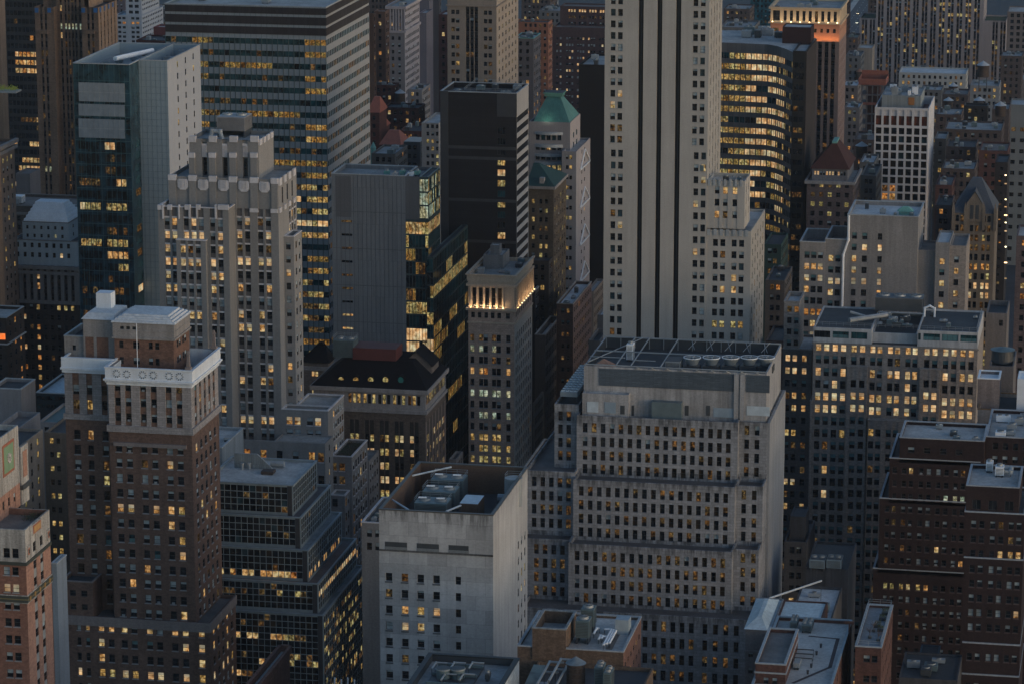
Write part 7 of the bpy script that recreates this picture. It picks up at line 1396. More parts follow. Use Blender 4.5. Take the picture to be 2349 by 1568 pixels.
l = bpy.data.lights.new('roof_floodlight', 'AREA'); l.size = 2; l.energy = 90; l.color = (.8, 1, .75); o = bpy.data.objects.new('roof_floodlight', l); COL.objects.link(o); o.location = ((X0 + X1) / 2 - 1, Y - 2, z1 + 1.5); o.rotation_euler = (R_(120), 0, 0)
# dark green hip roofed building
b = Bld('dark_green_roofed_building', 'dark brown masonry tower with a dark green hipped roof and arched windows', 'building')
Y = 1140; DB = wallmat('dark_tan_masonry', (.10, .078, .058), .12, .25, .2, brick=True); DGR = wallmat('dark_green_roof', (.02, .05, .042), .1, .1, .2, rough=.6)
ze = onY(1210, 432, Y)[2]; X0 = onY(1210, 432, Y)[0]; X1 = solX(1270, Y, ze); YB = solY(1299, X1, ze); YBc = min(YB, 1183.9)
t = tierw(b, X0, X1, Y, YBc, 0, ze, DB, F=FS(Y, [(1223, 1223, 1, 7), (1246.7, 1246.7, 1, 7, 2, 12.5)], (462, 585, 7, 11), mix={'dark': .5, 'b5': .15, 'lity': .25, 'litd': .1}, litr={0: {'dark': .8, 'lity': .2}}), S=SIDE(6, 1.1, m=.04), para=0)
b.band(t, ze - .1, 1.0, .6, STM, 'cornice'); m = b.mb('roof'); zt_ = onY(1228, 373, Y + 14)[2]; m.frust(X0 - .4, X1 + .4, Y - .4, YBc, ze + .91, X0 - .3, solX(1238, Y + 14, zt_), Y + 13, YBc - 12, zt_, DGR)
q = onY(1240, 426, Y - 1); m.box(q[0] - .8, q[0] + .8, Y + 1.2, Y + 3.4, ze + 1, ze + 3.6, STM)
zz = onY(1228, 598, Y - 8)[2]; tlow = tierw(b, X0, solX(1259, Y - 8, zz), Y - 8, YBc, 0, zz, wallmat('dark_masonry_low', (.05, .042, .036), .12, .25, .2), F=AUTO(mix={'dark': .8, 'lity': .2}), S=AUTO(mix={'dark': .95, 'litd': .05}), para=.6, roof=R_DARK); BOXES.pop()
# ============================================================ 25 streets-side blocks between uplit tower and striped tower
low('ribbon_balcony_building', 'grey building with stacked pale balcony bands behind the uplit colonnade tower', 1125, 1224, 667, 1228, 1255, wall=wallmat('dark_ribbon', (.055, .05, .05), .1, .1, .1), roof=R_PALE, cop=C_COPE, F=None, S=SIDE(1, 24, m=.0, rows=[]) if False else AUTO(sp=3, w=2.4, pitch=4.2, h=1.9, mix={'dark': .9, 'b5': .1}), cl=2)
b, t = low('loggia_building', 'brown building with a loggia of dark openings around its rooftop machines', 1090, 1227, 768, 1250, 1284.4, wall=wallmat('loggia_stone', (.13, .105, .09), .1, .2, .2), roof=R_GREY, para=2.2, F=None, S=AUTO(sp=3.3, w=1.6, pitch=5.4, h=3.4, mix={'dark': 1}), cop=wallmat('cope_tan', (.28, .25, .22)), cl=3)
low('banded_low_building', 'low dark building with pale slanting bands beside the uplit tower base', 1066, 1222, 924, 1226, 1247, wall=wallmat('pale_band_wall', (.20, .18, .165)), roof=R_DARK, S=AUTO(sp=2.6, w=2.3, pitch=4.2, h=2.6, mix={'dark': 1}), F=None)
q = onY(1249, 1007, 935); b = Bld('wide_dark_flat_roof', 'broad dark flat roof in the pit left of the grey stepped building', 'building'); tierw(b, q[0], q[0] + 12, 858, 935, 0, q[2], DK, para=.7, roof=R_DARK, cop=wallmat('cope_tan', (.28, .25, .22)))
low('red_brown_brick_building', 'red brown brick building with a strip of pale roof near the striped tower', 1112, 1277, 697, 1315, 1357, wall=wallmat('red_brown_brick', (.085, .058, .048), .12, .25, .2, brick=True), roof=R_PALE, F=FS(1112, [(1297, 1297, 1, 7, 2, 12)], (713, 900, 8, 10), mix={'dark': .5, 't5': .25, 'litd': .2}), S=AUTO(sp=3.4, w=1.3, mix={'dark': .8, 'litd': .1, 'lito': .05}, wall=wallmat('red_brown_side', (.17, .115, .10), .1, .2, .1)), para=.9, cop=wallmat('cope_tan', (.28, .25, .22)), cl=3)  # side brick colour lightened to hold the light of the right faces
low('pale_curved_stone_building', 'pale stone building seen edge on behind the red brown brick one', 1215, 1345, 668, 1362, 1385, wall=wallmat('pale_stone_far', (.20, .18, .165), .1, .1, .1), roof=R_GREY, F=None, S=AUTO(sp=3.3, w=1.2, mix={'dark': .8, 'litd': .2}))
low('small_stone_annex', 'small grey stone annex at the foot of the striped tower', 1062, 1350, 780, 1376, dy=18, wall=wallmat('pale_stone_far', (.20, .18, .165)), roof=R_DARK, S=None, para=1.5)
low('taller_stone_annex', 'taller grey stone annex against the striped tower base', 1084, 1370, 722, 1391, dy=20, wall=wallmat('pale_stone_far', (.20, .18, .165)), roof=R_PALE, S=None)
low('grey_corner_block', 'small grey block peeping out behind the fan array', 868, 1318, 872, 1336, dy=12, wall=GREYW, roof=R_GREY, S=None, F=None)
low('mid_stone_building', 'carved pale stone building low between mansard and uplit towers', 985, 1030, 1052, 1047, 1062, wall=wallmat('pale_carved_stone', (.24, .21, .19), .1, .2, .2), roof=R_DARK, sp=3, S=AUTO(sp=3, mix={'dark': .9, 'litd': .1}))
# ============================================================ 26 curved lit office building and its black slab
b = Bld('curved_office_building', 'brightly lit office building whose banded facade curves down to a black slab', 'office building')
Y = 1265; GRB = wallmat('grey_band_panel', (.12, .115, .115), .05, .08, .1, panel=(1.6, 30))
zt = onY(1656, 97, Y)[2]; X0 = onY(1610, 97, Y)[0]; pts = [(X0, Y)]
for px_, dY in ((1762, -3), (1782, -6.5), (1801, -13), (1819, -22)): pts.append((solX(px_, Y + dY, zt), Y + dY))
pz = 23.9 * Y / (7700 * .96); n_f = 30; z0 = solZ(127, pts[0][0] + 12, Y)
mbw = b.mb('wall'); yb = Y + 34
MC = {'litp': .35, 'lity': .3, 'lit': .15, 'teal': .12, 'dark': .15, 'lb5': .05}
def CM(i, n):
    def f(r, c):
        if r > 11 and (r * 31 + i * 7 + c // 4 * 13) % 10 < 5: return {'lita': .5, 'teal': .3, 'dark': .3}
        if i == 0: return ({'litp': .85, 'lity': .15} if c / n > .62 else {'lity': .75, 'lita': .25}) if (r * 7 + c // 5 * 3) % 9 else {'teal': .7, 'dark': .3}
        return {'litp': .8, 'lity': .2} if i < 3 and (r * 5 + i) % 7 else {'lity': .4, 'teal': .4, 'dark': .2}
    return f
def cmix(r, c):
    h = (r * 37 + (c // 3) * 101 + r * r * 7) % 100
    if r in (0, 2, 6): return {'litp': .7, 'lity': .2, 'lb5': .1}
    if r in (3, 7, 8, 9, 14) and h < 60: return {'teal': .5, 'dark': .3, 'litd': .3}
    return MC if h < 62 else {'lity': .3, 'litd': .4, 'teal': .2}
for i in range(4):
    (xa, ya), (xb, yb_) = pts[i], pts[i + 1]; L = math.hypot(xb - xa, yb_ - ya); ud = ((xb - xa) / L, (yb_ - ya) / L); nr = (ud[1], -ud[0]); n = max(2, round(L / 2.1))
    us = [(L * (j + .5) / n, L / n - .2) for j in range(n)]; rows = [(r, z0 - pz * r, 2.35) for r in range(n_f)]; cmix = CM(i, n)
    facade(b, mbw, (xa, ya), ud, nr, L, 0, zt, us, rows, dict(dep=.25, rec=0, span=None, sill=None, mix=cmix, litr={}, fs='v2'), GRB, math.atan2(ud[1], ud[0]), 0)
mbw.poly([(pts[-1][0], yb, 0), (pts[0][0], yb, 0), (pts[0][0], yb, zt), (pts[-1][0], yb, zt)], GRB); mbw.poly([(X0, yb, 0), (X0, Y, 0), (X0, Y, zt), (X0, yb, zt)], GRB)
b.mb('roof').poly([(p[0], p[1], zt) for p in pts] + [(pts[-1][0], yb, zt), (X0, yb, zt)], R_GREY)
bx = (X0, pts[-1][0], Y - 1, yb, 0, zt); b.boxes.append(bx); BOXES.append((b, bx))
fl = Tier(); fl.x0, fl.x1, fl.y0, fl.y1, fl.zr = X0 + 8, pts[-1][0] - 2, Y + 10, yb - 2, zt; clutter(b, fl, 8, 'grey cooling unit on the curved office building roof', 91, sz=(2, 5), h=(1.5, 3))
b = Bld('black_fin_slab', 'black windowless end slab joined to the curved lit office building', 'office building')
BKS = wallmat('black_brick_side', (.035, .028, .026), .1, .2, .15); Ys = Y - 22; xs0 = pts[-1][0] + .003; z1 = onY(1819, 117, Ys)[2]
xs1 = solX(1849, Ys, z1)
tierw(b, xs0, xs1, Ys, solY(1872, xs1, z1), 0, z1, plain('black_fin', (.012, .011, .011), .4), F=dict(dep=.1, rec=0, span=None, sill=None, mix={'dark': .8, 'litd': .2}, litr={6: {'litd': 1}, 12: {'lito': .4, 'litd': .5}}, fs='none', down=False, up=False, lit=None, cols=[(xs0 + 1.4, 1.6), (xs0 + 3.3, 1.6)], rows=[(z0 - pz * r, 2.0) for r in range(n_f)], pitch=pz), S=None, para=.8, roof=R_GREY)
b.parts['wall2'] = MB(); m = b.parts.pop('wall2'); m = b.mb('end_wall'); m.box(xs1 + .003, xs1 + .3, Ys, solY(1872, xs1, z1), 0, z1 - .3, BKS)
b = Bld('dark_roof_house', 'dark maroon square roof house above the curved lit office building', 'building')
pp = onY(1795, 62, Y + 1); tierw(b, pp[0], solX(1861, Y + 1, pp[2]), Y + 1 + .0, Y + 12, 0, pp[2], wallmat('maroon_dark', (.03, .016, .018), .1, .1, .1), para=.4, roof=R_GREY); BOXES.pop()
# ============================================================ 27 tower with uplit cream top
b = Bld('cream_topped_tower', 'brown tower whose cream colonnaded top and orange storeys are floodlit', 'skyscraper')
Y = 1480; CR = wallmat('cream_stone', (.48, .37, .25), .05, .08, .05); OS = wallmat('orange_stone', (.38, .20, .13), .05, .1, .05); BRD = wallmat('mauve_stone', (.15, .115, .105), .08, .15, .1); BRDS = wallmat('mauve_stone_side', (.22, .16, .145), .08, .15, .1)  # mauve side stone is a sunlit copy, light put into the colour
z1 = onY(1768, 17, Y)[2]; X0 = onY(1768, 17, Y)[0]; X1 = solX(1927, Y, z1); YB = solY(1943, X1, z1)
za, zb_, zc = [onY(1768, v, Y)[2] for v in (52, 57, 93)]
def T(z0, z1, w, F, S): return tierw(b, X0, X1, Y, YB, z0, z1, w, F=F, S=S, para=0 if z1 < onY(1768, 20, Y)[2] else .8, roof=R_BLUE, mt=.05)
t = T(za, z1, CR, FS(Y, [(1781, 1781, 1, 16), (1801, 1916, 9, 7.2)], (36.7, 80, 2, 25), down=False, dep=.6, rec=.0, mix={'dark': .8, 'litd': .2}), SIDE(5, 1.2, m=.06))
T(zc, za - .003, OS, FS(Y, [(1779, 1779, 1, 14), (1803, 1858, 5, 6.5), (1870, 1914, 4, 6.5)], (68.5, 87.5, 2, 9), down=False, mix={'dark': .8, 'litd': .3}), SIDE(5, 1.2, m=.06))
T(0, zc - .003, BRD, FS(Y, [(1795, 1860, 5, 8), (1881, 1911, 3, 9)], (105, 124, 2, 12), rec=.8, span=SPK, mix={'dark': .85, 'litd': .12}, litr={0: {'dark': 1}, 1: {'lity': .5, 'dark': .5}}), SIDE(5, 1.4, m=.06, rec=.8, wall=BRDS))
b.band(t, za - .2, .6, .9, CR, 'ledge'); b.band(t, z1 - .6, .9, .8, CR, 'cornice'); m = b.mb('cornice')
for j, (zz, en, col, cw) in enumerate(((za + .5, 900, (1, .72, .42), 1), (zc + .3, 1500, (1, .42, .14), 1))):
    l = bpy.data.lights.new('floodlight', 'AREA'); l.shape = 'RECTANGLE'; l.size = X1 - X0; l.size_y = .4; l.energy = en * .7; l.color = col; o = bpy.data.objects.new('floodlight', l); COL.objects.link(o); o.location = ((X0 + X1) / 2, Y - 1.6, zz); o.rotation_euler = (R_(180 - 14), 0, 0)
for i in range(8):
    x = X0 + 1 + i * (X1 - X0 - 2) / 7; b.mb('lamp').cyl((x, Y - 1.0), .28, .28, za + .45, za + .8, LAMP, 6)
clutter(b, t, 5, 'pale roof unit on the floodlit cream topped tower', 95)
# ============================================================ 28 white grid tower
b = Bld('white_grid_tower', 'slim tower with a white square grid of deep windows and a rust red top storey', 'tower')
Y = 1330; WG = wallmat('white_grid', (.52, .51, .52), .03, .04, .06); z1 = onY(2007, 246, Y)[2]; X0 = onY(2007, 246, Y)[0]; X1 = solX(2131, Y, z1); YB = solY(2141, X1, z1); RST = glass('rust_glass', (.10, .025, .01), .4, .3); VAR['rust'] = (RST, RST, 0)
zs = onY(2010, 290, Y)[2]
t = tierw(b, X0, X1, Y, YB + 8, zs, z1, WG, F=FS(Y, [(2015.5, 2120.5, 7, 12.6)], (269.5, 320, 2, 35), down=False, dep=.7, fs='v2', mix={'rust': 1}), S=None, para=3.4, roof=plain('red_primer', (.12, .04, .035)), mt=.1)
tierw(b, X0, X1, Y, YB + 8, 0, zs - .003, WG, F=FS(Y, [(2015.5, 2120.5, 7, 12.6)], (300, 506, 12, 15), dep=.7, fs='none', mix={'dark': .6, 'blue': .25, 'brown': .15}, litr={7: lambda r, c: {'lito': .5, 'litd': .5} if c in (1, 2) else {'dark': 1}, 8: lambda r, c: {'lito': .6, 'litd': .4} if c in (0, 1, 2) else {'dark': 1}}), S=SIDE(4, 1.2, m=.04, dep=.6), para=0, mt=.1)
q = onY(2023, 218, Y + 7); th = tierw(b, q[0], solX(2112, Y + 7, q[2]), Y + 7, YB + 5, t.zr, q[2], wallmat('grey_sheet', (.22, .25, .26), .06, .08, .1, panel=(.6, 9)), para=.5, roof=R_GREY); m = b.mb('board'); z = onY(2085, 224, Y + 7)[2]; x = solX(2091, Y + 7, z); m.box(x - 1.2, x + 1.2, Y + 6.8, Y + 6.997, z - 3, z, plain('orange_board', (.30, .13, .04)))
clutter(b, th, 12, 'white roof equipment piled on the white grid tower', 97, sz=(1, 3), h=(1, 3.5), mats=[C_WHITE, C_METAL, C_METAL, C_WHITE])
# ============================================================ 29 red hipped mansion block
b = Bld('red_roofed_building', 'brown masonry building under a steep dark red hipped roof with lit attic windows', 'building')
Y = 1235; BM = wallmat('brown_mauve_masonry', (.12, .09, .085), .1, .2, .2, brick=True); z0 = onY(1851, 415, Y)[2]; X0 = onY(1851, 415, Y)[0]; X1 = solX(1957, Y, z0); YB = solY(1973, X1, z0)
t = tierw(b, X0, X1, Y, YB, 0, z0, BM, F=FS(Y, [(1864.7, 1942.7, 5, 10)], (424, 533, 6, 11), mix={'dark': .6, 'litd': .15, 'lity': .15, 'b5': .1}), S=AUTO(), para=.5, roof=R_BLUE)
b.band(t, z0 - 1.0, 1.2, .8, STM, 'cornice'); zu = onY(1859, 386, Y + 3)[2]; tu = tierw(b, X0 + 1.6, X1 - 2.4, Y + 3, YB - 1, t.zr, zu, wallmat('grey_trim', (.14, .14, .15)), F=FS(Y + 3, [(1870, 1944, 12, 4.6)], (397, 430, 2, 9), down=False, mix={'litp': .45, 'b5': .4, 'dark': .2}), para=0)
m = b.mb('roof'); za = onY(1915, 328, Y + 12)[2]; RR = wallmat('dark_red_tile', (.06, .024, .019), .1, .2, .2); xa = onY(1915, 328, Y + 12)[0]; m.frust(tu.x0 - .8, tu.x1 + .8, Y + 2.2, YB - .2, zu + .003, xa - .8, xa + .8, Y + 11, YB - 8, za, RR); m.box(xa - .9, xa + .9, Y + 10.8, YB - 7.8, za + .003, za + .7, C_COPP)
# ============================================================ 30 gothic gabled building
b = Bld('gothic_gabled_building', 'tan stone building with a pointed gothic gable and steep slate roof', 'building')
Y = 1180; GO = wallmat('tan_gothic_stone', (.165, .135, .105), .12, .2, .2); SLA = wallmat('blue_slate', (.07, .08, .095), .1, .15, .1)
z0 = onY(2187, 488, Y)[2]; X0 = onY(2187, 488, Y)[0]; X1 = solX(2283, Y, z0)
MGt = {'dark': .7, 'litd': .2, 'lity': .1}
t = tierw(b, X0, X1, Y, Y + 22, 0, z0, GO, F=FS(Y, [(2201.5, 2201.5, 1, 8, 2, 11.5), (2235, 2235, 1, 8, 2, 12), (2263, 2263, 1, 8, 2, 11.5)], (501, 523, 2, 15), dep=.5, mix=MGt, litr={5: {'lito': .7, 'dark': .3}, 3: {'litd': .6}, 7: {'litp': .5, 'dark': .5}, 8: {'litp': .5, 'dark': .4}}), para=0)
m = b.mb('roof'); za = onY(2242, 407, Y + 11)[2]; xa = onY(2242, 407, Y + 11)[0]; m.frust(X0 - .3, X1 + .3, Y - .3, Y + 22, z0, xa - 1.6, xa + 1.6, Y + 10, Y + 12, za, SLA)
m = b.mb('gable'); xg0, xg1 = solX(2217, Y, z0), solX(2254, Y, z0); zg = onY(2235, 440, Y)[2]; zm = onY(2217, 466, Y)[2]
m.box(xg0, xg1, Y - .4, Y + 5, z0 - 3, zm, GO); m.poly([(xg0, Y - .4, zm), (xg1, Y - .4, zm), ((xg0 + xg1) / 2, Y - .4, zg)], GO); m.poly([(xg0, Y - .6, zm), ((xg0 + xg1) / 2, Y - .6, zg + .4), ((xg0 + xg1) / 2, Y + 8, zg + .4), (xg0, Y + 8, zm)], SLA); m.poly([((xg0 + xg1) / 2, Y - .6, zg + .4), (xg1, Y - .6, zm), (xg1, Y + 8, zm), ((xg0 + xg1) / 2, Y + 8, zg + .4)], SLA)
for i in (-1, 1): xx = (xg0 + xg1) / 2 + i * .95; m.box(xx - .6, xx + .6, Y - .46, Y - .403, z0 - 2, zm - .6, C_DARK)
m.box((xg0 + xg1) / 2 - .7, (xg0 + xg1) / 2 + .7, Y - .46, Y - .403, zm - .2, zm + 1.2, GO)
for i, x in enumerate((X0, xg0 - .4, xg1 + .4, X1)): mm = b.mb('pinnacle#%d' % i); mm.box(x - .5, x + .5, Y - .6, Y - .403 + .6, z0 - 6, z0 + 1.5, GO); mm.frust(x - .5, x + .5, Y - .6, Y + .2, z0 + 1.503, x - .05, x + .05, Y - .25, Y - .15, z0 + 4, GO)
# ============================================================ 31 dark tower with a ladder of small lights
b = Bld('dark_ladder_lit_tower', 'black tower with one vertical ladder of small bright lights near the right edge', 'building')
Y = 1240; q = onY(2283, 372, Y); LT_ = {'litp': .0, 'dark': 1}
t = tierw(b, q[0], solX(2312, Y, q[2]), Y, Y + 18, 0, q[2], wallmat('near_black_wall', (.028, .025, .026), .1, .2, .1), F=AUTO(sp=4.4, w=1.2, pitch=3.1, h=1.1, mix={'dark': .9, 'litd': .1}), para=.6, roof=R_DARK)
for i in range(14):
    z = onY(2306, 402 + i * 18.1 + (i * i * 5) % 4, Y)[2]; x = solX(2307, Y, z); 
    if i in (2, 8, 10, 12): continue
    w_ = .3 + .12 * (i % 3); mm = b.mb('lamp#%d' % i); mm.box(x - w_, x + w_, Y - .25, Y - .003, z - .2 - .05 * (i % 2), z + .15, LITP if i % 3 == 1 else LAMP)
for i in (1, 4, 6, 9): z = onY(2293, 398 + i * 17.6, Y)[2]; x = solX(2293, Y, z); b.mb('lamp#b%d' % i).box(x - .4, x + .4, Y - .25, Y - .003, z - .2, z + .2, LITO)
# ============================================================ 32 right edge and far stripe tower
PW = wallmat('pale_pier', (.28, .245, .24), .05, .1, .1); DSP = wallmat('dark_pier_gap', (.06, .055, .06), .1, .1, .1)
b = Bld('pier_striped_tower', 'huge far office tower of pale vertical piers and countless small lit windows', 'skyscraper')
Y = 2260; MS = {'dark': .55, 'b5': .15, 'lity': .1, 'litd': .2}
t = tierw(b, onY(2009, 60, Y)[0], solX(2273, Y, 200), Y, Y + 40, 0, 345, PW, F=FS(Y, [(2021, 2262, 13, 5.2, 2, 7.2)], (7, 151, 13, 7.5), rec=.9, span=DSP, fs='none', mix=MS, up=True, litr={r: {'lity': .35, 'lita': .2, 'dark': .45} for r in (10, 11, 12, 13, 14, 8, 17)}), para=1)
GRN = plain('green_roof_lawn', (.03, .05, .02), .9)
tierw(b, onY(1972, 42, Y)[0], t.x0 - .003, Y, Y + 30, 0, onY(1972, 42, Y)[2], PW, F=FS(Y, [(1983, 2001, 2, 5, 2, 7)], (62, 74, 2, 7.5), rec=.9, span=DSP, fs='none', mix=MS), para=1, roof=GRN)
tierw(b, t.x1 + .003, solX(2308, Y, onY(2275, 48, Y)[2]), Y, Y + 30, 0, onY(2275, 48, Y)[2], PW, F=FS(Y, [(2283, 2301, 2, 5, 2, 7)], (62, 74, 2, 7.5), rec=.9, span=DSP, fs='none', mix=MS), para=1, roof=GRN)
low('tan_grid_building', 'tan block with a regular grid of dark windows in the top right corner', 2180, 2311, 27, 2420, dy=30, wall=wallmat('tan_grid', (.15, .125, .115), .1, .1, .1), sp=4, w=2.2, pitch=4, h=2.4, mix={'dark': 1})
low('cream_topped_edge_building', 'grey building with a cream top and a lit band at the right edge', 1660, 2317, 240, 2400, dy=20, wall=wallmat('grey_mint', (.17, .18, .18), .08, .1, .1), roof=C_COPE, F=FS(1660, [(2325, 2385, 4, 10)], (297, 322, 2, 9), mix={'dark': 1}, litr={0: {'lity': .6, 'litd': .4}}), S=None)
low('ornate_edge_building', 'dark ornate brick sliver low on the right edge', 1100, 2332, 541, 2420, dy=20, wall=wallmat('ornate_mauve', (.12, .09, .09), .1, .2, .2, brick=True), S=None, sp=3)
low('three_row_tan_building', 'small tan building with three rows of windows below the pier striped tower', 2050, 2308, 182, 2420, dy=25, wall=wallmat('tan_mauve', (.18, .15, .14), .08, .1, .1), mix={'dark': .8, 'lity': .2}, roof=R_BLUE, S=None)
low('beige_chimney_block', 'windowless beige block standing left of the pier striped tower', 2050, 1967, 110, 2001, dy=18, wall=wallmat('plain_beige', (.20, .175, .15), .08, .1, .2), F=None, S=None)
# construction tower
b = Bld('construction_tower', 'unfinished tower with bare floor slabs and orange safety netting on top', 'building')
Y = 1720; q = onY(1975, 195, Y); x1 = solX(2028, Y, q[2]); ON = plain('orange_netting', (.22, .07, .045), .8); CS = wallmat('bare_concrete', (.14, .12, .115), .1, .1, .1)
k = b.mb('floor_slab')
for i in range(14): 
    z = q[2] - i * 5.0; k.box(q[0], x1, Y, Y + 16, z - .5, z, CS)
k = b.mb('core'); k.box(q[0] + 2.5, x1 - 2.5, Y + 3, Y + 15, 0, q[2] - .51, wallmat('red_core', (.07, .03, .025), .1, .2, .1))
k = b.mb('column')
for i in range(5):
    x = q[0] + .5 + (x1 - q[0] - 1) * i / 4; k.box(x - .3, x + .3, Y + .3, Y + .9, 0, q[2] - .51, CS)
k = b.mb('netting'); k.box(q[0] - 1.2, x1 + 1, Y - 1, Y - .8, q[2] + .2, q[2] + 3.4, ON); k.box(q[0] - 1.2, q[0] - 1.0, Y - .79, Y + 16, q[2] + .2, q[2] + 3.4, ON); k.box(x1 + .8, x1 + 1, Y - .79, Y + 16, q[2] + .2, q[2] + 3.4, ON); k.box(q[0] - 1, x1 + .8, Y + 16.1, Y + 16.3, q[2] + .2, q[2] + 5.4, ON)
for i in (2, 5, 8): k.box(q[0], x1, Y - .3, Y - .2, q[2] - i * 5 - .3, q[2] - i * 5 + 1, ON)
bx = (q[0], x1, Y, Y + 16, 0, q[2]); b.boxes.append(bx); BOXES.append((b, bx))
# low jumble of blocks, each with its own look
S_ = wallmat('smoky_brick', (.075, .06, .058), .12, .2, .1, brick=True); S2 = wallmat('smoky_grey', (.11, .115, .12), .1, .15, .1); S3 = wallmat('smoky_red', (.085, .042, .038), .1, .2, .1, brick=True); S4 = wallmat('dun_render', (.15, .135, .13))
J = [
 ('long_white_roofed_hall', 'long low hall with a white curved roof edge below the pier striped tower', 1960, 2062, 166, 2216, 24, wallmat('white_hall', (.34, .35, .34), .05, .08, .1), R_PALE, 0),
 ('green_cornice_building', 'small building with a green cornice right of the white grid tower roof', 1800, 2112, 206, 2160, 18, S2, R_GREY, 3),
 ('pale_topped_loft', 'loft block with a pale grey attic near the long white hall', 1820, 2226, 196, 2292, 22, wallmat('pale_attic', (.20, .21, .22), .1, .1, .1), R_BLUE, 3),
 ('dark_gabled_loft', 'dark brick loft between the green cornice building and the pale attic', 1700, 2162, 216, 2220, 20, S_, R_BROWN, 3),
 ('smoky_tenement', 'smoky brick tenement with dark windows right of the white grid tower', 1560, 2146, 262, 2205, 22, S_, R_BLUE, 4),
 ('black_hoarding_building', 'square black windowless block amid the low roofs on the right', 1500, 2212, 242, 2266, 8, plain('hoarding_black', (.008, .008, .010)), R_DARK, 0),
 ('grey_row_building', 'grey brick row with pale roof clutter below the black block', 1420, 2166, 296, 2298, 24, S_, R_BLUE, 6),
 ('teal_shadow_block', 'black block with teal roof edge beside the white grid tower', 1380, 2144, 318, 2170, 18, C_DARK, R_BLUE, 0),
 ('wine_brick_block', 'wine red brick block with a small pale roof house on the right', 1330, 2246, 345, 2312, 22, S3, R_BROWN, 3),
 ('shadowed_lit_block', 'shadowed block with a pair of yellow lit windows right of the grid tower', 1350, 2170, 336, 2238, 20, S_, R_DARK, 4),
 ('low_shed_roof_block', 'low block with long pale pipe on its roof before the gothic gable', 1290, 2160, 386, 2236, 20, S_, R_BLUE, 4),
 ('narrow_brown_house', 'narrow brown house left of the gothic gable building', 1230, 2146, 424, 2184, 22, S3, R_BROWN, 3),
 ('dim_brick_house', 'dim brick house squeezed between grid tower and gothic building', 1195, 2146, 470, 2182, 20, S_, R_DARK, 2),
 ('pale_low_office', 'small pale office left of the construction tower', 1640, 1938, 246, 1972, 18, S4, R_PALE, 2),
 ('blue_roofed_block', 'block with a light blue roof above the red hipped roof', 1760, 1932, 196, 1968, 20, S4, R_PALE, 3),
 ('dark_yard_block', 'dark low block between red hipped roof and grid tower', 1420, 1958, 320, 2008, 22, S_, R_BROWN, 4),
 ('pale_tent_roof_block', 'low block with pale tent like skylights left of the grid tower', 1300, 1972, 372, 2006, 20, S2, R_PALE, 2),
 ('dark_panel_block', 'dark panelled block right of the red hipped roof building', 1262, 1975, 402, 2010, 26, C_DARK, R_DARK, 2),
 ('far_teal_tower', 'teal glass tower fragment at the top edge behind the striped tower', 2300, 1722, -30, 1775, 26, glass('far_teal', (.02, .09, .11), .2, .6), R_DARK, 0),
 ('far_dark_block', 'dark far block right behind the striped tower top', 2100, 1660, 20, 1720, 24, S_, R_BLUE, 5),
 ('far_mid_block', 'low grey roofs seen between striped tower and curved office building', 1800, 1652, 62, 1728, 30, S2, R_BLUE, 6),
 ('far_brown_block', 'brown far block above the orange brick building', 2150, 1196, -5, 1262, 26, S_, R_BLUE, 5),
 ('far_white_block', 'small white far block with window grid at the top edge', 2400, 1232, -12, 1270, 20, wallmat('far_white', (.30, .30, .30), .1, .1, .1), R_PALE, 2),
 ('far_grey_roofs', 'grey roofed far block left of the dark wine brick building', 1960, 1236, 24, 1288, 26, S2, R_BLUE, 6),
 ('dark_far_row', 'dark far row behind the gap of the ornate grey tower', 2000, 846, -20, 890, 26, S_, R_DARK, 2),
 ('avenue_brick_block', 'brown far block left side of the avenue with headlights', 2300, 1905, -10, 1944, 26, S3, R_BROWN, 3),
 ('far_corner_block', 'brown far block at the left of the pier striped tower roof garden', 2450, 1992, -14, 2016, 30, S_, R_BLUE, 2),
 ('low_dark_green_house', 'low green roofed house left of the pier striped tower', 2150, 1942, 86, 1968, 20, S_, plain('green_tin', (.03, .08, .07)), 2),
 ('grey_far_yard_block', 'grey low block beside the beige windowless block', 1900, 1940, 128, 1975, 22, S2, R_BROWN, 4),
 ('right_pit_block', 'dark low block in the pit left of the cream topped edge building', 1600, 2276, 250, 2315, 20, S_, R_BLUE, 4),
 ('right_roof_block', 'dark roofed block under the pier striped tower on the right', 1880, 2296, 128, 2345, 20, S_, R_BLUE, 4),
 ('stone_gap_block', 'dark stone block between striped tower shoulder and beige wing', 1110, 1756, 642, 1800, 24, wallmat('pit_stone', (.10, .09, .085), .1, .2, .2), R_DARK, 2),
 ('green_scaffold_block', 'dark block with green netting behind the beige wing', 1160, 1752, 560, 1792, 22, wallmat('green_netting', (.03, .06, .055), .1, .2, .1), R_DARK, 0),
 ('brown_pit_block', 'brown block low in the gap between striped tower and beige wing', 1030, 1757, 780, 1797, 22, S_, R_DARK, 0)]
for nm, lb, Yj, xl, yt, xr, dy, wl_, rf_, c in J: low(nm, lb, Yj, xl, yt, xr, dy=dy, wall=wl_, roof=rf_, cl=c, seed=Yj, S='a', mix={'dark': .72, 'b5': .1, 'litd': .08, 'lito': .04, 'lity': .06})
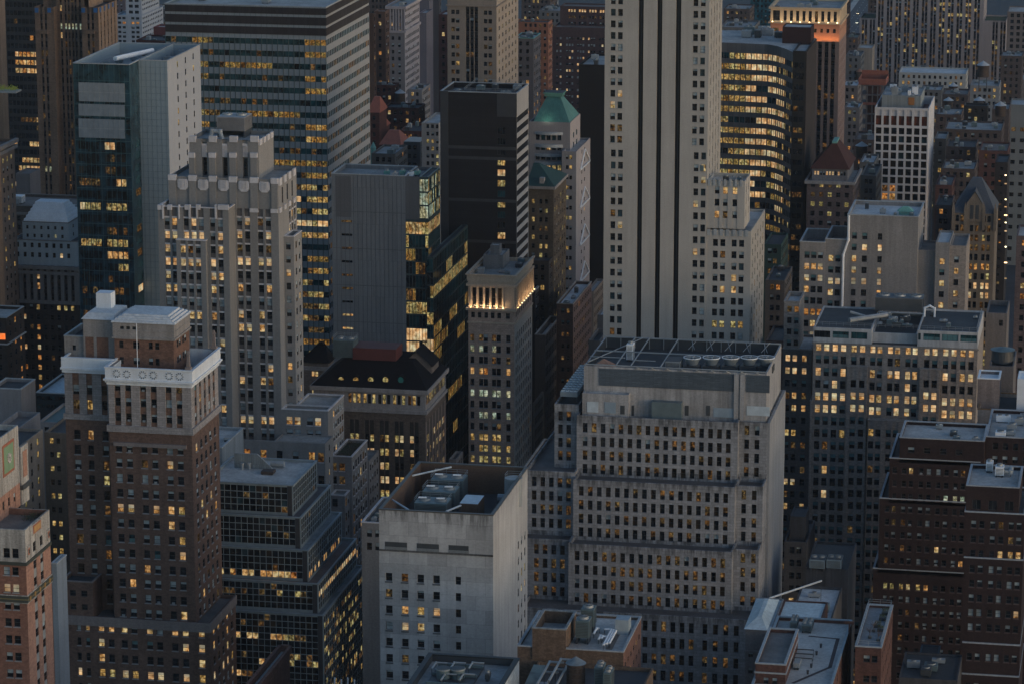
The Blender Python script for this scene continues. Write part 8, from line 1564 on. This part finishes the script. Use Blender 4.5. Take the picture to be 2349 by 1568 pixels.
# far white block and red gable behind the teal tower
b = Bld('far_white_apartment_tower', 'white apartment block with paired dark windows behind the teal tower', 'building')
Y = 1960; WH = wallmat('far_white_wall', (.36, .38, .41), .05, .08, .1); MW_ = {'dark': .85, 'lito': .1, 'b5': .05}
tw = tier(b, Y, 262, 35, 325, 374, wall=WH, F=FS(Y, [(279, 279, 1, 7.5, 2, 10.5), (310, 310, 1, 7.5, 2, 11)], (42, 95, 6, 5.5), mix=MW_, litr={1: {'lito': .8, 'dark': .2}}), S=AUTO(sp=3.6, w=1.6, pitch=2.9, h=1.2, top=2, mix={'dark': .9, 'b5': .1}), roof=R_PALE)
tierw(b, tw.x0 + 6, tw.x1 - 1.5, Y + 5, tw.y1 - 3, tw.zr, onY(286, -8, Y + 5)[2], WH, F=AUTO(sp=4, w=2.6, mix={'dark': 1}), S=AUTO(sp=3.6, w=1.6, pitch=2.9, h=1.2, mix={'dark': 1}), para=.6)
low('mauve_far_tower', 'mauve grey far tower left behind the white apartment block', 2200, 240, -20, 286, dy=24, wall=wallmat('mauve_far', (.12, .10, .11), .1, .1, .1))
low('red_gabled_building', 'dark red building with black sloping roof dotted with lights behind the teal tower', 1560, 312, 92, 384, dy=20, wall=RB, roof=R_DARK, cl=3)
low('red_far_house', 'red walled stair house above the black sloping roof behind the teal tower', 1600, 352, 62, 384, dy=10, wall=wallmat('rose_wall', (.17, .06, .06), .1, .1, .1), F=None, S=None)
low('grey_far_block', 'grey brown block filling the view behind the red stair house', 2050, 345, 20, 384, dy=24, wall=S2, cl=1)
# water towers in the distance
for (x, y, Yw, r, lb) in ((2256, 140, 1780, 3.2, 'white coned water tank on a tall frame before the pier striped tower'), (2296, 233, 1540, 2.6, 'small pale coned water tank near the right edge'), (1977, 325, 1340, 2.4, 'brown water tank left of the white grid tower'), (2176, 223, 1690, 2.4, 'orange capped water tank right of the white grid tower roof'), (2247, 222, 1680, 2.6, 'orange capped round tank left of the pale attic block'), (1972, 158, 1900, 2.2, 'orange tank by the beige windowless block'), (2187, 190, 1860, 2.6, 'grey round tank below the long white hall'), (918, 205, 1560, 2.5, 'pale grey round tank among the low red roofs')):
    q = onY(x, y, Yw); base = 0
    for bb, B_ in BOXES:
        if B_[0] - 1 < q[0] < B_[1] + 1 and B_[2] - 1 < Yw < B_[3] + 1 and B_[5] < q[2]: base = max(base, B_[5] - .8)
    h = r * 1.9; legs = max(1.0, q[2] - r * .7 - h - base)
    if legs > 14: base = q[2] - r * .7 - h - 8; legs = 8
    cone = .45
    water_tank(lb, q[0], Yw, base, r, h, legs=legs, roofm=plain('tank_cone_pale', (.35, .38, .4)) if 'white' in lb or 'pale' in lb else plain('tank_cone_orange', (.26, .13, .08)))
# ============================================================ 33 avenue with traffic, top right
q = onZ(1966, 45, 0); AX = q[0]
k = MB(); k.poly([(AX - 9, 1500, .004), (AX + 9, 1500, .004), (AX + 9, 4800, .004), (AX - 9, 4800, .004)], roofmat('road_asphalt', (.05, .052, .058), .2)); o = k.obj('road'); o['kind'] = 'structure'
k = MB()
for i in range(3):
    for j in range(120): k.poly([(AX - 4.5 + 4.5 * i - .08, 1800 + j * 16, .008), (AX - 4.5 + 4.5 * i + .08, 1800 + j * 16, .008), (AX - 4.5 + 4.5 * i + .08, 1806 + j * 16, .008), (AX - 4.5 + 4.5 * i - .08, 1806 + j * 16, .008)], C_WHITE)
o = k.obj('lane_marking'); o['kind'] = 'structure'
for s_ in (-1, 1):
    k = MB(); k.box(AX + s_ * 11.2 - 2.2, AX + s_ * 11.2 + 2.2, 1500, 4800, 0, .14, R_GREY); o = k.obj('pavement'); o['kind'] = 'structure'
HL = litmat('headlight', (1, .9, .75), (1, .9, .75), (1, .95, .8), 8.0); TL_ = litmat('taillight', (1, .05, .02), (1, .05, .02), (1, .08, .02), 4.0); HL2 = HL
CARC = [plain('car_black', (.02, .02, .022), .25), plain('car_yellow', (.5, .28, .02), .3), plain('car_white', (.6, .6, .6), .3), plain('car_grey', (.15, .16, .17), .3)]
cn = ['black', 'yellow', 'white', 'grey']
for i in range(14):
    y = 2180 + i * 47 + (i * 29) % 21; x = AX - 6.7 + 4.5 * ((i * 2 + i // 3) % 4); c = i % 4
    o = thing('car', cn[c] + ' car with headlights on, driving along the far avenue', 'car', (x, y, 0), 'cars driving along the far avenue'); k = MB()
    k.frust(x - .9, x + .9, y - 2.25, y + 2.25, .35, x - .85, x + .85, y - 2.2, y + 2.2, .9, CARC[c]); k.frust(x - .8, x + .8, y - 1.1, y + 1.6, .903, x - .65, x + .65, y - .6, y + 1.1, 1.45, G_DARK, CARC[c]); k.obj('body', o)
    for sx in (-1, 1):
        k = MB(); k.box(x + sx * .62 - .18, x + sx * .62 + .18, y - 2.3, y - 2.251, .6, .8, HL if sx else HL); k.obj('headlight', o)
        for sy in (-1, 1): k = MB(); k.bar((x + sx * .75, y + sy * 1.4, .34), (x + sx * .93, y + sy * 1.4, .34), .33, C_DARK, 10); k.obj('wheel', o)
# ------------------------------------------------------------ finish: windows and parts of every building
def occluded(P, own):
    d = P - C0; hit = np.zeros(len(P), bool)
    with np.errstate(divide='ignore', invalid='ignore'):
        inv = 1.0 / d
        for bb, (x0, x1, y0, y1, z0, z1) in BOXES:
            lo = (np.array([x0, y0, z0]) - C0) * inv; hi = (np.array([x1, y1, z1]) - C0) * inv
            tn = np.minimum(lo, hi).max(1); tf = np.maximum(lo, hi).min(1)
            hit |= (tn < tf) & (tn > 0) & (tn < .9995)
    return hit
HZ = MB(); HZ.box(-1700, 1100, -60, 5200, -1.5, 352, None); hz = HZ.obj('haze'); hz['kind'] = 'stuff'
hm = bpy.data.materials.new('haze'); hm.use_nodes = True; hn = hm.node_tree; hn.nodes.clear(); ho = hn.nodes.new('ShaderNodeOutputMaterial'); hv = hn.nodes.new('ShaderNodeVolumePrincipled')
hv.inputs['Density'].default_value = .000032; hv.inputs['Color'].default_value = (.62, .66, .72, 1); hv.inputs['Anisotropy'].default_value = 0.1; hn.links.new(hv.outputs[0], ho.inputs['Volume'])
hz.data.materials.clear(); hz.data.materials.append(hm)
SC.cycles.volume_bounces = 0
NW = 0
for b in BUILD:
    bx = b.boxes; x0 = min(q[0] for q in bx); x1 = max(q[1] for q in bx); y0 = min(q[2] for q in bx); y1 = max(q[3] for q in bx)
    root = thing(b.name, b.label, b.cat, ((x0 + x1) / 2, (y0 + y1) / 2, 0), b.group); b.root = root
    for pn, m in b.parts.items(): m.obj(pn.split('#')[0], root, b.plabel.get(pn))
    if not b.wins: continue
    P = np.array([w[0] for w in b.wins], float); N = np.array([(math.sin(w[1]), -math.cos(w[1]), 0) for w in b.wins], float)
    px, py, f = proj(P + N * .4)
    infr = (px > 0) & (px < 2349) & (py > 0) & (py < 1568); vis = infr & ~occluded(P + N * .5, b)
    view = (C0 - P); view /= np.linalg.norm(view, axis=1)[:, None]
    area = np.array([w[2] * w[3] for w in b.wins]) * np.abs((view * N).sum(1)) / f ** 2
    order = np.argsort(-np.where(vis, area, 0)); ind = [i for i in order[:100] if vis[i]]; inds = set(ind); L = root.location
    for i in ind:
        c, side, w, h, var, fs = b.wins[i]; tp = wtemplate(w, h, var, fs)
        if tp.me is None: tp.me = tp.data('window')
        o = bpy.data.objects.new('window', tp.me); COL.objects.link(o); o.parent = root
        o.location = (c[0] - L[0], c[1] - L[1], c[2] - L[2]); o.rotation_euler = (0, 0, side); NW += 1
    m = MB()
    for i, (c, side, w, h, var, fs) in enumerate(b.wins):
        if i in inds: continue
        tp = wtemplate(w, h, var, fs); k = len(m.v)
        ca, sa = math.cos(side), math.sin(side); m.v.extend([(c[0] + x * ca - y * sa, c[1] + x * sa + y * ca, c[2] + z) for x, y, z in tp.v])
        mm = [m._m(q) for q in tp.mats]
        m.f.extend([tuple(k + j for j in fc) for fc in tp.f]); m.mi.extend([mm[q] for q in tp.mi])
    if m.f: m.obj('window', root, kind='stuff')
for i, (b, A) in enumerate(BOXES):
    for c, B in BOXES[i + 1:]:
        if b is c: continue
        d = [min(A[2 * k + 1], B[2 * k + 1]) - max(A[2 * k], B[2 * k]) for k in range(3)]
        if min(d) > .05: print('OVERLAP', b.name, '|', b.label[:40], '|', c.name, '|', c.label[:40], [round(x, 1) for x in d], 'y', round(A[2]), round(A[3]), round(B[2]), round(B[3]))
print('WINDOWS', NW, 'boxes', len(BOXES), 'objects', len(bpy.data.objects))
